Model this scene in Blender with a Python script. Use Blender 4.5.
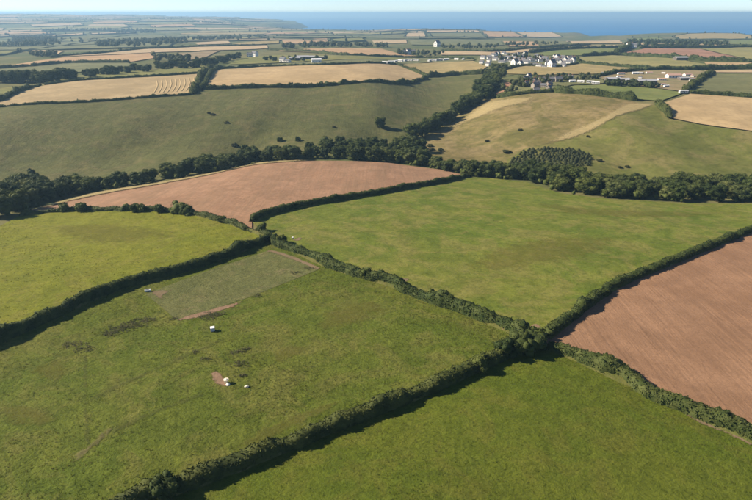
import bpy, math, random
import numpy as np
from mathutils import Vector, Matrix
from mathutils.geometry import delaunay_2d_cdt

# ------------------------------------------------------------------ camera, sky, sun, exposure
scene = bpy.context.scene
for o in list(bpy.data.objects):
    bpy.data.objects.remove(o)
COL = scene.collection
R = math.radians
SUN_EL = 33.0
SUN_AZ = -82.0            # clockwise from +Y (the way the camera looks)

cam_d = bpy.data.cameras.new('camera')
cam_d.sensor_width = 36.0
cam_d.lens = 25.0
cam_d.clip_start = 1.0
cam_d.clip_end = 500000.0
cam = bpy.data.objects.new('camera', cam_d)
COL.objects.link(cam)
cam.location = (0, 0, 150)
cam.rotation_euler = (R(90) - math.atan(237 / 522.2), 0, 0)
scene.camera = cam

world = bpy.data.worlds.new('World')
scene.world = world
world.use_nodes = True
wn = world.node_tree
wn.nodes.clear()
sky = wn.nodes.new('ShaderNodeTexSky')
sky.sky_type = 'NISHITA'
sky.sun_disc = False
sky.sun_elevation = R(SUN_EL)
sky.sun_rotation = R(SUN_AZ)
sky.altitude = 150
sky.air_density = 0.55
sky.dust_density = 0.0
sky.ozone_density = 2.0
bg = wn.nodes.new('ShaderNodeBackground')
bg.inputs['Strength'].default_value = 0.063
wo = wn.nodes.new('ShaderNodeOutputWorld')
wn.links.new(sky.outputs[0], bg.inputs['Color'])
wn.links.new(bg.outputs[0], wo.inputs['Surface'])

sun_d = bpy.data.lights.new('sun', 'SUN')
sun_d.energy = 4.6
sun_d.angle = R(0.55)
sun_d.color = (1.0, 0.87, 0.70)
sun = bpy.data.objects.new('sun', sun_d)
COL.objects.link(sun)
a, e = R(SUN_AZ), R(SUN_EL)
to_sun = Vector((math.sin(a) * math.cos(e), math.cos(a) * math.cos(e), math.sin(e)))
sun.rotation_euler = (-to_sun).to_track_quat('-Z', 'Y').to_euler()
sun.location = (-60, 60, 300)

scene.view_settings.view_transform = 'Standard'
scene.view_settings.look = 'None'
scene.view_settings.gamma = 1.0
scene.view_settings.exposure = 1.2
scene.view_settings.use_curve_mapping = False
scene.render.engine = 'CYCLES'
scene.cycles.max_bounces = 4
scene.cycles.diffuse_bounces = 2
scene.cycles.glossy_bounces = 2
scene.cycles.transmission_bounces = 2
scene.cycles.volume_bounces = 0
scene.cycles.use_denoising = True
scene.cycles.use_adaptive_sampling = True

# ------------------------------------------------------------------ map: heights of the land and the coastline
CONTROL = [(-58.5, 57.9, 81), (-39.1, 57.9, 81), (-19.9, 58.7, 80), (0.0, 58.7, 80), (19.9, 59.6, 79), (40.4, 60.4, 78), (61.9, 61.2, 77), (-92.7, 57.9, 81), (98.1, 61.2, 77), (-70.0, 75.4, 81), (-46.7, 75.4, 81), (-23.8, 76.5, 80), (0.0, 77.6, 79), (23.8, 77.6, 79), (48.4, 78.7, 78), (74.1, 79.8, 77), (-111.0, 75.4, 81), (117.4, 79.8, 77), (-87.1, 101.0, 80), (-59.0, 102.4, 79), (-29.6, 102.4, 79), (0.0, 103.9, 78), (29.5, 103.9, 78), (60.1, 105.3, 77), (92.0, 106.7, 76), (-138.0, 101.0, 80), (145.9, 106.7, 76), (-107.3, 131.0, 78), (-71.7, 131.0, 78), (-36.5, 132.8, 77), (0.0, 132.8, 77), (36.4, 134.6, 76), (73.1, 134.6, 76), (111.8, 136.4, 75), (-170.1, 131.0, 78), (177.2, 136.4, 75), (-138.3, 176.3, 74), (-91.1, 174.0, 75), (-45.4, 172.8, 75.5), (0.0, 174.0, 75), (45.6, 176.3, 74), (92.8, 178.6, 73), (141.9, 180.9, 72), (-219.1, 176.3, 74), (224.9, 180.9, 72), (-163.5, 213.0, 70), (-106.4, 207.7, 72), (-52.4, 203.7, 73.5), (0.0, 205.0, 73), (53.3, 210.4, 71), (108.3, 213.0, 70), (167.6, 218.4, 68), (-259.2, 213.0, 70), (265.7, 218.4, 68), (-211.0, 279.5, 57), (-127.2, 252.4, 66), (-60.1, 237.4, 71), (0.0, 243.4, 69), (62.9, 252.4, 66), (127.7, 255.5, 65), (197.4, 261.5, 63), (-334.5, 279.5, 57), (312.9, 261.5, 63), (-239.9, 321.7, 53), (-151.9, 305.1, 58), (-67.9, 271.9, 68), (0.0, 278.5, 66), (72.6, 295.1, 61), (152.3, 308.4, 57), (232.4, 311.7, 56), (-380.2, 321.7, 53), (368.4, 311.7, 56), (-252.7, 343.0, 57), (-170.5, 346.7, 56), (-79.2, 320.9, 63), (0.0, 324.6, 62), (84.2, 346.7, 56), (165.5, 339.3, 58), (247.2, 335.6, 59), (-400.5, 343.0, 57), (391.9, 335.6, 59), (-262.2, 360.3, 63), (-181.1, 372.7, 60), (-93.9, 385.2, 57), (0.0, 389.3, 56), (90.5, 376.9, 59), (171.7, 356.2, 64), (256.2, 352.0, 65), (-415.7, 360.3, 63), (406.1, 352.0, 65), (-270.8, 376.5, 70), (-185.3, 385.9, 68), (-97.5, 404.8, 64), (0.0, 423.6, 60), (94.9, 400.1, 65), (177.1, 371.8, 71), (264.0, 367.1, 72), (-429.2, 376.5, 70), (418.5, 367.1, 72), (-285.6, 401.8, 76), (-195.8, 412.7, 74), (-102.2, 429.0, 71), (0.0, 445.3, 68), (100.5, 429.0, 71), (186.6, 396.4, 77), (281.7, 396.4, 77), (-452.7, 401.8, 76), (446.6, 396.4, 77), (-314.2, 447.3, 80), (-212.7, 453.7, 79), (-109.8, 466.4, 77), (0.0, 485.6, 74), (109.5, 472.8, 76), (205.1, 440.9, 81), (314.2, 447.3, 80), (-498.0, 447.3, 80), (498.0, 447.3, 80), (-364.7, 525.1, 82), (-243.4, 525.1, 82), (-124.0, 532.9, 81), (0.0, 548.3, 79), (127.3, 556.0, 78), (241.5, 525.1, 82), (364.7, 525.1, 82), (-578.0, 525.1, 82), (578.0, 525.1, 82), (-452.9, 659.7, 82), (-297.9, 650.0, 83), (-151.8, 659.7, 82), (0.0, 659.7, 82), (156.0, 688.8, 79), (299.9, 659.7, 82), (446.2, 650.0, 83), (-717.9, 659.7, 82), (707.3, 650.0, 83), (-555.9, 815.8, 80), (-360.5, 792.5, 82), (-181.0, 792.5, 82), (0.0, 792.5, 82), (183.3, 815.8, 80), (362.9, 804.1, 81), (532.1, 780.8, 83), (-881.1, 815.8, 80), (843.4, 780.8, 83), (-747.2, 1104.8, 74), (-472.6, 1046.6, 78), (-230.6, 1017.6, 80), (0.0, 1032.1, 79), (230.2, 1032.1, 79), (455.8, 1017.6, 80), (688.2, 1017.6, 80), (-1184.4, 1104.8, 74), (1090.9, 1017.6, 80), (-991.1, 1472.9, 66), (-614.3, 1367.7, 72), (-292.6, 1297.6, 76), (0.0, 1315.1, 75), (295.7, 1332.6, 74), (578.2, 1297.6, 76), (873.1, 1297.6, 76), (-1570.9, 1472.9, 66), (1383.9, 1297.6, 76), (-1338.5, 1998.1, 56), (-836.5, 1870.6, 62), (-381.7, 1700.5, 70), (0.0, 1743.0, 68), (394.5, 1785.5, 66), (773.2, 1743.0, 68), (1167.6, 1743.0, 68), (-2121.7, 1998.1, 56), (1850.8, 1743.0, 68), (-1720.6, 2577.9, 50), (-1091.1, 2449.0, 55), (-518.9, 2320.2, 60), (0.0, 2320.2, 60), (527.7, 2397.5, 57), (1185.0, 2681.1, 46), (1548.5, 2320.2, 60), (-2064.7, 3102.6, 50), (-1350.7, 3040.6, 52), (-678.1, 3040.6, 52), (0.0, 3040.6, 52), (680.9, 3102.6, 50), (1982.1, 2978.5, 54), (-2307.6, 3475.2, 55), (-1491.8, 3365.5, 58), (-814.0, 3658.1, 50), (0.0, 3841.1, 45), (857.1, 3914.2, 43), (-2627.8, 3974.8, 80), (-1804.3, 4088.4, 78), (-1056.7, 4769.7, 66), (-3244.5, 4921.9, 95), (-2284.0, 5190.4, 92), (-1383.8, 6264.3, 80), (-3922.9, 5964.0, 112), (-3032.2, 6905.7, 106), (-4129.4, 6287.0, 130), (-3859.2, 8801.7, 122), (40.7, 435.3, 60), (78.0, 507.1, 66), (110.0, 570.9, 72), (130.1, 633.0, 77), (-861.0, 6450.4, 52), (1636.8, 2854.4, 58), (1148.6, 3529.8, 42), (925.7, 2406.1, 38), (799.1, 2277.2, 44), (1002.4, 2406.0, 40), (0, -60, 80), (-200, -60, 81), (200, -60, 78), (0, 10, 80), (-9000, 2500, 90), (-6000, 500, 85), (6000, 500, 80), (6000, 2500, 60), (-6500, 9500, 90), (-9000, 6000, 120), (0, -2000, 85)]
COAST = [(-30000, 12500), (-9000, 11500), (-3000, 8600), (-1600, 7900), (-1080, 7400), (-842, 6468), (-879, 5942), (-955, 5420), (-888, 4846), (-512, 4395), (-197, 4298), (174, 4110), (524, 4010), (867, 3961), (1139, 3814), (1261, 3755), (1322, 3604), (1184, 3351), (1123, 3110), (1171, 3018), (1276, 3041), (1284, 2941), (1412, 3015), (1595, 3041), (1671, 3008), (1839, 3023), (1948, 3008), (1973, 2900), (2226, 2827), (2998, 2707), (30000, 2600), (30000, 60000), (-30000, 60000)]
CAM_Z = 150.0
def _u(a):
    return np.arcsinh(np.asarray(a, float) / 160.0)
def _phi(r2):
    return 0.5 * r2 * np.log(r2 + 1e-9)
_P = np.array(CONTROL, float)
_PU = np.stack([_u(_P[:, 0]), _u(_P[:, 1])], 1)
def _fit():
    n = len(_P)
    d2 = ((_PU[:, None] - _PU[None]) ** 2).sum(-1)
    A = np.zeros((n + 3, n + 3))
    A[:n, :n] = _phi(d2) + np.eye(n) * 0.0015
    A[:n, n] = 1; A[:n, n + 1:] = _PU
    A[n, :n] = 1; A[n + 1:, :n] = _PU.T
    b = np.zeros(n + 3); b[:n] = _P[:, 2]
    return np.linalg.solve(A, b)
_W = _fit()
_C = np.array(COAST, float)
def sea_side(x, y):
    """signed distance past the coastline, positive out to sea"""
    x = np.asarray(x, float).ravel(); y = np.asarray(y, float).ravel()
    a = _C; b = np.roll(_C, -1, 0)
    d = np.full(x.shape, 1e18); inside = np.zeros(x.shape, bool)
    for (ax, ay), (bx, by) in zip(a, b):
        ex, ey = bx - ax, by - ay
        t = np.clip(((x - ax) * ex + (y - ay) * ey) / (ex * ex + ey * ey + 1e-9), 0, 1)
        d = np.minimum(d, (x - ax - t * ex) ** 2 + (y - ay - t * ey) ** 2)
        c = (ay > y) != (by > y)
        xi = ax + (y - ay) / (by - ay if by != ay else 1e-9) * ex
        inside ^= c & (x < xi)
    d = np.sqrt(d)
    return np.where(inside, d, -d)
def height(x, y):
    """height of the land above the sea, in metres, at map position x, y"""
    x = np.asarray(x, float); y = np.asarray(y, float); sh = x.shape
    x = x.ravel(); y = y.ravel()
    out = np.empty(x.shape)
    for i in range(0, len(x), 20000):
        X, Y = x[i:i + 20000], y[i:i + 20000]
        u, v = _u(X), _u(Y)
        d2 = (u[:, None] - _PU[None, :, 0]) ** 2 + (v[:, None] - _PU[None, :, 1]) ** 2
        z = _phi(d2) @ _W[:-3] + _W[-3] + u * _W[-2] + v * _W[-1]
        r = np.hypot(X, Y)
        far = np.clip((r - 1500) / 3500, 0, 1)
        z = z + far * (3.5 * np.sin(X / 210 + 1.3 * np.sin(Y / 330)) + 3 * np.sin(Y / 260 + X / 500 + 1) + 2 * np.sin(X / 95 - Y / 140))
        z = z + 0.35 * np.sin(X / 23 + 1.7 * np.sin(Y / 41)) * np.clip(r / 300, 0, 1)
        z = np.clip(z, 4, 165)
        s = sea_side(X, Y)
        t = np.clip(s / 170 + 0.12, 0, 1)
        z = z * (1 - t * t * (3 - 2 * t)) - 16 * t
        out[i:i + 20000] = z
    return out.reshape(sh)


FIELDS = [
  ('pasture', 'rough_pasture', 'rough tussocky green pasture with faint trodden lines and white troughs', [(-94.4, 92.5), (-88.3, 102.8), (-79.3, 122.6), (-71.1, 135.0), (-56.3, 149.1), (-43.9, 165.9), (-37.7, 174.0), (-14.8, 150.3), (-1.8, 141.2), (7.0, 135.0), (25.0, 119.6), (33.6, 110.9), (39.8, 105.5), (28.4, 98.6), (13.5, 88.2), (-5.0, 77.0), (-21.6, 66.5), (-28.8, 62.1), (-35.3, 58.2), (-41.2, 52.7), (-41.0, 48.1), (-63.2, 48.1), (-92.5, 75.6)]),
  ('meadow', 'lush_yellow', 'bright yellow-green grass field curving over the rise on the left', [(-96.1, 94.8), (-88.3, 102.8), (-79.3, 122.6), (-71.1, 135.0), (-56.3, 149.1), (-43.9, 165.9), (-37.7, 174.0), (-46.8, 182.4), (-60.0, 193.5), (-83.5, 209.1), (-107.7, 215.2), (-132.3, 219.8), (-145.3, 218.8), (-154.1, 211.8), (-151.3, 195.3), (-157.1, 181.7), (-119.0, 124.0)]),
  ('grass_field', 'bottom_green', 'dark green short grass field filling the bottom right corner', [(-41.2, 52.7), (-35.3, 58.2), (-28.8, 62.1), (-21.6, 66.5), (-5.0, 77.0), (13.5, 88.2), (28.4, 98.6), (39.8, 105.5), (45.9, 99.5), (50.0, 95.1), (59.2, 86.4), (65.7, 79.7), (71.0, 75.1), (78.1, 67.6), (77.0, 51.0), (-39.7, 48.2)]),
  ('green_field', 'big_green', 'large mottled green field sweeping to the valley wood in the middle', [(-37.7, 174.0), (-14.8, 150.3), (-1.8, 141.2), (7.0, 135.0), (25.0, 119.6), (33.6, 110.9), (39.8, 105.5), (51.1, 117.8), (64.1, 130.6), (78.0, 142.3), (92.5, 152.5), (114.8, 168.3), (151.5, 194.8), (197.5, 229.5), (204.4, 238.3), (182.4, 239.8), (141.3, 243.0), (116.5, 245.0), (96.4, 261.3), (87.6, 294.0), (68.7, 304.3), (57.0, 306.3), (32.7, 278.3), (7.1, 252.2), (-21.1, 227.7), (-37.2, 212.9), (-46.7, 200.4), (-49.3, 193.5)]),
  ('ploughed_field', 'red_soil', 'reddish brown bare soil field at the right edge', [(39.8, 105.5), (51.1, 117.8), (64.1, 130.6), (78.0, 142.3), (92.5, 152.5), (114.8, 168.3), (151.5, 194.8), (197.5, 229.5), (215.5, 199.7), (98.6, 74.7), (78.5, 68.1), (71.0, 75.1), (65.7, 79.7), (59.2, 86.4), (50.0, 95.1), (45.9, 99.5), (39.8, 105.5)]),
  ('ploughed_field', 'pink_soil', 'long pinkish bare soil field in front of the valley wood', [(-49.3, 193.5), (-46.7, 200.4), (-37.2, 212.9), (-21.1, 227.7), (7.1, 252.2), (32.7, 278.3), (57.6, 309.8), (41.3, 327.8), (9.3, 338.9), (-17.0, 335.3), (-42.5, 330.1), (-79.5, 324.7), (-105.0, 301.9), (-126.5, 279.8), (-149.8, 260.9), (-158.1, 224.7), (-145.3, 218.8), (-132.3, 219.8), (-107.7, 215.2), (-83.5, 209.1), (-60.0, 193.5), (-46.8, 182.4)]),
  ('paddock', 'grey_paddock', 'small grazed grey-green paddock with bare earth edges inside the pasture', [(-64.9, 128.9), (-54.2, 143.5), (-36.4, 163.4), (-28.8, 158.4), (-17.7, 147.9), (-35.5, 128.5), (-50.7, 114.3)]),
  ('hillside', 'olive_slope', 'broad dull olive hillside rising beyond the valley wood', [(-370.5, 443.6), (-308.9, 439.0), (-238.2, 463.2), (-171.0, 503.9), (-169.6, 530.8), (-77.3, 551.8), (15.5, 602.9), (64.4, 703.4), (104.6, 724.3), (139.6, 708.0), (127.2, 617.6), (103.7, 547.0), (72.8, 490.0), (36.1, 428.8), (14.6, 398.0), (-37.5, 365.8), (-87.2, 354.6), (-114.2, 330.5), (-126.6, 295.6), (-165.5, 279.4), (-252.7, 282.2)]),
  ('hillside', 'tan_slope', 'tan and green hillside between the gully wood and the pale strip', [(41.0, 429.4), (73.3, 480.4), (104.2, 528.0), (117.0, 507.6), (142.8, 504.0), (183.3, 484.8), (218.3, 456.2), (219.8, 442.5), (168.7, 393.9), (126.1, 372.1), (105.8, 369.5), (91.1, 356.4), (86.4, 332.9), (53.3, 344.5), (36.0, 379.3)]),
  ('hillside', 'green_slope', 'green hillside below the wheat stubble on the right of the valley', [(125.5, 375.0), (169.3, 395.5), (220.7, 439.0), (232.5, 441.3), (222.8, 404.1), (240.4, 391.0), (267.4, 372.7), (324.0, 363.1), (273.9, 297.1), (228.5, 305.7), (170.0, 301.1), (127.7, 294.8), (114.9, 316.7), (83.8, 327.2), (90.9, 358.7), (106.1, 371.1)]),
  ('stubble_field', 'stubble_swath', 'wheat stubble field with curved straw swaths at its right end', [(-344.3, 418.7), (-311.2, 442.4), (-239.1, 465.1), (-172.5, 508.7), (-216.4, 662.6), (-260.1, 626.5), (-323.1, 589.0), (-341.7, 552.3), (-340.3, 528.2), (-325.1, 464.2), (-353.4, 431.5)]),
  ('stubble_field', 'stubble', 'long golden stubble field with rounded tip above the olive hillside', [(-172.2, 539.5), (-209.8, 711.9), (-160.9, 764.2), (-63.4, 761.0), (5.9, 820.3), (33.5, 840.9), (66.1, 722.9), (15.8, 614.0), (-78.3, 558.9)]),
  ('grass_strip', 'pale_green', 'small green field corner below the left tree line', [(-372.2, 494.5), (-371.6, 535.8), (-366.2, 550.7), (-348.5, 556.9), (-328.0, 468.7), (-339.8, 447.7)]),
  ('grass_strip', 'pale_green', 'thin green strip above the swathed stubble', [(-345.6, 567.8), (-331.7, 605.4), (-268.7, 648.3), (-222.9, 691.3), (-240.0, 769.4), (-294.3, 715.8), (-350.0, 647.3), (-366.6, 604.3)]),
  ('grass_field_far', 'sage', 'sage green field between the left tree line and the tan field', [(-543.9, 700.8), (-505.2, 739.2), (-468.5, 834.8), (-376.8, 839.8), (-346.6, 786.8), (-364.4, 684.9), (-462.7, 674.5), (-497.8, 639.0)]),
  ('stubble_field', 'stubble_pink', 'pinkish tan stubble field on the left above the sage field', [(-582.2, 734.0), (-534.3, 783.2), (-561.5, 998.7), (-449.7, 1102.9), (-370.2, 983.8), (-381.1, 849.7), (-487.3, 869.2), (-522.0, 764.6)]),
  ('stubble_field', 'stubble_pale', 'narrow pale stubble strip along the left skyline ridge', [(-578.9, 1017.0), (-559.1, 1127.8), (-524.7, 1296.6), (-427.9, 1359.5), (-367.8, 1165.1), (-457.2, 1126.7)]),
  ('brown_field', 'dull_brown', 'dull brown field corner beside the left farm trees', [(-328.1, 895.2), (-387.0, 1082.3), (-360.4, 1141.2), (-331.9, 1186.6), (-296.4, 967.9), (-293.3, 873.0)]),
  ('stubble_field', 'stubble_pink', 'pale pink stubble wedge at the left edge', [(-1103.4, 1482.2), (-1011.7, 1503.9), (-861.9, 1367.0), (-743.3, 1099.0), (-708.1, 942.8)]),
  ('stubble_field', 'stubble_pale', 'small pale stubble wedge above the left hedgerow', [(-933.2, 1460.7), (-708.7, 1266.8), (-643.5, 1125.8), (-726.3, 1203.9)]),
  ('grass_strip', 'sage', 'sage field strip above the long golden stubble', [(-212.5, 735.8), (-211.8, 784.0), (-84.4, 833.6), (26.9, 932.4), (34.6, 868.4), (-64.4, 772.7), (-162.9, 774.2)]),
  ('grass_strip', 'pale_green', 'pale green field around the white barn farm', [(-215.6, 804.0), (-227.9, 929.5), (-185.4, 1020.4), (-62.6, 966.1), (34.2, 999.8), (58.0, 1005.5), (23.8, 941.5), (-85.4, 844.0)]),
  ('stubble_field', 'stubble_pink', 'pink-gold stubble field above the farm with the white barn', [(-206.5, 1175.3), (-149.4, 1264.2), (-60.4, 1298.4), (13.8, 1284.9), (46.4, 1121.4), (102.7, 1056.2), (35.2, 1029.2), (-56.5, 1014.6)]),
  ('stubble_field', 'stubble_pale', 'pale stubble strip above the farm with the white barn', [(-455.5, 1369.5), (-374.3, 1435.2), (-287.8, 1479.0), (-245.9, 1272.0), (-326.3, 1205.7), (-391.5, 1173.7)]),
  ('stubble_field', 'stubble_pale', 'pale stubble strip sweeping behind the village', [(141.4, 1212.5), (238.6, 1146.2), (385.2, 1312.0), (556.7, 1456.4), (627.8, 1452.8), (576.7, 1343.7), (496.8, 1361.5), (315.1, 1147.5), (216.4, 1037.1), (126.6, 1082.6)]),
  ('grass_field_far', 'dry_gold', 'pale gold meadow below the row of caravans', [(33.7, 844.4), (58.4, 896.8), (114.5, 931.4), (159.5, 910.1), (161.6, 802.5), (141.4, 746.0), (108.3, 751.5), (71.7, 740.2), (53.5, 794.5)]),
  ('grass_strip', 'sage', 'sage strip between caravans and long golden stubble', [(25.0, 864.8), (14.9, 915.0), (60.7, 1020.5), (102.2, 1012.5), (169.2, 947.2), (161.4, 921.2), (91.0, 931.9), (46.0, 876.1)]),
  ('grass_field_far', 'dry_gold', 'dry golden meadow between the village and the lower hamlet', [(158.0, 710.2), (182.5, 749.1), (214.8, 789.6), (252.3, 772.2), (297.4, 817.0), (309.0, 828.7), (339.5, 766.6), (375.9, 725.4), (319.9, 691.0), (250.3, 672.5), (197.2, 658.6)]),
  ('green_field', 'fresh_green', 'fresh green field behind the white village', [(302.8, 1080.3), (403.8, 1224.5), (557.4, 1303.2), (443.9, 1046.5), (376.4, 1025.4), (309.7, 1018.2)]),
  ('grass_field_far', 'dry_green', 'pale green field to the right of the village', [(338.6, 929.3), (363.6, 975.2), (431.6, 1016.4), (492.1, 912.6), (477.0, 798.1), (437.6, 741.2), (390.2, 745.8), (350.4, 791.9), (318.2, 849.9)]),
  ('ploughed_field', 'pink_soil_far', 'reddish ploughed field below the coastal trees', [(480.6, 1087.8), (619.7, 1282.6), (723.0, 1246.1), (616.0, 947.1), (569.8, 899.6), (519.8, 917.9), (503.9, 989.3)]),
  ('green_field', 'dry_green', 'green field beside the reddish ploughed field', [(731.8, 1253.6), (906.1, 1347.7), (1060.8, 1277.6), (675.1, 803.4), (586.2, 863.1), (619.0, 946.3)]),
  ('stubble_field', 'stubble', 'tan stubble wedge at the right edge above the works yard', [(496.9, 837.6), (556.4, 817.8), (675.1, 803.4), (598.7, 709.3), (509.6, 746.7), (454.7, 754.5)]),
  ('stubble_field', 'stubble_pale', 'thin tan stubble strip under the dark right hedge', [(419.5, 704.6), (485.8, 710.4), (588.8, 697.0), (559.9, 661.4), (463.5, 676.4), (420.5, 686.6)]),
  ('grass_field_far', 'sage_dark', 'dull green field beside the works yard', [(294.0, 512.9), (408.4, 668.1), (454.4, 662.5), (551.0, 650.4), (394.6, 455.9), (337.6, 483.6)]),
  ('stubble_field', 'stubble', 'golden stubble field at the right edge above the valley', [(235.9, 443.2), (290.1, 498.7), (333.1, 476.6), (385.8, 444.7), (324.0, 363.1), (268.1, 374.0), (241.2, 392.7), (225.6, 405.3)]),
  ('green_field', 'fresh_green', 'fresh green field below the lower hamlet', [(169.7, 510.4), (202.9, 553.9), (241.1, 567.6), (278.0, 530.4), (287.7, 506.3), (243.1, 457.9), (227.8, 463.7), (207.2, 483.7)]),
  ('yard', 'yard_earth', 'bare earth and dry grass works yard with sheds', [(259.9, 640.2), (314.1, 692.1), (372.2, 718.0), (419.5, 711.5), (408.0, 673.8), (319.0, 551.8), (291.3, 513.2), (279.5, 533.5), (249.1, 579.4)]),
  ('yard', 'pink_soil_far', 'patch of bare pink earth beside the lower hamlet', [(130.8, 582.0), (142.9, 603.3), (153.3, 596.6), (142.5, 560.5)]),
  ('bare_earth', 'pink_soil_far', 'small bare earth bank below the lower hamlet', [(119.2, 540.8), (128.5, 547.6), (132.0, 532.9), (121.8, 525.6)]),
  ('village_green', 'sage', 'garden ground around the white village houses', [(158.6, 876.7), (184.0, 1002.0), (238.4, 1069.4), (287.8, 1039.2), (348.6, 972.4), (304.6, 837.4), (254.8, 780.1), (217.3, 798.9), (182.9, 762.9), (166.9, 807.2)]),
  ('village_green', 'sage_dark', 'garden ground around the lower hamlet', [(118.8, 516.0), (158.1, 616.0), (200.4, 648.9), (264.3, 651.6), (245.0, 579.8), (201.2, 558.1), (166.3, 508.3), (142.6, 510.2)]),
  ('stubble_field', 'stubble_pale', 'pale square field on the coast above the farmhouses', [(116.6, 2346.5), (184.3, 3159.5), (268.1, 3227.2), (206.6, 2282.3)]),
  ('stubble_field', 'stubble_pale', 'long pale field strip at the cliff edge', [(287.8, 3324.2), (603.5, 3349.5), (563.0, 3060.5), (259.4, 2874.9)]),
  ('grass_field_far', 'sage_dark', 'dull green coastal field below the pale cliff strip', [(267.4, 2797.4), (555.1, 2987.3), (458.8, 2349.5), (224.1, 2254.5)]),
  ('stubble_field', 'stubble_pink', 'tan coastal field in the middle of the cliff line', [(600.0, 3202.2), (871.0, 3623.0), (713.9, 2681.2), (460.9, 2318.0)]),
  ('stubble_field', 'stubble_pale', 'tan coastal field beside the dark headland', [(879.7, 3578.9), (1151.2, 3698.3), (961.7, 2913.6), (731.0, 2709.2)]),
  ('grass_field_far', 'sage', 'broad sage field band behind the village', [(110.4, 1880.3), (258.7, 1965.6), (431.6, 1956.1), (347.1, 1518.9), (219.4, 1462.3), (98.1, 1570.4)]),
  ('stubble_field', 'stubble_pink', 'tan field patch between the village and the coast', [(415.1, 1835.6), (508.4, 1818.1), (428.4, 1461.9), (335.7, 1423.0)]),
  ('grass_field_far', 'sage_dark', 'dull green field right of the tan patch near the coast', [(535.1, 1890.2), (828.4, 2502.6), (538.6, 1572.1), (443.2, 1485.7)]),
  ('stubble_field', 'stubble_pale', 'pale dry field beside the sea inlet', [(840.4, 2484.5), (959.0, 2517.5), (1061.2, 2444.5), (696.5, 1587.9), (555.0, 1587.4)]),
  ('grass_field_far', 'fresh_green', 'green field in front of the coastal tree belt', [(1135.0, 2544.8), (1244.3, 2467.5), (1160.6, 2233.4), (1038.4, 2295.3)]),
  ('grass_field_far', 'dry_gold', 'dry golden headland at the right end of the coast', [(1317.1, 2507.8), (1505.7, 2708.1), (1840.7, 2896.2), (1581.5, 2371.3), (1414.4, 2116.1), (1239.4, 2293.4)]),
  ('green_field', 'fresh_green', 'green field behind the coastal trees at the right edge', [(1293.7, 2053.6), (1469.6, 1948.4), (1075.0, 1419.4), (896.2, 1417.2)]),
  ('stubble_field', 'stubble_pale', 'small tan field left of the far sage band', [(-13.4, 1889.5), (105.4, 1975.2), (93.5, 1692.0), (-5.9, 1641.4)]),
  ('stubble_field', 'stubble_pale', 'pale field on the far ridge above the long stubble', [(-538.4, 1668.5), (-491.8, 1867.1), (-410.6, 1587.8), (-487.2, 1533.4)]),
  ('stubble_field', 'dry_gold', 'golden field strip on the far ridge', [(-407.9, 1588.2), (-359.9, 1773.3), (-315.1, 1825.0), (-275.3, 1591.4), (-362.1, 1491.5)]),
  ('stubble_field', 'stubble_pink', 'tan field behind the dark tree belt', [(-310.2, 1854.5), (-181.4, 2083.6), (-137.5, 1606.2), (-256.0, 1560.2)]),
  ('grass_field_far', 'pale_green', 'small yellow-green field near the far cliff', [(-161.5, 2019.3), (-54.8, 2204.0), (-32.3, 1814.6), (-131.2, 1713.2)]),
  ('stubble_field', 'stubble_pale', 'pale field high on the hazy left hills', [(-1560.5, 2666.8), (-1614.7, 3103.2), (-1439.2, 2800.8), (-1481.5, 2576.7)]),
  ('stubble_field', 'stubble_pale', 'second pale field high on the hazy left hills', [(-1556.2, 3052.6), (-1419.7, 3318.4), (-1286.2, 3027.9), (-1416.8, 2815.9)]),
  ('grass_field_far', 'pale_green', 'light green field in the hazy left valley', [(-1179.1, 2056.9), (-1229.3, 2231.0), (-1157.3, 2214.3), (-1001.9, 1900.1)]),
  ('grass_field_far', 'sage', 'sage field on the hazy left valley side', [(-1103.7, 2155.1), (-1113.3, 2552.3), (-995.2, 2648.5), (-841.4, 2255.5), (-888.9, 1950.4)]),
  ('grass_field_far', 'sage', 'sage field at the far left edge of the hazy valley', [(-1564.3, 2219.9), (-1413.1, 2182.2), (-1171.0, 1803.1), (-1216.1, 1719.9)]),
  ('stubble_field', 'stubble_pink', 'dusky pink field high on the left skyline hills', [(-1612.2, 4054.2), (-1424.0, 4355.5), (-1256.2, 3963.2), (-1471.1, 3725.8)]),
  ('stubble_field', 'stubble_pale', 'dusky pale field on the left skyline hills', [(-2428.1, 3989.5), (-2222.2, 4274.1), (-2018.5, 3928.7), (-2297.4, 3812.1)]),
  ('stubble_field', 'stubble_pink', 'faint pink field below the left skyline', [(-2190.8, 4393.6), (-2158.5, 5107.1), (-1896.7, 4537.7), (-2030.9, 4125.1)]),
]
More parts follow.
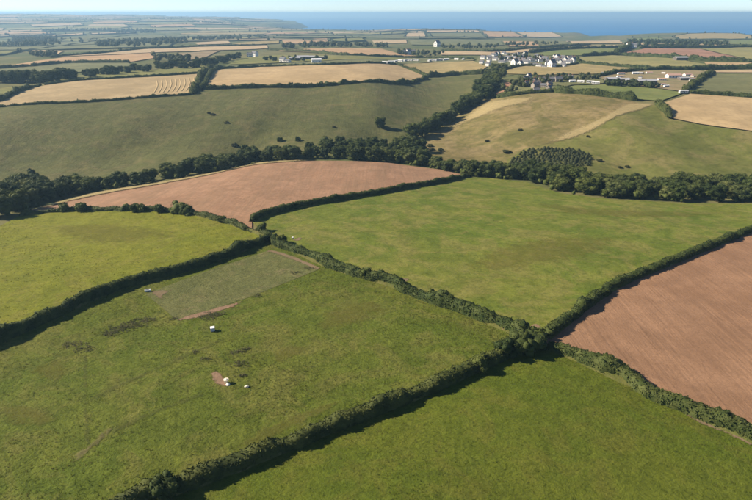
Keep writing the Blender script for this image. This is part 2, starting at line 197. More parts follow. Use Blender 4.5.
EARTH = [
  ('bare_earth', 'mud_pink', 'trampled bare earth beside the cream trough in the pasture', [(-35.4, 90.5), (-34.3, 91.7), (-32.2, 89.5), (-30.3, 87.2), (-31.1, 86.1), (-33.3, 87.4)]),
  ('bare_earth', 'mud_pink', 'strip of bare earth along the front edge of the paddock', [(-51.2, 114.8), (-48.8, 117.6), (-43.4, 121.6), (-37.7, 126.0), (-36.9, 127.2), (-37.3, 124.1), (-42.6, 118.8), (-49.7, 114.3)]),
  ('bare_earth', 'mud_dry', 'trampled earth behind the white trough in the paddock corner', [(-64.0, 129.6), (-62.5, 131.6), (-59.6, 132.1), (-58.0, 133.2), (-58.5, 130.6), (-59.3, 127.4), (-54.4, 120.1), (-52.0, 116.4), (-55.6, 120.6), (-60.4, 126.1)]),
  ('bare_earth', 'mud_dry', 'bare earth by the small white trough along the middle hedge', [(-30.3, 172.8), (-28.6, 176.0), (-26.7, 175.5), (-27.4, 172.4)]),
  ('bare_earth', 'mud_dry', 'bare earth at the grey trough shaded by the middle hedge', [(4.8, 139.5), (7.9, 141.8), (10.3, 140.7), (9.3, 138.2), (6.6, 137.4)]),
  ('bare_earth', 'mud_dry', 'worn gateway earth beside the middle hedge', [(21.7, 124.4), (23.8, 125.7), (24.9, 123.9), (23.3, 122.4)]),
  ('bare_earth', 'mud_pink', 'pale worn gateway at the corner of the hedges', [(39.3, 113.2), (41.4, 114.3), (41.8, 112.3), (39.8, 110.7)]),
  ('bare_earth', 'mud_dry', 'thin worn earth strip at the bottom right hedge foot', [(60.5, 82.6), (62.6, 81.2), (64.1, 79.6), (66.6, 77.3), (69.0, 75.5), (70.2, 73.8), (69.3, 73.1), (67.7, 75.0), (65.3, 77.0), (63.0, 78.5)]),
  ('bare_earth', 'mud_dry', 'worn earth strip along the middle of the paddock hedge', [(-37.8, 161.6), (-35.8, 163.5), (-26.7, 157.6), (-17.5, 148.7), (-18.9, 147.2), (-27.6, 155.1), (-35.3, 160.8)]),
  ('path', 'trod', 'faint dark trodden line down the left of the pasture', [(-66.8, 99.1), (-66.1, 99.1), (-56.9, 81.4), (-50.1, 69.2), (-51.0, 69.2), (-57.5, 81.4)]),
  ('path', 'trod', 'faint trodden diagonal across the pasture below the rush strip', [(-57.0, 80.8), (-54.3, 85.4), (-48.8, 92.0), (-42.7, 99.4), (-38.7, 102.9), (-38.3, 101.5), (-42.1, 97.6), (-48.2, 90.4), (-53.6, 84.0), (-56.2, 79.6)]),
  ('path', 'pale_line', "pale worn line climbing through the pasture's lower left", [(-51.6, 66.0), (-50.2, 69.4), (-48.9, 73.4), (-48.0, 72.8), (-49.1, 68.5), (-50.6, 65.4)]),
  ('path', 'trod', 'faint trodden line from the cream tub down the pasture', [(-48.3, 72.8), (-41.6, 79.1), (-34.6, 84.3), (-34.1, 83.3), (-41.2, 77.9), (-47.5, 71.8)]),
  ('dry_or_lit_grass', 'dry', 'broad dry straw-coloured patch in the middle of the pasture', [(-19.7, 116.2), (-12.8, 126.5), (-1.1, 131.5), (7.1, 123.7), (4.1, 114.5), (-6.3, 106.6), (-16.0, 106.2)]),
  ('dry_or_lit_grass', 'dry', "dry straw-coloured patch at the pasture's left edge", [(-75.9, 78.4), (-72.5, 82.0), (-62.9, 80.8), (-56.8, 75.0), (-60.5, 71.9), (-68.1, 72.4)]),
  ('dry_or_lit_grass', 'dry', 'dry patch left of the rush clumps in the pasture', [(-76.0, 90.7), (-72.1, 98.8), (-66.0, 95.8), (-63.1, 88.9), (-68.1, 84.6)]),
  ('dry_or_lit_grass', 'dry', 'dry straw-coloured band beside the foreground hedge', [(-27.4, 66.0), (-21.7, 75.2), (-9.3, 83.7), (-4.8, 82.6), (-14.1, 74.2), (-21.9, 67.8)]),
  ('dry_or_lit_grass', 'dry', 'dry patch of grass right of the cream tub', [(-26.2, 99.5), (-20.6, 105.1), (-13.7, 103.2), (-17.0, 95.9), (-22.7, 93.3)]),
  ('dry_or_lit_grass', 'dry', 'dry yellow drift in the middle of the large green field', [(21.0, 154.5), (38.2, 176.0), (72.7, 191.5), (100.6, 183.3), (80.8, 155.8), (49.6, 139.6), (28.4, 139.4)]),
  ('dry_or_lit_grass', 'dry', 'dry brownish drift on top of the yellow-green meadow', [(-135.8, 186.7), (-127.3, 203.0), (-91.9, 198.3), (-64.2, 181.2), (-78.9, 166.5), (-105.5, 163.8)]),
  ('dry_or_lit_grass', 'dry', 'dry tan drift along the top of the large green field', [(69.7, 240.0), (104.2, 229.6), (149.8, 227.4), (176.4, 231.1), (166.7, 217.0), (118.5, 203.2), (78.8, 209.5)]),
  ('dry_or_lit_grass', 'pale_strip', 'broad pale dry strip with painted-in sunlight running up between the two valley hillsides', [(122.2, 375.8), (146.6, 393.0), (171.6, 406.3), (209.4, 445.4), (232.6, 445.0), (217.9, 427.4), (186.7, 402.4), (162.9, 385.1), (131.7, 371.9)]),  # sunlit tone of the ridge painted as colour over dry grass
  ('dry_or_lit_grass', 'pale_strip', 'pale dry shoulder of the tan hillside above the gully wood', [(42.7, 429.5), (70.2, 470.5), (100.8, 509.9), (116.4, 504.8), (148.2, 486.7), (137.3, 463.0), (104.8, 449.7), (74.6, 441.5), (50.2, 423.4)]),
  ('dry_or_lit_grass', 'pale_strip', 'thin pale grass margin along the far edge of the pink soil field', [(-158.6, 229.1), (-151.8, 264.5), (-128.0, 283.5), (-106.4, 306.2), (-81.0, 331.1), (-42.9, 333.4), (-42.3, 328.1), (-78.1, 318.5), (-102.8, 295.0), (-123.4, 272.4), (-145.4, 252.7), (-153.1, 222.7)]),
]
HEDGES = [
  ('hedge', 'dark clipped hedge dividing the yellow-green meadow from the pasture', [(-94.4, 92.5), (-88.3, 102.8), (-79.3, 122.6), (-71.1, 135.0), (-56.3, 149.1), (-43.9, 165.9), (-37.7, 174.0)], 2.8, 2.7, 'near'),
  ('hedge', 'low bushy hedge between the yellow-green meadow and the pink soil field', [(-154.1, 211.8), (-145.3, 218.8), (-132.3, 219.8), (-107.7, 215.2), (-83.5, 209.1), (-60.0, 193.5), (-46.8, 182.4), (-37.7, 174.0)], 1.9, 2.4, 'ragged'),
  ('hedge', 'dark hedge between the pink soil field and the large green field', [(-49.3, 193.5), (-46.7, 200.4), (-37.2, 212.9), (-21.1, 227.7), (7.1, 252.2), (32.7, 278.3), (57.6, 309.8)], 2.7, 3.0, 'near'),
  ('hedge', 'ragged pale-leaved hedge running diagonally between pasture and large green field', [(-37.7, 174.0), (-14.8, 150.3), (-1.8, 141.2), (7.0, 135.0), (25.0, 119.6), (33.6, 110.9), (38.2, 106.8)], 2.7, 3.5, 'ragged'),
  ('hedge', 'smooth curving hedge between the large green field and the red soil', [(41.6, 107.5), (51.1, 117.8), (64.1, 130.6), (78.0, 142.3), (92.5, 152.5), (114.8, 168.3), (151.5, 194.8), (197.5, 229.5)], 2.3, 2.7, 'near'),
  ('hedge', 'long dark foreground hedge between the pasture and the bottom right field', [(-41.2, 52.7), (-35.3, 58.2), (-28.8, 62.1), (-21.6, 66.5), (-5.0, 77.0), (13.5, 88.2), (28.4, 98.6), (37.1, 103.6)], 2.7, 2.8, 'near'),
  ('hedge', 'bushy hedge below the red soil field in the bottom right', [(41.0, 103.8), (45.9, 99.5), (50.0, 95.1), (59.2, 86.4), (65.7, 79.7), (71.0, 75.1), (78.1, 67.6)], 2.4, 3.4, 'ragged'),
  ('hedge', 'thin dark hedge under the swathed stubble field', [(-343.4, 417.5), (-309.4, 439.6), (-238.2, 463.2), (-171.4, 505.3)], 2.0, 2.5, 'mid'),
  ('hedge', 'left hedge of the sunken lane between the two stubble fields', [(-171.7, 506.3), (-186.7, 570.5), (-209.6, 663.9), (-220.2, 739.3)], 4.5, 5, 'mid'),
  ('hedge', 'right hedge of the sunken lane between the two stubble fields', [(-169.6, 530.8), (-187.8, 606.3), (-205.3, 687.0), (-212.0, 748.6)], 4, 4.5, 'mid'),
  ('hedge', 'dark hedge along the foot of the long golden stubble field', [(-170.4, 533.6), (-77.8, 555.0), (15.6, 608.0), (68.0, 714.3)], 3.6, 4, 'mid'),
  ('hedge', 'hedge along the top of the long golden stubble field', [(-209.9, 740.9), (-161.8, 768.5), (-63.8, 764.8), (30.8, 849.9)], 2.4, 3, 'mid'),
  ('hedge', 'short hedge along the rounded tip of the golden stubble', [(30.7, 848.1), (52.1, 795.8), (68.9, 724.1)], 3, 3.5, 'mid'),
  ('hedge', 'hedge below the pale gold meadow running to the gully', [(69.3, 729.1), (106.8, 740.1), (143.4, 728.1)], 5, 5, 'mid'),
  ('hedge', 'hedge under the pink-gold stubble above the white barn', [(-239.8, 1228.1), (-130.4, 1101.1), (-55.2, 990.6), (34.5, 1009.1), (104.1, 1031.2)], 3.2, 4, 'mid'),
  ('hedge', 'hedge along the lower edge of the pinkish tan field', [(-570.4, 718.6), (-517.3, 757.5), (-478.3, 852.7), (-376.3, 845.7)], 3.2, 4, 'mid'),
  ('hedge', 'hedge over the ridge above the pinkish tan field', [(-591.7, 1007.3), (-552.7, 1114.6), (-527.4, 1303.3), (-431.4, 1370.8), (-285.3, 1465.6)], 3.5, 4, 'mid'),
  ('hedge', 'dark hedge behind the fresh green field above the village', [(307.9, 1121.0), (416.8, 1264.7), (576.7, 1332.5)], 4.5, 5, 'mid'),
  ('hedge', 'dark hedge under the reddish ploughed field', [(370.2, 998.4), (438.6, 1029.1), (472.7, 995.0), (490.4, 951.8), (520.3, 889.5), (570.6, 839.6), (643.7, 782.4)], 5, 5, 'mid'),
  ('hedge', 'hedge between the pale green field and the golden meadow', [(334.4, 922.1), (312.8, 839.2), (346.5, 782.9), (385.7, 736.9), (432.5, 732.1)], 3.4, 4, 'mid'),
  ('hedge', 'thick dark hedge between two tan stubble strips on the right', [(415.5, 727.7), (451.9, 733.6), (496.2, 726.3), (581.3, 703.6)], 6, 8, 'mid'),
  ('hedge', 'hedge down the left edge of the dull green field by the yard', [(416.3, 679.5), (360.6, 607.2), (309.9, 535.3), (291.1, 510.2)], 4.5, 6, 'mid'),
  ('hedge', 'hedge between the dull green field and golden stubble on the right', [(290.4, 504.4), (314.8, 493.7), (335.4, 480.3), (388.6, 448.2)], 3.2, 4, 'mid'),
  ('hedge', 'hedge below the fresh green field under the hamlet', [(166.3, 508.3), (185.2, 490.1), (204.2, 476.4), (223.3, 459.6)], 4.8, 6, 'mid'),
  ('hedge', 'short dark hedge at the corner of the golden stubble on the right', [(235.3, 449.0), (229.4, 428.0), (223.6, 404.1)], 4, 5, 'mid'),
  ('hedge', 'dark hedge beside the reddish ploughed field leading to the coast', [(447.3, 1045.6), (520.9, 1181.1), (628.8, 1374.0)], 7, 8, 'mid'),
  ('hedge', 'hedge above the reddish ploughed field', [(603.7, 1277.8), (688.5, 1309.0), (826.6, 1316.4), (995.0, 1344.3)], 5, 6, 'mid'),
  ('hedge', 'curved hedge around the small green corner on the left', [(-338.7, 446.0), (-326.8, 466.9), (-341.1, 518.5), (-344.5, 557.1)], 3.2, 4, 'mid'),
  ('hedge', 'hedge along the green strip above the swathed stubble', [(-340.7, 559.4), (-325.3, 593.2), (-262.4, 632.3), (-218.3, 668.8)], 2, 2.5, 'mid'),
  ('hedge', 'hedge behind the pale stubble strip above the village', [(142.7, 1223.8), (242.5, 1165.1), (391.5, 1334.1), (568.5, 1487.7)], 4, 5, 'mid'),
  ('hedge', 'garden hedge along the lower edge of the white village', [(164.9, 730.3), (216.8, 797.1), (253.3, 775.4), (301.8, 825.3)], 2.6, 3, 'mid'),
  ('hedge', 'hedge at the top of the works yard', [(263.0, 648.1), (316.9, 698.5), (374.4, 722.4), (413.8, 724.6)], 4, 6, 'mid'),
  ('hedge', 'scrubby hedge along the lower edge of the hamlet gardens', [(115.1, 520.8), (131.3, 509.4), (144.1, 508.9), (166.3, 508.3)], 3.2, 5, 'mid'),
  ('hedge', 'hedge behind the sage strip near the caravans', [(51.0, 1010.2), (98.9, 1015.7), (167.8, 948.7)], 2.8, 3.5, 'mid'),
]
N_VALLEY = 199
TREES = [
  (-214.3, 273.3, 11.0, 0, 'dark green tree, first from the left in the dark wood at the left edge', 'in the dark wood at the left edge'),
  (-219.8, 281.4, 7.8, 1, 'green tree, second from the left in the dark wood at the left edge', 'in the dark wood at the left edge'),
  (-227.2, 294.7, 7.9, 2, 'pale green tree, third from the left in the dark wood at the left edge', 'in the dark wood at the left edge'),
  (-196.8, 253.4, 11.2, 0, 'dark green tree, fourth from the left in the dark wood at the left edge', 'in the dark wood at the left edge'),
  (-206.0, 266.5, 11.4, 1, 'green tree, fifth from the left in the dark wood at the left edge', 'in the dark wood at the left edge'),
  (-188.9, 243.4, 10.6, 1, 'green tree, sixth from the left in the dark wood at the left edge', 'in the dark wood at the left edge'),
  (-164.0, 213.2, 11.1, 0, 'dark green tree, seventh from the left in the dark wood at the left edge', 'in the dark wood at the left edge'),
  (-174.1, 230.0, 8.3, 0, 'dark green tree, eighth from the left in the dark wood at the left edge', 'in the dark wood at the left edge'),
  (-210.2, 282.4, 8.0, 0, 'dark green tree, ninth from the left in the dark wood at the left edge', 'in the dark wood at the left edge'),
  (-177.9, 239.0, 11.0, 0, 'dark green tree, tenth from the left in the dark wood at the left edge', 'in the dark wood at the left edge'),
  (-201.2, 277.7, 8.0, 2, 'pale green tree, eleventh from the left in the dark wood at the left edge', 'in the dark wood at the left edge'),
  (-212.1, 294.1, 9.6, 1, 'green tree, twelfth from the left in the dark wood at the left edge', 'in the dark wood at the left edge'),
  (-164.3, 227.1, 9.9, 1, 'green tree, thirteenth from the left in the dark wood at the left edge', 'in the dark wood at the left edge'),
  (-181.9, 257.6, 10.7, 2, 'pale green tree, fourteenth from the left in the dark wood at the left edge', 'in the dark wood at the left edge'),
  (-175.6, 248.5, 9.5, 0, 'dark green tree, fifteenth from the left in the dark wood at the left edge', 'in the dark wood at the left edge'),
  (-188.7, 269.4, 10.5, 2, 'pale green tree, sixteenth from the left in the dark wood at the left edge', 'in the dark wood at the left edge'),
  (-199.8, 287.9, 11.4, 0, 'dark green tree, seventeenth from the left in the dark wood at the left edge', 'in the dark wood at the left edge'),
  (-166.1, 237.3, 9.0, 2, 'pale green tree, eighteenth from the left in the dark wood at the left edge', 'in the dark wood at the left edge'),
  (-191.2, 279.8, 11.7, 0, 'dark green tree, nineteenth from the left in the dark wood at the left edge', 'in the dark wood at the left edge'),
  (-178.6, 267.7, 10.4, 0, 'dark green tree, twentieth from the left in the dark wood at the left edge', 'in the dark wood at the left edge'),
  (-170.5, 255.6, 8.8, 0, "dark green tree, first from the left behind the pink field's narrow end", "behind the pink field's narrow end"),
  (-179.5, 270.2, 9.5, 1, "green tree, second from the left behind the pink field's narrow end", "behind the pink field's narrow end"),
  (-184.9, 279.0, 6.7, 1, "green tree, third from the left behind the pink field's narrow end", "behind the pink field's narrow end"),
  (-190.9, 289.1, 9.3, 1, "green tree, fourth from the left behind the pink field's narrow end", "behind the pink field's narrow end"),
  (-173.2, 262.8, 8.7, 0, "dark green tree, fifth from the left behind the pink field's narrow end", "behind the pink field's narrow end"),
  (-180.8, 285.5, 7.4, 0, "dark green tree, sixth from the left behind the pink field's narrow end", "behind the pink field's narrow end"),
  (-174.7, 276.1, 6.9, 0, "dark green tree, seventh from the left behind the pink field's narrow end", "behind the pink field's narrow end"),
  (-165.6, 264.0, 7.9, 0, "dark green tree, eighth from the left behind the pink field's narrow end", "behind the pink field's narrow end"),
  (-167.2, 271.6, 9.1, 0, "dark green tree, ninth from the left behind the pink field's narrow end", "behind the pink field's narrow end"),
  (-172.6, 284.3, 9.6, 0, "dark green tree, tenth from the left behind the pink field's narrow end", "behind the pink field's narrow end"),
  (-164.5, 279.5, 7.3, 0, "dark green tree, eleventh from the left behind the pink field's narrow end", "behind the pink field's narrow end"),
  (-159.2, 273.6, 9.6, 1, "green tree, twelfth from the left behind the pink field's narrow end", "behind the pink field's narrow end"),
  (-158.4, 285.1, 6.9, 2, "pale green tree, thirteenth from the left behind the pink field's narrow end", "behind the pink field's narrow end"),
  (-149.2, 280.8, 6.9, 1, "green tree, fourteenth from the left behind the pink field's narrow end", "behind the pink field's narrow end"),
  (-144.2, 284.0, 8.0, 0, "dark green tree, first from the left in the wood above the pink field's left half", "in the wood above the pink field's left half"),
  (-134.8, 285.8, 6.9, 0, "dark green tree, second from the left in the wood above the pink field's left half", "in the wood above the pink field's left half"),
  (-130.4, 293.1, 7.9, 1, "green tree, third from the left in the wood above the pink field's left half", "in the wood above the pink field's left half"),
  (-124.7, 303.5, 9.2, 1, "green tree, fourth from the left in the wood above the pink field's left half", "in the wood above the pink field's left half"),
  (-117.4, 303.1, 7.6, 1, "green tree, fifth from the left in the wood above the pink field's left half", "in the wood above the pink field's left half"),
  (-117.0, 310.7, 8.6, 0, "dark green tree, sixth from the left in the wood above the pink field's left half", "in the wood above the pink field's left half"),
  (-116.3, 321.8, 9.1, 1, "green tree, seventh from the left in the wood above the pink field's left half", "in the wood above the pink field's left half"),
  (-108.5, 314.8, 8.5, 1, "green tree, eighth from the left in the wood above the pink field's left half", "in the wood above the pink field's left half"),
  (-109.5, 324.0, 9.8, 1, "green tree, ninth from the left in the wood above the pink field's left half", "in the wood above the pink field's left half"),
  (-111.6, 331.0, 7.2, 1, "green tree, tenth from the left in the wood above the pink field's left half", "in the wood above the pink field's left half"),
  (-109.6, 326.3, 7.5, 1, "green tree, first from the left in the wood behind the pink field's middle", "in the wood behind the pink field's middle"),
  (-104.2, 314.5, 7.1, 0, "dark green tree, second from the left in the wood behind the pink field's middle", "in the wood behind the pink field's middle"),
  (-109.6, 334.4, 8.8, 0, "dark green tree, third from the left in the wood behind the pink field's middle", "in the wood behind the pink field's middle"),
  (-101.9, 322.8, 9.2, 1, "green tree, fourth from the left in the wood behind the pink field's middle", "in the wood behind the pink field's middle"),
  (-102.1, 335.8, 7.2, 0, "dark green tree, fifth from the left in the wood behind the pink field's middle", "in the wood behind the pink field's middle"),
  (-95.8, 317.8, 7.6, 1, "green tree, sixth from the left in the wood behind the pink field's middle", "in the wood behind the pink field's middle"),
  (-97.2, 329.6, 8.5, 0, "dark green tree, seventh from the left in the wood behind the pink field's middle", "in the wood behind the pink field's middle"),
  (-100.8, 343.4, 7.9, 1, "green tree, eighth from the left in the wood behind the pink field's middle", "in the wood behind the pink field's middle"),
  (-94.6, 338.2, 7.6, 0, "dark green tree, ninth from the left in the wood behind the pink field's middle", "in the wood behind the pink field's middle"),
  (-89.8, 327.8, 9.3, 0, "dark green tree, tenth from the left in the wood behind the pink field's middle", "in the wood behind the pink field's middle"),
  (-90.2, 349.8, 9.0, 0, "dark green tree, eleventh from the left in the wood behind the pink field's middle", "in the wood behind the pink field's middle"),
  (-84.6, 335.8, 9.3, 0, "dark green tree, twelfth from the left in the wood behind the pink field's middle", "in the wood behind the pink field's middle"),
  (-85.9, 356.1, 9.5, 0, "dark green tree, thirteenth from the left in the wood behind the pink field's middle", "in the wood behind the pink field's middle"),
  (-80.4, 342.4, 8.5, 0, "dark green tree, fourteenth from the left in the wood behind the pink field's middle", "in the wood behind the pink field's middle"),
  (-80.7, 350.0, 7.1, 1, "green tree, fifteenth from the left in the wood behind the pink field's middle", "in the wood behind the pink field's middle"),
  (-71.5, 333.8, 6.9, 0, "dark green tree, sixteenth from the left in the wood behind the pink field's middle", "in the wood behind the pink field's middle"),
  (-72.1, 342.5, 8.1, 2, "pale green tree, seventeenth from the left in the wood behind the pink field's middle", "in the wood behind the pink field's middle"),
  (-68.8, 350.7, 7.7, 0, "dark green tree, eighteenth from the left in the wood behind the pink field's middle", "in the wood behind the pink field's middle"),
  (-64.2, 343.2, 6.8, 0, "dark green tree, nineteenth from the left in the wood behind the pink field's middle", "in the wood behind the pink field's middle"),
  (-62.2, 334.5, 7.9, 1, "green tree, twentieth from the left in the wood behind the pink field's middle", "in the wood behind the pink field's middle"),
  (-58.8, 348.6, 6.8, 1, "green tree, twenty-first from the left in the wood behind the pink field's middle", "in the wood behind the pink field's middle"),
  (-57.1, 340.6, 8.5, 1, "green tree, twenty-second from the left in the wood behind the pink field's middle", "in the wood behind the pink field's middle"),
  (-57.5, 349.2, 8.1, 1, "green tree, first from the left in the wood behind the pink field's crest", "in the wood behind the pink field's crest"),
  (-55.6, 337.8, 9.0, 0, "dark green tree, second from the left in the wood behind the pink field's crest", "in the wood behind the pink field's crest"),
  (-44.3, 342.1, 7.2, 0, "dark green tree, third from the left in the wood behind the pink field's crest", "in the wood behind the pink field's crest"),
  (-45.9, 359.5, 6.8, 0, "dark green tree, fourth from the left in the wood behind the pink field's crest", "in the wood behind the pink field's crest"),
  (-41.6, 350.7, 6.4, 1, "green tree, fifth from the left in the wood behind the pink field's crest", "in the wood behind the pink field's crest"),
  (-34.6, 343.5, 6.5, 0, "dark green tree, sixth from the left in the wood behind the pink field's crest", "in the wood behind the pink field's crest"),
  (-35.6, 370.8, 7.3, 1, "green tree, seventh from the left in the wood behind the pink field's crest", "in the wood behind the pink field's crest"),
  (-32.5, 360.8, 8.2, 0, "dark green tree, eighth from the left in the wood behind the pink field's crest", "in the wood behind the pink field's crest"),
  (-26.9, 347.5, 7.2, 1, "green tree, ninth from the left in the wood behind the pink field's crest", "in the wood behind the pink field's crest"),
  (-25.6, 375.0, 9.1, 0, "dark green tree, tenth from the left in the wood behind the pink field's crest", "in the wood behind the pink field's crest"),
  (-23.9, 365.0, 8.1, 0, "dark green tree, eleventh from the left in the wood behind the pink field's crest", "in the wood behind the pink field's crest"),
  (-22.2, 355.0, 7.2, 1, "green tree, twelfth from the left in the wood behind the pink field's crest", "in the wood behind the pink field's crest"),
  (-16.2, 343.3, 8.0, 1, "green tree, thirteenth from the left in the wood behind the pink field's crest", "in the wood behind the pink field's crest"),
  (-17.6, 384.4, 7.4, 2, "pale green tree, fourteenth from the left in the wood behind the pink field's crest", "in the wood behind the pink field's crest"),
  (-16.7, 369.8, 8.8, 0, "dark green tree, fifteenth from the left in the wood behind the pink field's crest", "in the wood behind the pink field's crest"),
  (-15.1, 360.6, 8.4, 2, "pale green tree, sixteenth from the left in the wood behind the pink field's crest", "in the wood behind the pink field's crest"),
  (-14.6, 365.1, 8.5, 1, 'green tree, first from the left where the gully meets the valley wood', 'where the gully meets the valley wood'),
  (-13.9, 355.9, 9.6, 0, 'dark green tree, second from the left where the gully meets the valley wood', 'where the gully meets the valley wood'),
  (-13.5, 375.8, 8.9, 1, 'green tree, third from the left where the gully meets the valley wood', 'where the gully meets the valley wood'),
  (-11.2, 347.5, 8.7, 0, 'dark green tree, fourth from the left where the gully meets the valley wood', 'where the gully meets the valley wood'),
  (-11.8, 387.0, 7.7, 0, 'dark green tree, fifth from the left where the gully meets the valley wood', 'where the gully meets the valley wood'),
  (-6.4, 370.2, 8.5, 0, 'dark green tree, sixth from the left where the gully meets the valley wood', 'where the gully meets the valley wood'),
  (-4.9, 380.8, 8.9, 0, 'dark green tree, seventh from the left where the gully meets the valley wood', 'where the gully meets the valley wood'),
  (-3.7, 357.7, 7.4, 0, 'dark green tree, eighth from the left where the gully meets the valley wood', 'where the gully meets the valley wood'),
  (-2.7, 344.8, 9.8, 0, 'dark green tree, ninth from the left where the gully meets the valley wood', 'where the gully meets the valley wood'),
  (-2.4, 391.5, 9.5, 0, 'dark green tree, tenth from the left where the gully meets the valley wood', 'where the gully meets the valley wood'),
  (3.1, 369.4, 10.0, 0, 'dark green tree, eleventh from the left where the gully meets the valley wood', 'where the gully meets the valley wood'),
  (4.1, 380.0, 7.3, 0, 'dark green tree, twelfth from the left where the gully meets the valley wood', 'where the gully meets the valley wood'),
  (5.5, 356.4, 9.1, 2, 'pale green tree, thirteenth from the left where the gully meets the valley wood', 'where the gully meets the valley wood'),
  (6.2, 396.0, 7.0, 0, 'dark green tree, fourteenth from the left where the gully meets the valley wood', 'where the gully meets the valley wood'),
  (8.5, 346.6, 8.7, 1, 'green tree, fifteenth from the left where the gully meets the valley wood', 'where the gully meets the valley wood'),
  (12.3, 384.0, 6.9, 0, 'dark green tree, sixteenth from the left where the gully meets the valley wood', 'where the gully meets the valley wood'),
  (13.8, 359.4, 6.9, 1, 'green tree, seventeenth from the left where the gully meets the valley wood', 'where the gully meets the valley wood'),
  (14.7, 370.1, 7.2, 0, 'dark green tree, eighteenth from the left where the gully meets the valley wood', 'where the gully meets the valley wood'),
  (15.8, 394.5, 7.5, 1, 'green tree, nineteenth from the left where the gully meets the valley wood', 'where the gully meets the valley wood'),
  (16.4, 351.0, 7.4, 1, 'green tree, twentieth from the left where the gully meets the valley wood', 'where the gully meets the valley wood'),
  (22.9, 374.5, 9.2, 1, 'green tree, twenty-first from the left where the gully meets the valley wood', 'where the gully meets the valley wood'),
  (23.6, 386.5, 10.0, 0, 'dark green tree, twenty-second from the left where the gully meets the valley wood', 'where the gully meets the valley wood'),
  (22.1, 343.5, 8.2, 2, 'pale green tree, twenty-third from the left where the gully meets the valley wood', 'where the gully meets the valley wood'),
  (23.9, 357.5, 8.1, 0, 'dark green tree, twenty-fourth from the left where the gully meets the valley wood', 'where the gully meets the valley wood'),
  (29.8, 365.4, 7.5, 0, 'dark green tree, twenty-fifth from the left where the gully meets the valley wood', 'where the gully meets the valley wood'),
  (32.3, 378.2, 10.0, 0, 'dark green tree, twenty-sixth from the left where the gully meets the valley wood', 'where the gully meets the valley wood'),
  (30.3, 340.5, 7.0, 1, 'green tree, twenty-seventh from the left where the gully meets the valley wood', 'where the gully meets the valley wood'),
  (31.7, 350.5, 9.0, 1, 'green tree, twenty-eighth from the left where the gully meets the valley wood', 'where the gully meets the valley wood'),
  (32.5, 342.7, 6.1, 2, "pale green tree, first from the left in scrub behind the pink field's right end", "in scrub behind the pink field's right end"),
  (35.1, 353.8, 6.0, 2, "pale green tree, second from the left in scrub behind the pink field's right end", "in scrub behind the pink field's right end"),
  (38.2, 337.5, 6.2, 2, "pale green tree, third from the left in scrub behind the pink field's right end", "in scrub behind the pink field's right end"),
  (42.1, 345.4, 5.6, 1, "green tree, fourth from the left in scrub behind the pink field's right end", "in scrub behind the pink field's right end"),
  (40.5, 331.2, 5.2, 1, "green tree, fifth from the left in scrub behind the pink field's right end", "in scrub behind the pink field's right end"),
  (45.3, 335.7, 4.2, 1, "green tree, sixth from the left in scrub behind the pink field's right end", "in scrub behind the pink field's right end"),
  (45.3, 326.2, 6.1, 0, "dark green tree, seventh from the left in scrub behind the pink field's right end", "in scrub behind the pink field's right end"),
  (50.7, 342.8, 5.2, 1, "green tree, eighth from the left in scrub behind the pink field's right end", "in scrub behind the pink field's right end"),
  (50.6, 330.7, 5.3, 0, "dark green tree, ninth from the left in scrub behind the pink field's right end", "in scrub behind the pink field's right end"),
  (51.7, 323.6, 6.2, 2, "pale green tree, tenth from the left in scrub behind the pink field's right end", "in scrub behind the pink field's right end"),
  (56.2, 335.7, 6.0, 2, "pale green tree, eleventh from the left in scrub behind the pink field's right end", "in scrub behind the pink field's right end"),
  (57.2, 320.2, 6.4, 2, "pale green tree, twelfth from the left in scrub behind the pink field's right end", "in scrub behind the pink field's right end"),
  (59.3, 329.6, 6.4, 0, "dark green tree, thirteenth from the left in scrub behind the pink field's right end", "in scrub behind the pink field's right end"),
  (59.7, 313.7, 9.2, 0, 'dark green tree, first from the left at the far corner of the large green field', 'at the far corner of the large green field'),
  (62.8, 328.0, 7.3, 1, 'green tree, second from the left at the far corner of the large green field', 'at the far corner of the large green field'),
  (64.8, 319.4, 7.4, 2, 'pale green tree, third from the left at the far corner of the large green field', 'at the far corner of the large green field'),
  (67.2, 311.8, 8.6, 0, 'dark green tree, fourth from the left at the far corner of the large green field', 'at the far corner of the large green field'),
  (76.4, 323.7, 7.9, 0, 'dark green tree, fifth from the left at the far corner of the large green field', 'at the far corner of the large green field'),
  (74.7, 309.8, 8.5, 0, 'dark green tree, sixth from the left at the far corner of the large green field', 'at the far corner of the large green field'),
  (79.3, 316.0, 8.6, 1, 'green tree, seventh from the left at the far corner of the large green field', 'at the far corner of the large green field'),
  (81.5, 306.1, 7.9, 2, 'pale green tree, eighth from the left at the far corner of the large green field', 'at the far corner of the large green field'),
  (86.9, 316.9, 7.7, 1, 'green tree, ninth from the left at the far corner of the large green field', 'at the far corner of the large green field'),
  (90.3, 305.2, 8.8, 0, 'dark green tree, tenth from the left at the far corner of the large green field', 'at the far corner of the large green field'),
  (94.8, 312.6, 8.3, 0, 'dark green tree, eleventh from the left at the far corner of the large green field', 'at the far corner of the large green field'),
  (92.4, 306.4, 7.9, 2, 'pale green tree, first from the left in the wood behind the large green field', 'in the wood behind the large green field'),
  (95.8, 315.9, 9.9, 0, 'dark green tree, second from the left in the wood behind the large green field', 'in the wood behind the large green field'),
  (93.9, 295.3, 8.6, 0, 'dark green tree, third from the left in the wood behind the large green field', 'in the wood behind the large green field'),
  (101.5, 308.9, 9.1, 0, 'dark green tree, fourth from the left in the wood behind the large green field', 'in the wood behind the large green field'),
  (102.9, 299.8, 10.3, 0, 'dark green tree, fifth from the left in the wood behind the large green field', 'in the wood behind the large green field'),
  (100.7, 289.9, 7.8, 1, 'green tree, sixth from the left in the wood behind the large green field', 'in the wood behind the large green field'),
  (101.9, 280.2, 9.4, 0, 'dark green tree, seventh from the left in the wood behind the large green field', 'in the wood behind the large green field'),
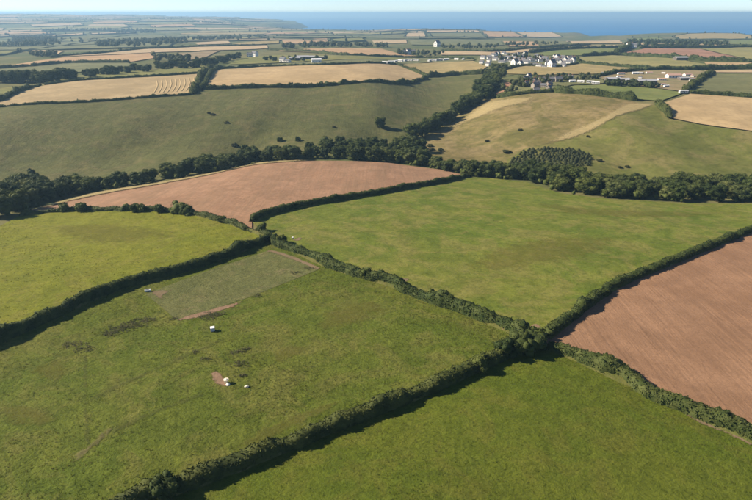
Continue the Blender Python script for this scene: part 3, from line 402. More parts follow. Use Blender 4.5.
  (100.0, 271.0, 8.3, 1, 'green tree, eighth from the left in the wood behind the large green field', 'in the wood behind the large green field'),
  (111.3, 300.9, 9.4, 2, 'pale green tree, ninth from the left in the wood behind the large green field', 'in the wood behind the large green field'),
  (110.0, 291.4, 10.7, 0, 'dark green tree, tenth from the left in the wood behind the large green field', 'in the wood behind the large green field'),
  (111.8, 280.0, 10.7, 1, 'green tree, eleventh from the left in the wood behind the large green field', 'in the wood behind the large green field'),
  (117.6, 295.1, 9.4, 1, 'green tree, twelfth from the left in the wood behind the large green field', 'in the wood behind the large green field'),
  (119.5, 284.9, 8.2, 1, 'green tree, thirteenth from the left in the wood behind the large green field', 'in the wood behind the large green field'),
  (110.8, 262.3, 9.7, 1, 'green tree, fourteenth from the left in the wood behind the large green field', 'in the wood behind the large green field'),
  (115.2, 269.3, 8.6, 0, 'dark green tree, fifteenth from the left in the wood behind the large green field', 'in the wood behind the large green field'),
  (118.8, 276.9, 6.0, 0, 'dark green tree, first from the left in the wood right of the plantation', 'in the wood right of the plantation'),
  (114.0, 261.2, 7.6, 0, 'dark green tree, second from the left in the wood right of the plantation', 'in the wood right of the plantation'),
  (127.5, 287.9, 7.6, 2, 'pale green tree, third from the left in the wood right of the plantation', 'in the wood right of the plantation'),
  (126.2, 279.2, 8.3, 1, 'green tree, fourth from the left in the wood right of the plantation', 'in the wood right of the plantation'),
  (122.7, 268.8, 6.6, 1, 'green tree, fifth from the left in the wood right of the plantation', 'in the wood right of the plantation'),
  (122.2, 261.0, 8.8, 2, 'pale green tree, sixth from the left in the wood right of the plantation', 'in the wood right of the plantation'),
  (120.3, 252.8, 7.6, 2, 'pale green tree, seventh from the left in the wood right of the plantation', 'in the wood right of the plantation'),
  (136.2, 282.0, 7.4, 0, 'dark green tree, eighth from the left in the wood right of the plantation', 'in the wood right of the plantation'),
  (130.3, 266.4, 7.9, 2, 'pale green tree, ninth from the left in the wood right of the plantation', 'in the wood right of the plantation'),
  (141.6, 289.8, 6.7, 1, 'green tree, tenth from the left in the wood right of the plantation', 'in the wood right of the plantation'),
  (135.4, 273.8, 8.6, 0, 'dark green tree, eleventh from the left in the wood right of the plantation', 'in the wood right of the plantation'),
  (128.5, 256.6, 8.0, 1, 'green tree, twelfth from the left in the wood right of the plantation', 'in the wood right of the plantation'),
  (150.5, 290.4, 7.1, 0, 'dark green tree, thirteenth from the left in the wood right of the plantation', 'in the wood right of the plantation'),
  (147.2, 282.7, 6.5, 1, 'green tree, fourteenth from the left in the wood right of the plantation', 'in the wood right of the plantation'),
  (136.6, 260.3, 8.1, 2, 'pale green tree, fifteenth from the left in the wood right of the plantation', 'in the wood right of the plantation'),
  (141.5, 269.3, 6.0, 0, 'dark green tree, sixteenth from the left in the wood right of the plantation', 'in the wood right of the plantation'),
  (134.6, 251.9, 7.5, 0, 'dark green tree, seventeenth from the left in the wood right of the plantation', 'in the wood right of the plantation'),
  (148.0, 274.7, 6.7, 0, 'dark green tree, eighteenth from the left in the wood right of the plantation', 'in the wood right of the plantation'),
  (146.2, 263.0, 6.3, 0, 'dark green tree, nineteenth from the left in the wood right of the plantation', 'in the wood right of the plantation'),
  (158.3, 284.8, 6.7, 2, 'pale green tree, twentieth from the left in the wood right of the plantation', 'in the wood right of the plantation'),
  (155.6, 275.0, 8.4, 2, 'pale green tree, twenty-first from the left in the wood right of the plantation', 'in the wood right of the plantation'),
  (154.3, 265.4, 8.7, 1, 'green tree, twenty-second from the left in the wood right of the plantation', 'in the wood right of the plantation'),
  (167.0, 286.3, 6.3, 0, 'dark green tree, twenty-third from the left in the wood right of the plantation', 'in the wood right of the plantation'),
  (148.4, 252.1, 7.0, 2, 'pale green tree, twenty-fourth from the left in the wood right of the plantation', 'in the wood right of the plantation'),
  (163.9, 279.1, 7.2, 2, 'pale green tree, twenty-fifth from the left in the wood right of the plantation', 'in the wood right of the plantation'),
  (150.0, 250.5, 8.8, 1, 'green tree, first from the left in the wood towards the right edge', 'in the wood towards the right edge'),
  (157.6, 264.0, 8.3, 0, 'dark green tree, second from the left in the wood towards the right edge', 'in the wood towards the right edge'),
  (163.3, 271.2, 7.1, 0, 'dark green tree, third from the left in the wood towards the right edge', 'in the wood towards the right edge'),
  (168.3, 279.3, 9.6, 0, 'dark green tree, fourth from the left in the wood towards the right edge', 'in the wood towards the right edge'),
  (176.8, 288.3, 9.3, 1, 'green tree, fifth from the left in the wood towards the right edge', 'in the wood towards the right edge'),
  (161.5, 254.4, 8.3, 0, 'dark green tree, sixth from the left in the wood towards the right edge', 'in the wood towards the right edge'),
  (177.4, 278.2, 9.6, 1, 'green tree, seventh from the left in the wood towards the right edge', 'in the wood towards the right edge'),
  (173.7, 268.2, 9.4, 0, 'dark green tree, eighth from the left in the wood towards the right edge', 'in the wood towards the right edge'),
  (170.1, 259.8, 7.1, 0, 'dark green tree, ninth from the left in the wood towards the right edge', 'in the wood towards the right edge'),
  (191.4, 286.0, 8.9, 2, 'pale green tree, tenth from the left in the wood towards the right edge', 'in the wood towards the right edge'),
  (187.8, 277.7, 6.8, 2, 'pale green tree, eleventh from the left in the wood towards the right edge', 'in the wood towards the right edge'),
  (170.0, 247.7, 8.5, 0, 'dark green tree, twelfth from the left in the wood towards the right edge', 'in the wood towards the right edge'),
  (199.5, 290.6, 7.3, 0, 'dark green tree, thirteenth from the left in the wood towards the right edge', 'in the wood towards the right edge'),
  (186.4, 267.5, 7.5, 2, 'pale green tree, fourteenth from the left in the wood towards the right edge', 'in the wood towards the right edge'),
  (182.1, 257.1, 8.4, 2, 'pale green tree, fifteenth from the left in the wood towards the right edge', 'in the wood towards the right edge'),
  (198.0, 278.1, 9.6, 0, 'dark green tree, sixteenth from the left in the wood towards the right edge', 'in the wood towards the right edge'),
  (209.1, 290.8, 8.6, 0, 'dark green tree, seventeenth from the left in the wood towards the right edge', 'in the wood towards the right edge'),
  (181.3, 247.8, 8.0, 2, 'pale green tree, eighteenth from the left in the wood towards the right edge', 'in the wood towards the right edge'),
  (205.6, 282.7, 8.5, 1, 'green tree, nineteenth from the left in the wood towards the right edge', 'in the wood towards the right edge'),
  (203.9, 271.1, 9.2, 1, 'green tree, twentieth from the left in the wood towards the right edge', 'in the wood towards the right edge'),
  (189.9, 251.1, 8.4, 0, 'dark green tree, twenty-first from the left in the wood towards the right edge', 'in the wood towards the right edge'),
  (199.0, 263.5, 8.1, 0, 'dark green tree, twenty-second from the left in the wood towards the right edge', 'in the wood towards the right edge'),
  (220.0, 291.2, 9.6, 0, 'dark green tree, twenty-third from the left in the wood towards the right edge', 'in the wood towards the right edge'),
  (214.7, 282.4, 8.7, 1, 'green tree, twenty-fourth from the left in the wood towards the right edge', 'in the wood towards the right edge'),
  (29.3, 418.3, 12.4, 1, 'green tree, first from the left in the gully wood', 'in the gully wood'),
  (37.9, 425.4, 10.8, 1, 'green tree, second from the left in the gully wood', 'in the gully wood'),
  (43.0, 437.8, 11.2, 0, 'dark green tree, third from the left in the gully wood', 'in the gully wood'),
  (49.5, 443.6, 11.1, 1, 'green tree, fourth from the left in the gully wood', 'in the gully wood'),
  (54.8, 458.2, 11.1, 1, 'green tree, fifth from the left in the gully wood', 'in the gully wood'),
  (63.4, 463.0, 11.6, 2, 'pale green tree, sixth from the left in the gully wood', 'in the gully wood'),
  (66.9, 470.9, 9.7, 0, 'dark green tree, seventh from the left in the gully wood', 'in the gully wood'),
  (72.9, 486.1, 11.5, 0, 'dark green tree, eighth from the left in the gully wood', 'in the gully wood'),
  (78.8, 496.1, 11.3, 0, 'dark green tree, ninth from the left in the gully wood', 'in the gully wood'),
  (84.7, 511.4, 11.7, 0, 'dark green tree, tenth from the left in the gully wood', 'in the gully wood'),
  (86.4, 502.0, 12.2, 0, 'dark green tree, eleventh from the left in the gully wood', 'in the gully wood'),
  (91.4, 526.7, 10.3, 1, 'green tree, twelfth from the left in the gully wood', 'in the gully wood'),
  (94.3, 511.4, 11.6, 2, 'pale green tree, thirteenth from the left in the gully wood', 'in the gully wood'),
  (99.6, 540.4, 9.7, 1, 'green tree, fourteenth from the left in the gully wood', 'in the gully wood'),
  (104.0, 554.6, 11.0, 0, 'dark green tree, fifteenth from the left in the gully wood', 'in the gully wood'),
  (99.2, 519.2, 9.5, 1, 'green tree, sixteenth from the left in the gully wood', 'in the gully wood'),
  (108.9, 573.1, 10.3, 0, 'dark green tree, seventeenth from the left in the gully wood', 'in the gully wood'),
  (113.1, 591.2, 11.9, 0, 'dark green tree, eighteenth from the left in the gully wood', 'in the gully wood'),
  (109.9, 562.1, 10.1, 1, 'green tree, nineteenth from the left in the gully wood', 'in the gully wood'),
  (107.9, 543.2, 11.9, 0, 'dark green tree, twentieth from the left in the gully wood', 'in the gully wood'),
  (119.9, 597.2, 12.0, 0, 'dark green tree, twenty-first from the left in the gully wood', 'in the gully wood'),
  (108.0, 528.7, 11.7, 0, 'dark green tree, twenty-second from the left in the gully wood', 'in the gully wood'),
  (118.3, 582.9, 12.5, 0, 'dark green tree, twenty-third from the left in the gully wood', 'in the gully wood'),
  (112.8, 552.2, 11.3, 2, 'pale green tree, twenty-fourth from the left in the gully wood', 'in the gully wood'),
  (124.4, 611.4, 12.0, 0, 'dark green tree, twenty-fifth from the left in the gully wood', 'in the gully wood'),
  (118.5, 570.4, 12.6, 1, 'green tree, twenty-sixth from the left in the gully wood', 'in the gully wood'),
  (118.8, 561.4, 11.4, 0, 'dark green tree, twenty-seventh from the left in the gully wood', 'in the gully wood'),
  (131.6, 622.9, 10.5, 0, 'dark green tree, twenty-eighth from the left in the gully wood', 'in the gully wood'),
  (135.7, 641.6, 9.3, 1, 'green tree, twenty-ninth from the left in the gully wood', 'in the gully wood'),
  (134.0, 631.6, 12.2, 1, 'green tree, thirtieth from the left in the gully wood', 'in the gully wood'),
  (132.4, 614.3, 11.4, 0, 'dark green tree, thirty-first from the left in the gully wood', 'in the gully wood'),
  (132.0, 604.6, 11.7, 1, 'green tree, thirty-second from the left in the gully wood', 'in the gully wood'),
  (126.6, 578.1, 10.4, 2, 'pale green tree, thirty-third from the left in the gully wood', 'in the gully wood'),
  (131.2, 591.5, 10.2, 1, 'green tree, thirty-fourth from the left in the gully wood', 'in the gully wood'),
  (137.0, 677.2, 8.7, 0, 'dark green tree, first from the left in the clump below the village', 'in the clump below the village'),
  (144.7, 705.5, 7.7, 0, 'dark green tree, second from the left in the clump below the village', 'in the clump below the village'),
  (143.3, 695.6, 7.2, 2, 'pale green tree, third from the left in the clump below the village', 'in the clump below the village'),
  (139.5, 657.5, 6.8, 0, 'dark green tree, fourth from the left in the clump below the village', 'in the clump below the village'),
  (132.8, 621.4, 7.0, 0, 'dark green tree, fifth from the left in the clump below the village', 'in the clump below the village'),
  (159.2, 748.9, 9.7, 1, 'green tree, sixth from the left in the clump below the village', 'in the clump below the village'),
  (130.3, 601.6, 10.0, 0, 'dark green tree, seventh from the left in the clump below the village', 'in the clump below the village'),
  (153.5, 700.8, 8.6, 1, 'green tree, eighth from the left in the clump below the village', 'in the clump below the village'),
  (161.3, 738.1, 7.8, 2, 'pale green tree, ninth from the left in the clump below the village', 'in the clump below the village'),
  (148.4, 672.0, 6.7, 0, 'dark green tree, tenth from the left in the clump below the village', 'in the clump below the village'),
  (145.2, 645.1, 7.9, 2, 'pale green tree, eleventh from the left in the clump below the village', 'in the clump below the village'),
  (170.2, 761.7, 6.9, 0, 'dark green tree, twelfth from the left in the clump below the village', 'in the clump below the village'),
  (157.3, 680.7, 10.0, 2, 'pale green tree, thirteenth from the left in the clump below the village', 'in the clump below the village'),
  (174.8, 750.6, 8.7, 1, 'green tree, fourteenth from the left in the clump below the village', 'in the clump below the village'),
  (-401.8, 585.8, 11.3, 2, 'pale green tree, first from the left in the left tree line below the sage field', 'in the left tree line below the sage field'),
  (-403.2, 593.9, 11.0, 0, 'dark green tree, second from the left in the left tree line below the sage field', 'in the left tree line below the sage field'),
  (-397.5, 595.2, 11.6, 0, 'dark green tree, third from the left in the left tree line below the sage field', 'in the left tree line below the sage field'),
  (-386.8, 585.7, 12.9, 0, 'dark green tree, fourth from the left in the left tree line below the sage field', 'in the left tree line below the sage field'),
  (-381.5, 581.5, 11.3, 1, 'green tree, fifth from the left in the left tree line below the sage field', 'in the left tree line below the sage field'),
  (-385.2, 594.3, 12.0, 1, 'green tree, sixth from the left in the left tree line below the sage field', 'in the left tree line below the sage field'),
  (-380.1, 595.1, 10.0, 0, 'dark green tree, seventh from the left in the left tree line below the sage field', 'in the left tree line below the sage field'),
  (-374.6, 594.7, 12.8, 0, 'dark green tree, eighth from the left in the left tree line below the sage field', 'in the left tree line below the sage field'),
  (-366.2, 587.8, 10.4, 2, 'pale green tree, ninth from the left in the left tree line below the sage field', 'in the left tree line below the sage field'),
  (-361.1, 588.0, 11.5, 0, 'dark green tree, tenth from the left in the left tree line below the sage field', 'in the left tree line below the sage field'),
  (-357.1, 586.0, 11.6, 1, 'green tree, eleventh from the left in the left tree line below the sage field', 'in the left tree line below the sage field'),
  (-354.5, 592.4, 11.8, 0, 'dark green tree, twelfth from the left in the left tree line below the sage field', 'in the left tree line below the sage field'),
  (-349.3, 591.7, 12.0, 0, 'dark green tree, thirteenth from the left in the left tree line below the sage field', 'in the left tree line below the sage field'),
  (-349.1, 600.5, 11.9, 0, 'dark green tree, fourteenth from the left in the left tree line below the sage field', 'in the left tree line below the sage field'),
  (-354.3, 620.2, 12.4, 0, 'dark green tree, fifteenth from the left in the left tree line below the sage field', 'in the left tree line below the sage field'),
  (-345.6, 614.5, 11.3, 0, 'dark green tree, sixteenth from the left in the left tree line below the sage field', 'in the left tree line below the sage field'),
  (-347.8, 626.5, 9.6, 0, 'dark green tree, seventeenth from the left in the left tree line below the sage field', 'in the left tree line below the sage field'),
  (-340.0, 643.9, 7.6, 0, 'dark green tree, first from the left in the tree line above the swathed stubble', 'in the tree line above the swathed stubble'),
  (-330.5, 636.3, 9.4, 2, 'pale green tree, second from the left in the tree line above the swathed stubble', 'in the tree line above the swathed stubble'),
  (-336.2, 661.4, 7.1, 1, 'green tree, third from the left in the tree line above the swathed stubble', 'in the tree line above the swathed stubble'),
  (-329.9, 663.1, 7.4, 0, 'dark green tree, fourth from the left in the tree line above the swathed stubble', 'in the tree line above the swathed stubble'),
  (-323.3, 663.5, 10.5, 1, 'green tree, fifth from the left in the tree line above the swathed stubble', 'in the tree line above the swathed stubble'),
  (-313.4, 662.6, 9.1, 0, 'dark green tree, sixth from the left in the tree line above the swathed stubble', 'in the tree line above the swathed stubble'),
  (-318.9, 687.8, 7.6, 0, 'dark green tree, seventh from the left in the tree line above the swathed stubble', 'in the tree line above the swathed stubble'),
  (-308.4, 683.1, 7.9, 0, 'dark green tree, eighth from the left in the tree line above the swathed stubble', 'in the tree line above the swathed stubble'),
  (-312.4, 711.3, 9.0, 1, 'green tree, ninth from the left in the tree line above the swathed stubble', 'in the tree line above the swathed stubble'),
  (-303.0, 705.9, 7.8, 1, 'green tree, tenth from the left in the tree line above the swathed stubble', 'in the tree line above the swathed stubble'),
  (-291.1, 695.5, 7.3, 0, 'dark green tree, eleventh from the left in the tree line above the swathed stubble', 'in the tree line above the swathed stubble'),
  (-295.5, 717.7, 7.4, 0, 'dark green tree, twelfth from the left in the tree line above the swathed stubble', 'in the tree line above the swathed stubble'),
  (-296.4, 749.2, 10.0, 2, 'pale green tree, thirteenth from the left in the tree line above the swathed stubble', 'in the tree line above the swathed stubble'),
  (-283.4, 731.3, 8.7, 2, 'pale green tree, fourteenth from the left in the tree line above the swathed stubble', 'in the tree line above the swathed stubble'),
  (-284.6, 751.5, 8.3, 1, 'green tree, fifteenth from the left in the tree line above the swathed stubble', 'in the tree line above the swathed stubble'),
  (-276.6, 748.7, 10.4, 0, 'dark green tree, sixteenth from the left in the tree line above the swathed stubble', 'in the tree line above the swathed stubble'),
  (-271.1, 760.4, 10.9, 0, 'dark green tree, seventeenth from the left in the tree line above the swathed stubble', 'in the tree line above the swathed stubble'),
  (-257.7, 739.4, 9.6, 0, 'dark green tree, eighteenth from the left in the tree line above the swathed stubble', 'in the tree line above the swathed stubble'),
  (-248.7, 748.4, 7.2, 0, 'dark green tree, nineteenth from the left in the tree line above the swathed stubble', 'in the tree line above the swathed stubble'),
  (-244.9, 753.8, 10.7, 1, 'green tree, twentieth from the left in the tree line above the swathed stubble', 'in the tree line above the swathed stubble'),
  (-241.7, 748.2, 11.1, 1, 'green tree, first from the left in the trees left of the white barn farm', 'in the trees left of the white barn farm'),
  (-254.7, 804.2, 8.9, 0, 'dark green tree, second from the left in the trees left of the white barn farm', 'in the trees left of the white barn farm'),
  (-241.6, 781.2, 11.3, 0, 'dark green tree, third from the left in the trees left of the white barn farm', 'in the trees left of the white barn farm'),
  (-235.4, 791.5, 10.7, 0, 'dark green tree, fourth from the left in the trees left of the white barn farm', 'in the trees left of the white barn farm'),
  (-235.2, 811.1, 8.5, 2, 'pale green tree, fifth from the left in the trees left of the white barn farm', 'in the trees left of the white barn farm'),
  (-236.3, 838.2, 10.4, 0, 'dark green tree, sixth from the left in the trees left of the white barn farm', 'in the trees left of the white barn farm'),
  (-229.2, 842.3, 11.5, 2, 'pale green tree, seventh from the left in the trees left of the white barn farm', 'in the trees left of the white barn farm'),
  (-235.6, 887.5, 10.3, 1, 'green tree, eighth from the left in the trees left of the white barn farm', 'in the trees left of the white barn farm'),
  (-229.6, 899.2, 8.9, 0, 'dark green tree, ninth from the left in the trees left of the white barn farm', 'in the trees left of the white barn farm'),
  (-228.6, 923.0, 10.1, 0, 'dark green tree, tenth from the left in the trees left of the white barn farm', 'in the trees left of the white barn farm'),
  (-175.7, 883.6, 6.5, 1, 'green tree, first from the left beside the white barn farm', 'beside the white barn farm'),
  (-170.0, 894.7, 6.8, 0, 'dark green tree, second from the left beside the white barn farm', 'beside the white barn farm'),
  (-158.4, 865.3, 6.6, 1, 'green tree, third from the left beside the white barn farm', 'beside the white barn farm'),
  (3.3, 435.7, 9.2, 1, 'lone round dark tree standing alone on the olive hillside above the wood', 'standing alone on the olive hillside above the wood'),
]
BUSHES = [
  (-139.1, 218.9, 4.5, 'round bush, leftmost on the hedge above the yellow-green meadow'),
  (-130.2, 217.6, 4.2, "round bush, second from the left on the meadow's far hedge"),
  (-104.0, 212.9, 4.3, "broad bush at the middle of the meadow's far hedge"),
  (-101.1, 212.2, 3.6, "bush just right of the middle bush on the meadow's far hedge"),
  (-92.2, 209.6, 3.6, "low bush between the two taller ones on the meadow's far hedge"),
  (-84.0, 208.2, 5.2, 'tallest bush on the hedge above the yellow-green meadow'),
  (-79.3, 205.6, 4.4, "bush right beside the tallest one on the meadow's far hedge"),
  (-61.2, 193.5, 3.0, 'small bush where the meadow hedge drops to the junction'),
  (-43.1, 182.6, 3.2, 'dark bush at the upper hedge junction'),
  (-33.8, 170.2, 3.4, 'spreading bush at the top end of the ragged hedge'),
  (29.5, 99.5, 4.6, 'dark bushy tree at the left of the lower hedge junction'),
  (33.1, 100.9, 5.4, 'tallest dark bushy tree at the lower hedge junction'),
  (36.6, 102.7, 4.8, 'dark bushy tree on the right of the lower hedge junction'),
  (39.1, 107.3, 3.4, 'low bush behind the lower hedge junction'),
  (-3.4, 141.9, 3.4, 'bush standing above the ragged hedge near the grey trough'),
  (15.6, 126.9, 3.2, 'bush on the ragged hedge casting a long shadow'),
  (17.7, 125.2, 3.0, 'second bush on the ragged hedge by the gateway'),
  (-33.1, 59.2, 4.2, 'dark tree at the near end of the foreground hedge'),
  (22.5, 93.9, 4.0, 'bush swelling above the foreground hedge near its junction'),
  (93.9, 369.3, 3.6, 'gorse bush beside the young plantation'),
  (84.5, 395.8, 2.2, 'low gorse bush in the middle of the tan hillside'),
  (110.1, 401.2, 2.2, 'low gorse bush high on the tan hillside'),
  (48.1, 382.3, 3.2, 'gorse bush beside the gully mouth'),
  (41.1, 394.5, 2.6, 'gorse bush by the gully wood on the tan hillside'),
  (41.7, 384.9, 2.4, 'small gorse bush at the gully mouth'),
  (-135.1, 440.3, 2.4, 'dark gorse clump high on the olive hillside'),
  (-139.4, 443.9, 2.2, 'gorse bush beside the dark clump high on the olive hillside'),
  (-119.1, 422.0, 2.2, 'gorse clump below the first on the olive hillside'),
  (-33.9, 424.7, 1.9, 'small gorse bush left of the lone hillside tree'),
  (153.3, 377.4, 1.8, 'tiny gorse bush on the green hillside'),
  (164.6, 334.1, 2.2, 'gorse clump low on the green hillside'),
  (159.6, 333.1, 1.8, 'smaller gorse clump low on the green hillside'),
  (149.2, 342.6, 2.0, "gorse bush at the plantation's right corner"),
  (-224.9, 331.3, 4.2, 'dark thicket bush above the wood at the left edge'),
  (-72.6, 393.5, 4.0, 'thicket bush above the wood on the olive hillside'),
  (-58.6, 390.6, 3.6, 'right thicket bush above the wood on the olive hillside'),
  (-104.6, 384.3, 3.6, 'scrub bush above the wood below the gorse clumps'),
  (-97.1, 383.3, 4, 'scrub bush at the top edge of the wood'),
  (-38.1, 388.0, 5, 'pale bush at the top edge of the wood'),
  (-87.7, 560.6, 4, 'small round hedge tree under the long golden stubble'),
  (-57.5, 567.9, 4.5, 'larger round hedge tree under the long golden stubble'),
]
SAPLINGS = [(109.1, 347.8), (140.2, 343.2), (94.7, 344.9), (92.6, 336.3), (126.3, 334.9), (144.4, 347.6), (136.8, 349.6), (134.7, 333.3), (124.6, 358.7), (120.8, 363.2), (100.8, 355.8), (126.8, 342.0), (105.7, 342.4), (123.8, 333.9), (131.8, 344.1), (107.4, 357.4), (139.8, 354.1), (108.0, 334.6), (107.6, 330.1), (104.8, 366.7), (125.3, 355.5), (94.9, 354.5), (117.6, 337.3), (120.2, 349.7), (119.5, 358.9), (135.3, 351.5), (109.3, 344.0), (144.6, 351.4), (115.1, 336.4), (121.0, 339.6), (105.1, 338.8), (105.6, 347.7), (115.7, 345.0), (101.4, 329.7), (134.7, 338.2), (112.3, 347.2), (95.6, 350.0), (94.3, 342.7), (141.9, 349.5), (117.3, 333.9), (130.4, 341.4), (90.8, 340.0), (93.8, 339.0), (111.2, 359.4), (104.3, 334.9), (111.2, 350.9), (140.5, 338.7), (116.2, 354.4), (124.9, 340.1), (100.5, 350.8), (129.4, 344.5), (103.7, 343.7), (135.1, 354.2), (108.8, 366.4), (107.0, 362.4), (100.0, 333.1), (95.6, 336.0), (103.0, 350.9), (135.1, 335.9), (115.0, 348.3), (116.0, 330.4), (137.5, 343.8), (98.8, 358.2), (123.1, 341.7), (118.9, 344.7), (122.1, 345.0), (97.2, 348.2), (131.5, 338.2), (101.0, 361.2), (116.4, 363.9), (121.8, 329.2), (104.0, 331.2), (115.1, 358.1), (131.8, 358.6), (128.1, 349.7), (99.9, 346.3), (92.4, 345.2), (128.5, 355.0), (114.1, 364.5), (111.6, 339.1), (136.2, 358.6), (102.6, 346.7), (104.9, 364.3), (107.9, 340.4), (125.9, 348.0), (136.6, 356.0), (142.5, 354.8), (118.5, 331.5), (133.2, 350.5), (124.7, 336.8), (122.7, 360.3), (106.4, 332.3), (111.1, 355.3), (97.7, 341.9), (112.8, 335.2), (96.4, 339.7), (139.5, 348.2), (99.3, 335.5), (132.9, 335.4), (101.9, 339.7), (99.9, 338.6), (124.9, 353.1), (105.5, 358.8), (112.8, 328.5), (105.4, 356.3), (89.7, 342.8), (116.1, 360.3), (122.0, 355.1), (113.6, 332.3), (110.3, 361.7), (121.3, 332.1), (137.7, 352.0), (110.6, 364.6), (132.6, 347.2), (96.8, 330.9), (110.0, 332.8), (115.7, 341.2), (119.3, 355.3), (94.3, 332.0), (133.8, 342.4), (129.6, 334.2), (120.5, 334.4), (125.9, 362.2), (143.0, 342.6), (140.1, 335.3), (112.9, 344.4), (113.2, 353.9), (142.0, 346.7), (130.5, 332.0), (137.7, 340.4), (136.8, 346.7), (144.1, 344.7), (95.9, 356.7), (102.3, 363.5), (110.5, 329.8), (118.9, 364.9), (111.3, 341.4), (134.8, 348.0), (130.2, 351.8), (107.8, 350.1), (128.5, 347.2), (102.0, 337.3), (137.8, 337.6), (130.8, 348.7), (129.1, 337.3), (122.9, 351.5), (124.4, 330.3), (116.7, 350.9), (130.8, 354.1), (98.7, 352.8), (100.1, 341.3), (129.7, 360.6), (127.0, 330.8), (125.3, 350.2), (118.2, 328.9), (108.0, 353.2), (108.3, 359.9), (138.2, 333.7), (127.2, 360.3), (102.2, 353.2), (139.2, 345.6), (140.1, 357.0), (118.0, 361.8), (93.0, 350.4), (109.6, 337.1), (117.9, 357.2), (113.7, 356.3), (104.2, 361.9), (117.4, 339.6), (117.6, 348.2), (126.9, 345.0), (98.0, 344.6), (107.0, 344.3), (134.5, 344.6), (133.4, 356.7), (140.1, 351.8), (102.8, 358.1), (124.7, 343.7), (97.2, 333.6), (127.8, 357.2), (120.9, 336.7), (97.3, 337.5), (114.5, 361.9), (122.4, 348.5), (118.8, 351.9), (127.3, 352.0), (113.0, 349.5), (120.7, 343.2), (123.3, 363.2), (128.0, 339.9), (91.7, 347.4), (133.9, 359.4), (118.5, 341.7), (105.7, 352.7), (97.4, 354.8), (103.7, 341.2), (108.7, 355.5), (101.6, 335.0), (103.2, 355.2), (121.8, 357.6), (142.3, 351.8), (92.6, 333.7), (106.9, 336.9), (124.6, 346.1), (97.8, 350.5), (101.1, 343.6), (132.7, 331.5), (114.3, 339.3), (141.2, 341.0), (115.3, 328.0), (133.0, 340.3), (120.2, 346.9), (101.5, 348.8), (114.2, 351.6), (132.8, 353.0), (107.2, 364.7), (130.7, 356.5), (99.3, 330.8), (105.3, 329.2), (96.4, 352.3), (92.2, 341.9), (94.4, 348.0), (127.5, 333.0)]
RUSHES = [
  (-64.5, 107.8, 2.2, 'left end clump of the grey rush strip by the meadow hedge'),
  (-63.5, 109.8, 2.6, 'second clump of the grey rush strip by the meadow hedge'),
  (-62.1, 111.1, 2.2, 'middle clump of the grey rush strip by the meadow hedge'),
  (-60.8, 112.7, 2.4, 'fourth clump of the grey rush strip by the meadow hedge'),
  (-59.0, 114.6, 2.0, 'right end clump of the grey rush strip by the meadow hedge'),
  (-43.6, 116.0, 2.0, "left dark rush clump below the paddock's bare edge"),
  (-43.0, 117.7, 2.2, "middle dark rush clump below the paddock's bare edge"),
  (-42.1, 118.0, 1.8, "right dark rush clump below the paddock's bare edge"),
  (-31.9, 99.4, 1.5, 'rush clump right of the white cube tank'),
  (-30.0, 100.3, 1.2, 'small rush clump furthest right of the white cube tank'),
  (-30.0, 94.5, 1.8, 'broad rush clump between the tank and the cream tub'),
  (-28.5, 90.1, 1.0, 'small rush clump just above the cream tub'),
  (-41.3, 99.3, 0.9, 'small rush clump left of the cream tub'),
  (-71.0, 102.3, 2.0, 'dark rush clump near the meadow hedge shadow, left one'),
  (-67.2, 100.4, 2.0, 'dark rush clump near the meadow hedge shadow, right one'),
  (-38.3, 96.4, 0.8, 'tiny rush clump between tank and cream tub'),
  (-51.9, 115.3, 1.2, "dark rush clump at the paddock's front corner"),
  (-33.4, 129.2, 1.2, "rush clump along the paddock's front edge"),
  (-20.9, 148.3, 1.6, "rush clump at the paddock's right corner"),
  (-24.9, 144.9, 1.4, "rush clump inside the paddock's right end"),
]
TROUGHS = [
  (-64.9, 130.5, 'trough_box', 'white water trough in the corner of the paddock'),
  (-40.3, 109.2, 'tank', 'white cube water tank with grey-blue sides in the pasture'),
  (-31.1, 87.5, 'tub', 'cream feed tub beside a patch of bare pasture earth'),
  (-30.2, 174.4, 'tub_small', 'small white tub by the top of the ragged hedge'),
  (6.8, 139.9, 'trough_grey', 'grey water trough in the shadow of the ragged hedge'),
  (44.5, 110.7, 'drum', 'pale grey drum in the shaded corner of the red soil'),
  (-26.6, 86.3, 'stone', 'pale stone lying in the pasture grass'),
]
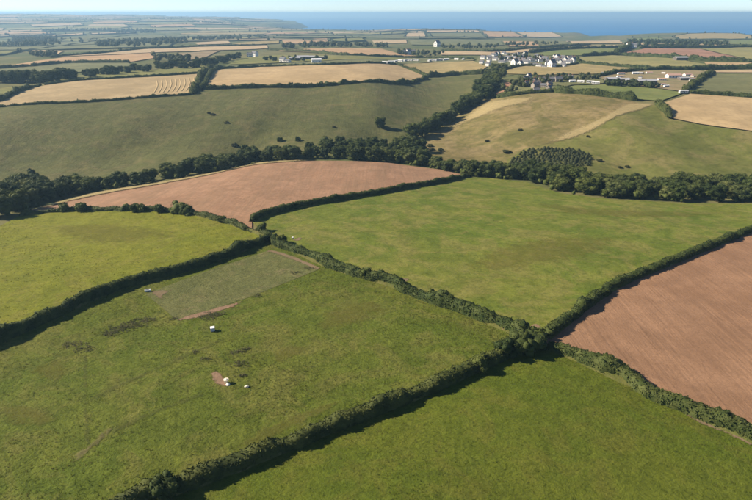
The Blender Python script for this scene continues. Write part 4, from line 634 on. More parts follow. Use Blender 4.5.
BUILDINGS = [
  (179.3, 928.5, 'house', -44.44829974386604, 0.8, 'white two-storey house with dark slate roof, first from the left in the village'),
  (192.7, 896.5, 'house', -42.33979389571111, 0.7200000000000001, 'white two-storey house with dark slate roof, second from the left in the village'),
  (227.6, 1037.0, 'house', 60, 0.8, 'white two-storey house with dark slate roof, third from the left in the village'),
  (217.3, 915.8, 'house', -52.897214032763245, 0.7200000000000001, 'white two-storey house with dark slate roof, fourth from the left in the village'),
  (244.4, 979.6, 'house', -46.07472573952471, 0.7200000000000001, 'white two-storey house with dark slate roof, fifth from the left in the village'),
  (229.8, 881.9, 'house', -27.49947625217708, 0.7200000000000001, 'white two-storey house with dark slate roof, sixth from the left in the village'),
  (220.7, 814.7, 'house', -38.129794005641806, 0.9199999999999999, 'white two-storey house with dark slate roof, seventh from the left in the village'),
  (243.3, 877.2, 'house', -40.42929183387011, 0.7200000000000001, 'white two-storey house with dark slate roof, eighth from the left in the village'),
  (240.4, 850.7, 'house', 0, 0.7200000000000001, 'white two-storey house with dark slate roof, ninth from the left in the village'),
  (279.9, 964.4, 'house', -37.40041233722728, 0.8, 'white two-storey house with dark slate roof, tenth from the left in the village'),
  (269.0, 883.8, 'house', -40.37576722741552, 0.8400000000000001, 'white two-storey house with dark slate roof, eleventh from the left in the village'),
  (246.2, 790.1, 'house', 0, 0.7200000000000001, 'white two-storey house with dark slate roof, twelfth from the left in the village'),
  (272.3, 838.5, 'house', -25.83705649891098, 0.8800000000000001, 'white two-storey house with dark slate roof, thirteenth from the left in the village'),
  (312.3, 926.8, 'house', -47.47884494352009, 0.7200000000000001, 'white two-storey house with dark slate roof, fourteenth from the left in the village'),
  (281.1, 806.0, 'house', -46.94207722550859, 0.8, 'white two-storey house with dark slate roof, fifteenth from the left in the village'),
  (315.7, 903.6, 'house', 10, 0.8, 'white two-storey house with dark slate roof, sixteenth from the left in the village'),
  (163.3, 854.9, 'cottage', -37.07035041616122, 0.7200000000000001, 'small white cottage with grey slate roof, first from the left in the village'),
  (165.3, 817.5, 'cottage', -42.72717816103542, 0.7200000000000001, 'small white cottage with grey slate roof, second from the left in the village'),
  (178.1, 872.1, 'cottage', -50.237237927833974, 0.7200000000000001, 'small white cottage with grey slate roof, third from the left in the village'),
  (192.5, 944.4, 'cottage', -29.65137604152588, 0.8, 'small white cottage with grey slate roof, fourth from the left in the village'),
  (186.0, 910.0, 'cottage', 0, 0.7200000000000001, 'small white cottage with grey slate roof, fifth from the left in the village'),
  (208.2, 988.0, 'cottage', -39.79357106756009, 0.8, 'small white cottage with grey slate roof, sixth from the left in the village'),
  (241.6, 1053.6, 'cottage', -50.54709964837102, 0.8, 'small white cottage with grey slate roof, seventh from the left in the village'),
  (203.4, 863.8, 'cottage', 0, 0.7200000000000001, 'small white cottage with grey slate roof, eighth from the left in the village'),
  (210.4, 858.4, 'cottage', -34.670895073166776, 0.7200000000000001, 'small white cottage with grey slate roof, ninth from the left in the village'),
  (219.1, 854.5, 'cottage', -30.680018825378088, 0.7200000000000001, 'small white cottage with grey slate roof, tenth from the left in the village'),
  (264.9, 1037.2, 'cottage', 40, 0.7200000000000001, 'small white cottage with grey slate roof, eleventh from the left in the village'),
  (215.0, 830.4, 'cottage', -45.46515535285851, 0.8, 'small white cottage with grey slate roof, twelfth from the left in the village'),
  (248.3, 946.6, 'cottage', -24.112638301979334, 0.8, 'small white cottage with grey slate roof, thirteenth from the left in the village'),
  (232.9, 873.8, 'cottage', -53.11847494509773, 0.7200000000000001, 'small white cottage with grey slate roof, fourteenth from the left in the village'),
  (249.1, 868.6, 'cottage', -33.647150165046924, 0.7200000000000001, 'small white cottage with grey slate roof, fifteenth from the left in the village'),
  (253.4, 852.2, 'cottage', 0, 0.7200000000000001, 'small white cottage with grey slate roof, sixteenth from the left in the village'),
  (261.3, 839.6, 'cottage', -26.282037619406267, 0.6400000000000001, 'small white cottage with grey slate roof, seventeenth from the left in the village'),
  (274.9, 866.5, 'cottage', -26.673214846193453, 0.7200000000000001, 'small white cottage with grey slate roof, eighteenth from the left in the village'),
  (299.9, 905.3, 'cottage', -42.60972974764544, 0.7200000000000001, 'small white cottage with grey slate roof, nineteenth from the left in the village'),
  (274.9, 825.3, 'cottage', 60, 0.8, 'small white cottage with grey slate roof, twentieth from the left in the village'),
  (289.5, 860.3, 'cottage', -52.64933424143119, 0.7200000000000001, 'small white cottage with grey slate roof, twenty-first from the left in the village'),
  (264.8, 780.8, 'cottage', -51.27125717797091, 0.7200000000000001, 'small white cottage with grey slate roof, twenty-second from the left in the village'),
  (301.3, 887.3, 'cottage', -36.94785266605406, 0.8, 'small white cottage with grey slate roof, twenty-third from the left in the village'),
  (277.7, 810.4, 'cottage', -35.342757112219715, 0.7200000000000001, 'small white cottage with grey slate roof, twenty-fourth from the left in the village'),
  (306.6, 872.0, 'cottage', -38.169344244609576, 0.7200000000000001, 'small white cottage with grey slate roof, twenty-fifth from the left in the village'),
  (321.3, 898.7, 'cottage', 60, 0.8, 'small white cottage with grey slate roof, twenty-sixth from the left in the village'),
  (194.4, 855.3, 'bungalow', -38.175486063488876, 0.7200000000000001, 'long low white bungalow, first from the left in the village'),
  (213.0, 928.9, 'bungalow', -25.573341473878408, 0.7200000000000001, 'long low white bungalow, second from the left in the village'),
  (244.6, 1038.0, 'bungalow', -28.430982219886005, 0.8, 'long low white bungalow, third from the left in the village'),
  (233.1, 942.3, 'bungalow', -41.02316251862146, 0.7200000000000001, 'long low white bungalow, fourth from the left in the village'),
  (256.6, 920.4, 'bungalow', -37.366128634892796, 0.76, 'long low white bungalow, fifth from the left in the village'),
  (228.1, 796.3, 'bungalow', -27.91732098967343, 0.7200000000000001, 'long low white bungalow, sixth from the left in the village'),
  (233.3, 789.0, 'bungalow', -51.679867243291575, 0.6400000000000001, 'long low white bungalow, seventh from the left in the village'),
  (235.2, 771.2, 'bungalow', -25.721289889425798, 0.5599999999999999, 'long low white bungalow, eighth from the left in the village'),
  (213.9, 994.0, 'gable', 45.575745939391545, 0.7200000000000001, 'tall white house showing its gable end, first from the left in the village'),
  (201.0, 888.7, 'gable', 33.59179332350209, 0.7200000000000001, 'tall white house showing its gable end, second from the left in the village'),
  (204.3, 813.9, 'gable', 38.602264645665905, 0.9199999999999999, 'tall white house showing its gable end, third from the left in the village'),
  (208.2, 796.6, 'gable', 47.58379151055, 0.7200000000000001, 'tall white house showing its gable end, fourth from the left in the village'),
  (270.6, 1009.0, 'gable', 34.586406451258355, 0.8, 'tall white house showing its gable end, fifth from the left in the village'),
  (266.7, 901.0, 'gable', 44.15006600961955, 0.7200000000000001, 'tall white house showing its gable end, sixth from the left in the village'),
  (247.0, 775.4, 'gable', 33.56371279123701, 1.0, 'tall white house showing its gable end, seventh from the left in the village'),
  (301.5, 937.9, 'gable', 44.332123480867004, 0.7200000000000001, 'tall white house showing its gable end, eighth from the left in the village'),
  (298.8, 914.8, 'gable', 40.24605169296852, 0.8400000000000001, 'tall white house showing its gable end, ninth from the left in the village'),
  (292.9, 856.7, 'gable', 45.06761915750583, 0.7200000000000001, 'tall white house showing its gable end, tenth from the left in the village'),
  (297.3, 836.0, 'gable', 48.44876859398403, 0.8800000000000001, 'tall white house showing its gable end, eleventh from the left in the village'),
  (165.1, 602.0, 'stone', 30, 0.7200000000000001, 'grey stone cottage with slate roof, first from the left beside the lower hamlet'),
  (153.2, 551.0, 'stone', 34.9791771824237, 0.7200000000000001, 'grey stone cottage with slate roof, second from the left beside the lower hamlet'),
  (156.4, 551.7, 'stone', -20, 0.6400000000000001, 'grey stone cottage with slate roof, third from the left beside the lower hamlet'),
  (168.9, 582.0, 'stone', 60, 0.68, 'grey stone cottage with slate roof, fourth from the left beside the lower hamlet'),
  (157.1, 535.9, 'stone', 29.09168963905509, 0.7200000000000001, 'grey stone cottage with slate roof, fifth from the left beside the lower hamlet'),
  (150.9, 510.0, 'stone', 5, 0.5599999999999999, 'grey stone cottage with slate roof, sixth from the left beside the lower hamlet'),
  (163.3, 552.8, 'stone', 10, 0.68, 'grey stone cottage with slate roof, seventh from the left beside the lower hamlet'),
  (177.9, 585.5, 'stone', 0, 0.7200000000000001, 'grey stone cottage with slate roof, eighth from the left beside the lower hamlet'),
  (164.4, 534.1, 'stone', -30, 0.5599999999999999, 'grey stone cottage with slate roof, ninth from the left beside the lower hamlet'),
  (165.2, 518.6, 'stone', 50, 0.5599999999999999, 'grey stone cottage with slate roof, tenth from the left beside the lower hamlet'),
  (173.6, 545.1, 'stone', 30, 0.6000000000000001, 'grey stone cottage with slate roof, eleventh from the left beside the lower hamlet'),
  (190.0, 587.0, 'stone', -8.170709415644474, 0.7200000000000001, 'grey stone cottage with slate roof, twelfth from the left beside the lower hamlet'),
  (195.7, 585.8, 'stone', 8, 0.8, 'grey stone cottage with slate roof, thirteenth from the left beside the lower hamlet'),
  (172.8, 618.8, 'gable', 43.082306374921345, 0.6400000000000001, 'tall white house showing its gable end beside the lower hamlet'),
  (220.3, 620.1, 'cottage', -41.96844186691911, 0.6000000000000001, 'small white cottage with grey slate roof beside the lower hamlet'),
  (210.5, 584.8, 'caravan', 10, 0.75, 'white static caravan, first from the left beside the lower hamlet'),
  (219.0, 583.0, 'caravan', -30.06124941673395, 0.75, 'white static caravan, second from the left beside the lower hamlet'),
  (227.4, 578.3, 'caravan', -24.04083128632891, 0.8, 'white static caravan, third from the left beside the lower hamlet'),
  (230.0, 570.0, 'caravan', -25, 0.8, 'white static caravan, fourth from the left beside the lower hamlet'),
  (282.2, 678.0, 'shed', -45.381514635215524, 0.35996666113796333, 'long grey-roofed farm shed, first from the left in the works yard'),
  (256.9, 592.0, 'shed', 4, 0.8, 'long grey-roofed farm shed, second from the left in the works yard'),
  (255.5, 569.6, 'shed', 32.34987625535808, 0.3515009440295418, 'long grey-roofed farm shed, third from the left in the works yard'),
  (267.7, 590.6, 'shed', 8, 0.65, 'long grey-roofed farm shed, fourth from the left in the works yard'),
  (268.4, 578.7, 'shed', 70, 0.7, 'long grey-roofed farm shed, fifth from the left in the works yard'),
  (321.1, 668.2, 'shed', -45.70384444797444, 0.44216356963580083, 'long grey-roofed farm shed, sixth from the left in the works yard'),
  (277.6, 561.0, 'shed', 3, 1.0, 'long grey-roofed farm shed, seventh from the left in the works yard'),
  (341.3, 606.5, 'shed', 10, 0.6, 'long grey-roofed farm shed, eighth from the left in the works yard'),
  (283.2, 634.6, 'pinkbarn', 2.496413541582484, 0.43275008954591543, 'pink-roofed low building, first from the left in the works yard'),
  (298.4, 667.3, 'pinkbarn', 0, 0.5, 'pink-roofed low building, second from the left in the works yard'),
  (335.8, 674.6, 'pinkbarn', 1.5404548511803142, 0.447998308116043, 'pink-roofed low building, third from the left in the works yard'),
  (288.6, 563.8, 'pinkbarn', -14.8158369803405, 0.38946673441264185, 'pink-roofed low building, fourth from the left in the works yard'),
  (314.7, 601.3, 'pinkbarn', -2.7099986947207526, 0.5052995321445555, 'pink-roofed low building, fifth from the left in the works yard'),
  (294.0, 557.8, 'pinkbarn', 25.648893618134423, 0.39965172897068574, 'pink-roofed low building, sixth from the left in the works yard'),
  (340.5, 626.5, 'pinkbarn', 6, 0.95, 'pink-roofed low building, seventh from the left in the works yard'),
  (368.2, 648.0, 'pinkbarn', 20, 0.6, 'pink-roofed low building, eighth from the left in the works yard'),
  (368.7, 638.2, 'pinkbarn', 60, 0.5, 'pink-roofed low building, ninth from the left in the works yard'),
  (315.8, 668.1, 'caravan', 0, 0.8, 'white static caravan, first from the left in the works yard'),
  (351.6, 671.1, 'caravan', -44.69352336792638, 0.4754888571741456, 'white static caravan, second from the left in the works yard'),
  (290.1, 542.9, 'caravan', 15, 0.6, 'white static caravan, third from the left in the works yard'),
  (286.8, 504.6, 'caravan', 0, 0.85, 'white static caravan, fourth from the left in the works yard'),
  (-216.7, 954.9, 'cottage', 0, 1, 'small white cottage left of the farm in the trees'),
  (-141.3, 840.5, 'cottage', -28.256842914347864, 1, 'small white cottage with grey slate roof, second from the left at the white barn farm'),
  (-134.4, 835.2, 'bungalow', -31.438429624025563, 0.8, 'long low white bungalow at the white barn farm'),
  (-126.7, 866.3, 'shed', 5, 0.9, 'long grey-roofed farm shed, first from the left at the white barn farm'),
  (-116.7, 885.9, 'shed', 8, 1, 'long grey-roofed farm shed, second from the left at the white barn farm'),
  (-104.0, 886.7, 'shed', 4, 0.9, 'long grey-roofed farm shed, third from the left at the white barn farm'),
  (-86.9, 884.2, 'shed', 20, 0.7, 'long grey-roofed farm shed, fourth from the left at the white barn farm'),
  (-87.9, 816.4, 'whitebarn', 10, 0.9, 'white metal-roofed barn at the white barn farm'),
  (-215.1, 987.7, 'house', -38.53145154233705, 1, 'white house in the trees left of the white barn farm'),
  (65.0, 1129.4, 'gable', 46.73280138675058, 1, 'white gabled house among trees beyond the golden stubble'),
  (159.6, 1464.5, 'gable', 39.836757980103506, 1.4, 'lone white house far out towards the coast'),
  (55.5, 1123.3, 'stone', 10, 1, 'grey stone cottage left of the white gable beyond the stubble'),
  (76.5, 1151.0, 'stone', 0, 1, 'grey stone cottage right of the white gable beyond the stubble'),
  (482.0, 877.9, 'shed', 5, 1, 'grey shed at the hedge under the reddish ploughed field'),
  (591.9, 1307.8, 'house', 10, 1.3, 'pale house at the left end of the coastal trees'),
  (615.3, 1333.4, 'cottage', -28.341175985365954, 1.3, 'small pale cottage beside the house at the coastal trees'),
  (13.6, 835.3, 'caravan', -27.462781686041886, 1, 'white static caravan, first from the left in the row beside the pale gold meadow'),
  (23.4, 862.3, 'caravan', 6, 1, 'white static caravan, second from the left in the row beside the pale gold meadow'),
  (31.2, 884.0, 'caravan', 60, 1, 'white static caravan, third from the left in the row beside the pale gold meadow'),
  (40.2, 906.6, 'caravan', -36.957190972680685, 1, 'white static caravan, fourth from the left in the row beside the pale gold meadow'),
  (48.5, 925.8, 'caravan', 60, 1, 'white static caravan, fifth from the left in the row beside the pale gold meadow'),
  (56.8, 938.9, 'caravan', -27.90333188463665, 1, 'white static caravan, sixth from the left in the row beside the pale gold meadow'),
  (68.3, 945.2, 'caravan', -30.522130703731357, 1, 'white static caravan, seventh from the left in the row beside the pale gold meadow'),
  (91.0, 940.6, 'caravan', 60, 1, 'white static caravan, eighth from the left in the row beside the pale gold meadow'),
  (99.1, 945.8, 'caravan', -24.07344583878148, 1, 'white static caravan, ninth from the left in the row beside the pale gold meadow'),
  (106.4, 950.3, 'caravan', 6, 1, 'white static caravan, tenth from the left in the row beside the pale gold meadow'),
  (112.7, 952.6, 'caravan', -27.58448932291305, 1, 'white static caravan, eleventh from the left in the row beside the pale gold meadow'),
  (121.9, 957.3, 'caravan', 6, 1, 'white static caravan, twelfth from the left in the row beside the pale gold meadow'),
  (138.7, 954.5, 'caravan', -44.1668934789376, 0.9, 'white static caravan, thirteenth from the left in the row beside the pale gold meadow'),
  (148.7, 946.9, 'caravan', 70, 0.9, 'white static caravan, fourteenth from the left in the row beside the pale gold meadow'),
  (298.7, 618.3, 'cottage', -33.90100026412047, 0.38821640012863684, 'small white cottage with grey slate roof, first from the left in the works yard'),
  (342.8, 592.5, 'cottage', -40.48764782498762, 0.5443980781162749, 'small white cottage with grey slate roof, second from the left in the works yard'),
]
SWATHS = [[(-208.2, 506.6), (-216.3, 533.8), (-226.1, 563.1), (-238.8, 594.6)], [(-204.9, 509.3), (-212.6, 536.3), (-222.3, 565.7), (-235.3, 598.5)], [(-201.6, 512.0), (-209.0, 538.7), (-218.4, 568.1), (-231.7, 602.5)], [(-198.3, 514.8), (-205.2, 541.0), (-214.4, 570.5), (-228.1, 606.5)], [(-194.9, 517.5), (-201.4, 543.2), (-210.4, 572.9), (-224.4, 610.5)], [(-191.4, 520.1), (-197.5, 545.3), (-206.4, 575.2), (-220.6, 614.6)], [(-187.8, 522.7), (-193.6, 547.4), (-202.3, 577.6), (-216.8, 618.7)], [(-184.2, 525.2), (-189.6, 549.5), (-198.1, 579.9), (-213.0, 622.9)], [(-180.5, 527.7), (-185.6, 551.5), (-194.0, 582.3), (-209.1, 627.2)]]
WOODS = [
  ('dark far wood on the hillside towards the left skyline', [(-1390, 3256), (-1492, 3470), (-1325, 3403), (-1250, 3095), (-1313, 3020), (-1356, 3160), (-1489, 3329), (-1537, 3370), (-1484, 3409), (-1423, 3299), (-1283, 3128), (-1247, 3011), (-1243, 3066), (-1294, 3260), (-1293, 3167), (-1295, 3307), (-1243, 3088), (-1347, 3022), (-1267, 3175), (-1439, 3370), (-1217, 3114), (-1302, 3070), (-1444, 3316), (-1363, 3431), (-1424, 3215), (-1435, 3394), (-1324, 3056), (-1238, 3162), (-1349, 3289), (-1356, 3084), (-1386, 3092), (-1252, 3080), (-1424, 3447), (-1294, 3119), (-1451, 3228), (-1449, 3353), (-1526, 3324), (-1322, 3087), (-1282, 3254), (-1277, 2993), (-1391, 3075), (-1261, 2950), (-1254, 3120), (-1325, 3268), (-1397, 3442), (-1270, 2957), (-1231, 3130), (-1269, 3223), (-1336, 3396), (-1407, 3073), (-1235, 3139), (-1360, 3421), (-1352, 3101), (-1282, 2974), (-1376, 3274), (-1376, 3116), (-1308, 3070), (-1269, 3262), (-1239, 3154), (-1295, 3062), (-1335, 3058), (-1467, 3191), (-1414, 3311), (-1513, 3407), (-1480, 3374), (-1388, 3409), (-1537, 3346), (-1355, 3014), (-1381, 3316), (-1508, 3460), (-1453, 3455), (-1518, 3300), (-1258, 3026), (-1412, 3092), (-1418, 3227), (-1282, 3268), (-1240, 3147), (-1323, 2984), (-1226, 3085), (-1370, 3310), (-1412, 3119), (-1289, 3183), (-1437, 3469), (-1389, 3044), (-1471, 3247), (-1461, 3308), (-1397, 3259), (-1320, 3219), (-1245, 3043), (-1447, 3335), (-1523, 3398), (-1378, 3033), (-1273, 3155), (-1268, 3100), (-1433, 3306), (-1388, 3194), (-1386, 3022), (-1383, 3337), (-1334, 3387), (-1197, 3038), (-1309, 3209), (-1295, 2992), (-1323, 3247), (-1504, 3375), (-1362, 3412), (-1305, 3307), (-1445, 3465), (-1355, 3440), (-1329, 3289), (-1370, 3412), (-1352, 3132), (-1411, 3098), (-1260, 3148), (-1243, 3137), (-1390, 3439), (-1326, 3098), (-1478, 3348), (-1470, 3275), (-1357, 3253), (-1481, 3436), (-1278, 3134), (-1279, 3109), (-1406, 3341), (-1316, 3292), (-1230, 3123), (-1269, 2980), (-1393, 3393), (-1342, 3255), (-1390, 3205), (-1223, 3116)], 12),
  ('hazy blue woods in the far valley on the left', [(-1332, 2266), (-1187, 1849), (-1542, 2475), (-1056, 1795), (-1195, 1924), (-1443, 2443), (-1152, 1936), (-1000, 1672), (-1435, 2360), (-1257, 1983), (-1221, 2060), (-1147, 1879), (-1378, 2149), (-1425, 2426), (-1095, 1749), (-1259, 2123), (-994, 1729), (-1324, 2084), (-1347, 2340), (-1278, 2248), (-1516, 2388), (-1092, 1874), (-1182, 1976), (-1433, 2423), (-1083, 1899), (-1513, 2368), (-1369, 2335), (-1498, 2334), (-1434, 2303), (-1034, 1679), (-1068, 1850), (-1173, 2036), (-1139, 1989), (-1332, 2246), (-1412, 2242), (-1176, 1871), (-1323, 2156), (-1176, 1957), (-1102, 1859), (-1367, 2284), (-1433, 2412), (-1096, 1880), (-1139, 1934), (-1273, 2173), (-1365, 2378), (-1137, 1848), (-1200, 1967), (-1136, 1976), (-1051, 1739), (-1120, 1827), (-1314, 2192), (-1464, 2290), (-1483, 2324), (-1060, 1826), (-1305, 2297), (-1317, 2224), (-1012, 1679), (-1182, 2080), (-1053, 1678), (-1185, 1945), (-1139, 1818), (-1173, 1901), (-1330, 2326), (-1019, 1646), (-1424, 2386), (-1220, 1903), (-1417, 2337), (-1142, 1799), (-1521, 2454), (-1276, 2019), (-1513, 2448), (-1378, 2375), (-1351, 2351), (-1385, 2156), (-1132, 1860), (-1348, 2246), (-1382, 2304), (-1536, 2426), (-1258, 2139), (-1550, 2468), (-1461, 2276), (-1176, 1938), (-1055, 1750), (-1244, 2131), (-1260, 2041), (-1089, 1822), (-1134, 1829), (-1537, 2437), (-1077, 1777), (-1203, 1890), (-1275, 2089), (-1446, 2315), (-1495, 2454), (-1415, 2194), (-1440, 2260), (-1152, 1850), (-1144, 1993), (-1352, 2363), (-1182, 2051), (-1353, 2110), (-1226, 2009), (-1048, 1762), (-1552, 2420), (-1437, 2385), (-1316, 2248), (-1144, 1948), (-1095, 1904), (-1282, 2112), (-1337, 2253), (-1178, 1848), (-1013, 1749), (-1330, 2186), (-1292, 2084), (-1322, 2124), (-1223, 1955), (-1503, 2404), (-1045, 1670), (-1273, 2108), (-1007, 1654), (-1238, 1953), (-1056, 1853), (-1490, 2469), (-1010, 1738), (-1503, 2365), (-1478, 2405), (-1418, 2304), (-1438, 2368), (-1429, 2244), (-1089, 1727), (-1361, 2349), (-1084, 1866), (-1388, 2233), (-1220, 2147), (-1515, 2499), (-1413, 2381), (-1348, 2158), (-1469, 2421), (-1238, 1986), (-1170, 1923), (-1225, 2025), (-1331, 2135), (-1246, 2031), (-1502, 2380), (-1101, 1798), (-1096, 1788), (-1403, 2355), (-1294, 2213), (-1221, 2106), (-1509, 2376), (-1302, 2199), (-1207, 2112), (-1351, 2306), (-1488, 2371), (-1076, 1729), (-1427, 2299), (-1212, 1923), (-1482, 2396), (-1272, 2052), (-1317, 2237), (-1314, 2210), (-1347, 2192), (-1501, 2396), (-1074, 1886), (-1208, 2004), (-1294, 2123), (-1385, 2193), (-1294, 2091), (-1259, 1961), (-1459, 2406), (-1315, 2270)], 12),
  ('blue-grey woods filling the hazy left valley floor', [(-861, 1848), (-853, 1782), (-763, 1653), (-669, 1696), (-724, 2020), (-840, 1710), (-600, 1648), (-707, 1512), (-724, 1996), (-615, 1708), (-629, 1795), (-749, 1967), (-788, 1636), (-755, 1664), (-573, 1579), (-797, 1954), (-754, 1541), (-754, 1646), (-716, 1929), (-813, 1914), (-660, 1774), (-603, 1625), (-688, 1608), (-611, 1634), (-712, 1548), (-788, 1830), (-646, 1811), (-841, 1797), (-804, 1877), (-652, 1758), (-721, 1892), (-793, 1785), (-616, 1680), (-629, 1483), (-718, 1754), (-729, 1645), (-733, 1901), (-824, 1776), (-692, 1484), (-715, 1962), (-868, 1788), (-686, 1879), (-717, 1918), (-744, 1906), (-606, 1790), (-713, 1998), (-682, 1958), (-808, 1655), (-716, 1743), (-822, 1938), (-560, 1662), (-588, 1667), (-764, 1693), (-638, 1509), (-611, 1734), (-731, 1825), (-698, 1927), (-731, 2002), (-638, 1779), (-596, 1550), (-584, 1718), (-703, 1714), (-757, 1526), (-761, 2007), (-742, 1797), (-739, 1954), (-805, 1708), (-685, 1727), (-739, 1536), (-560, 1619), (-660, 1643), (-877, 1818), (-738, 1877), (-690, 1857), (-703, 1612), (-780, 1712), (-838, 1838), (-628, 1781), (-707, 1532), (-880, 1792), (-593, 1581), (-868, 1803), (-756, 1603), (-781, 1664), (-753, 1548), (-708, 1895), (-641, 1829), (-801, 1817), (-711, 1766), (-779, 1976), (-723, 1976), (-726, 1584), (-700, 1655), (-691, 1943), (-679, 1677), (-655, 1682), (-737, 1512), (-788, 1894), (-758, 1881), (-711, 1718), (-769, 1582), (-833, 1900), (-819, 1656), (-711, 1619), (-633, 1771), (-845, 1880), (-686, 1907), (-659, 1804), (-579, 1627), (-762, 1549), (-696, 1589), (-709, 1502), (-625, 1734), (-785, 1904), (-637, 1708), (-874, 1775), (-705, 1587), (-602, 1528), (-849, 1752), (-819, 1692), (-701, 1488), (-741, 1809), (-701, 1502), (-736, 1727), (-835, 1816), (-769, 1634), (-604, 1517), (-672, 1850), (-848, 1786), (-793, 1932), (-863, 1831), (-706, 1644), (-798, 1942), (-653, 1913), (-694, 1768), (-766, 1814), (-688, 1799), (-762, 1621), (-770, 1836), (-620, 1607), (-706, 1876), (-692, 1719), (-652, 1861), (-680, 1713), (-803, 1615), (-602, 1687), (-623, 1506), (-720, 1545), (-791, 1759), (-800, 1702), (-799, 1865), (-723, 1657), (-753, 1593), (-656, 1487), (-782, 1696), (-737, 1546), (-733, 1519), (-739, 1983), (-668, 1749), (-808, 1662), (-754, 1812), (-843, 1832), (-724, 1839), (-569, 1632), (-791, 1594), (-732, 1696), (-834, 1824), (-710, 1736), (-688, 2026), (-811, 1783), (-823, 1828), (-765, 1707), (-760, 1975), (-663, 1679), (-793, 1911), (-741, 1501), (-695, 2014), (-609, 1753), (-826, 1927), (-791, 1951), (-691, 2036), (-791, 1773), (-750, 1699), (-722, 1967), (-727, 1669), (-591, 1653), (-702, 1518), (-803, 1915), (-669, 1867), (-722, 1493)], 12),
  ('long dark belt of coastal trees on the right', [(850, 1750), (669, 1459), (695, 1432), (931, 1868), (814, 1595), (963, 1582), (906, 1618), (791, 1656), (669, 1354), (756, 1519), (930, 1674), (1033, 1928), (1054, 1918), (618, 1362), (685, 1382), (914, 1558), (932, 1748), (1079, 1966), (802, 1568), (837, 1722), (885, 1507), (852, 1525), (890, 1466), (890, 1603), (784, 1620), (916, 1681), (1011, 1918), (957, 1810), (822, 1431), (890, 1789), (875, 1673), (892, 1807), (804, 1546), (915, 1639), (1036, 1745), (890, 1700), (935, 1668), (1040, 1759), (897, 1679), (679, 1410), (824, 1379), (996, 1972), (928, 1512), (825, 1523), (732, 1509), (844, 1437), (923, 1551), (716, 1434), (947, 1645), (760, 1375), (932, 1574), (645, 1337), (852, 1649), (967, 1905), (921, 1690), (1019, 1771), (1044, 1804), (823, 1656), (766, 1350), (756, 1565), (845, 1607), (669, 1339), (1039, 1924), (978, 1885), (793, 1540), (704, 1355), (942, 1747), (984, 1967), (912, 1691), (893, 1482), (764, 1361), (823, 1606), (693, 1539), (1048, 1980), (909, 1717), (718, 1361), (1037, 1913), (674, 1358), (948, 1816), (805, 1504), (1055, 1843), (805, 1603), (938, 1753), (1006, 1802), (1005, 1849), (951, 1778), (991, 1967), (749, 1590), (975, 1783), (871, 1529), (870, 1764), (1036, 1723), (938, 1843), (960, 1627), (800, 1644), (939, 1810), (958, 1885), (907, 1696), (980, 1646), (980, 1577), (1009, 1964), (1035, 2037), (612, 1361), (953, 1830), (1013, 1885), (1055, 1953), (960, 1615), (1045, 2007), (872, 1603), (700, 1519), (901, 1799), (650, 1434), (860, 1493), (788, 1608), (853, 1718), (965, 1943), (619, 1386), (839, 1481), (1026, 1696), (1059, 1868), (854, 1739), (860, 1639), (639, 1368), (930, 1816), (768, 1534), (714, 1587), (923, 1805), (755, 1372), (878, 1695), (815, 1621), (637, 1357), (735, 1601), (702, 1427), (925, 1777), (946, 1543), (760, 1611), (914, 1604), (990, 1762), (919, 1539), (1037, 1946), (963, 1772), (981, 1936), (1051, 1803), (979, 1776), (885, 1439), (1023, 1930), (693, 1532), (939, 1732), (788, 1497), (1022, 1762), (914, 1463), (742, 1432), (715, 1472), (798, 1398), (998, 1683), (731, 1577), (876, 1825), (987, 1744), (809, 1625), (881, 1615), (809, 1675), (1058, 1926), (753, 1644), (915, 1505), (732, 1618), (763, 1651), (837, 1392), (910, 1658), (1014, 1902), (989, 1960), (760, 1577), (762, 1626), (980, 1725), (921, 1641), (825, 1672), (968, 1932), (1002, 1772), (826, 1631), (1061, 1856), (789, 1465), (880, 1445), (873, 1647), (886, 1569), (692, 1510), (964, 1544), (837, 1507), (814, 1465), (702, 1405), (955, 1578), (848, 1512)], 11),
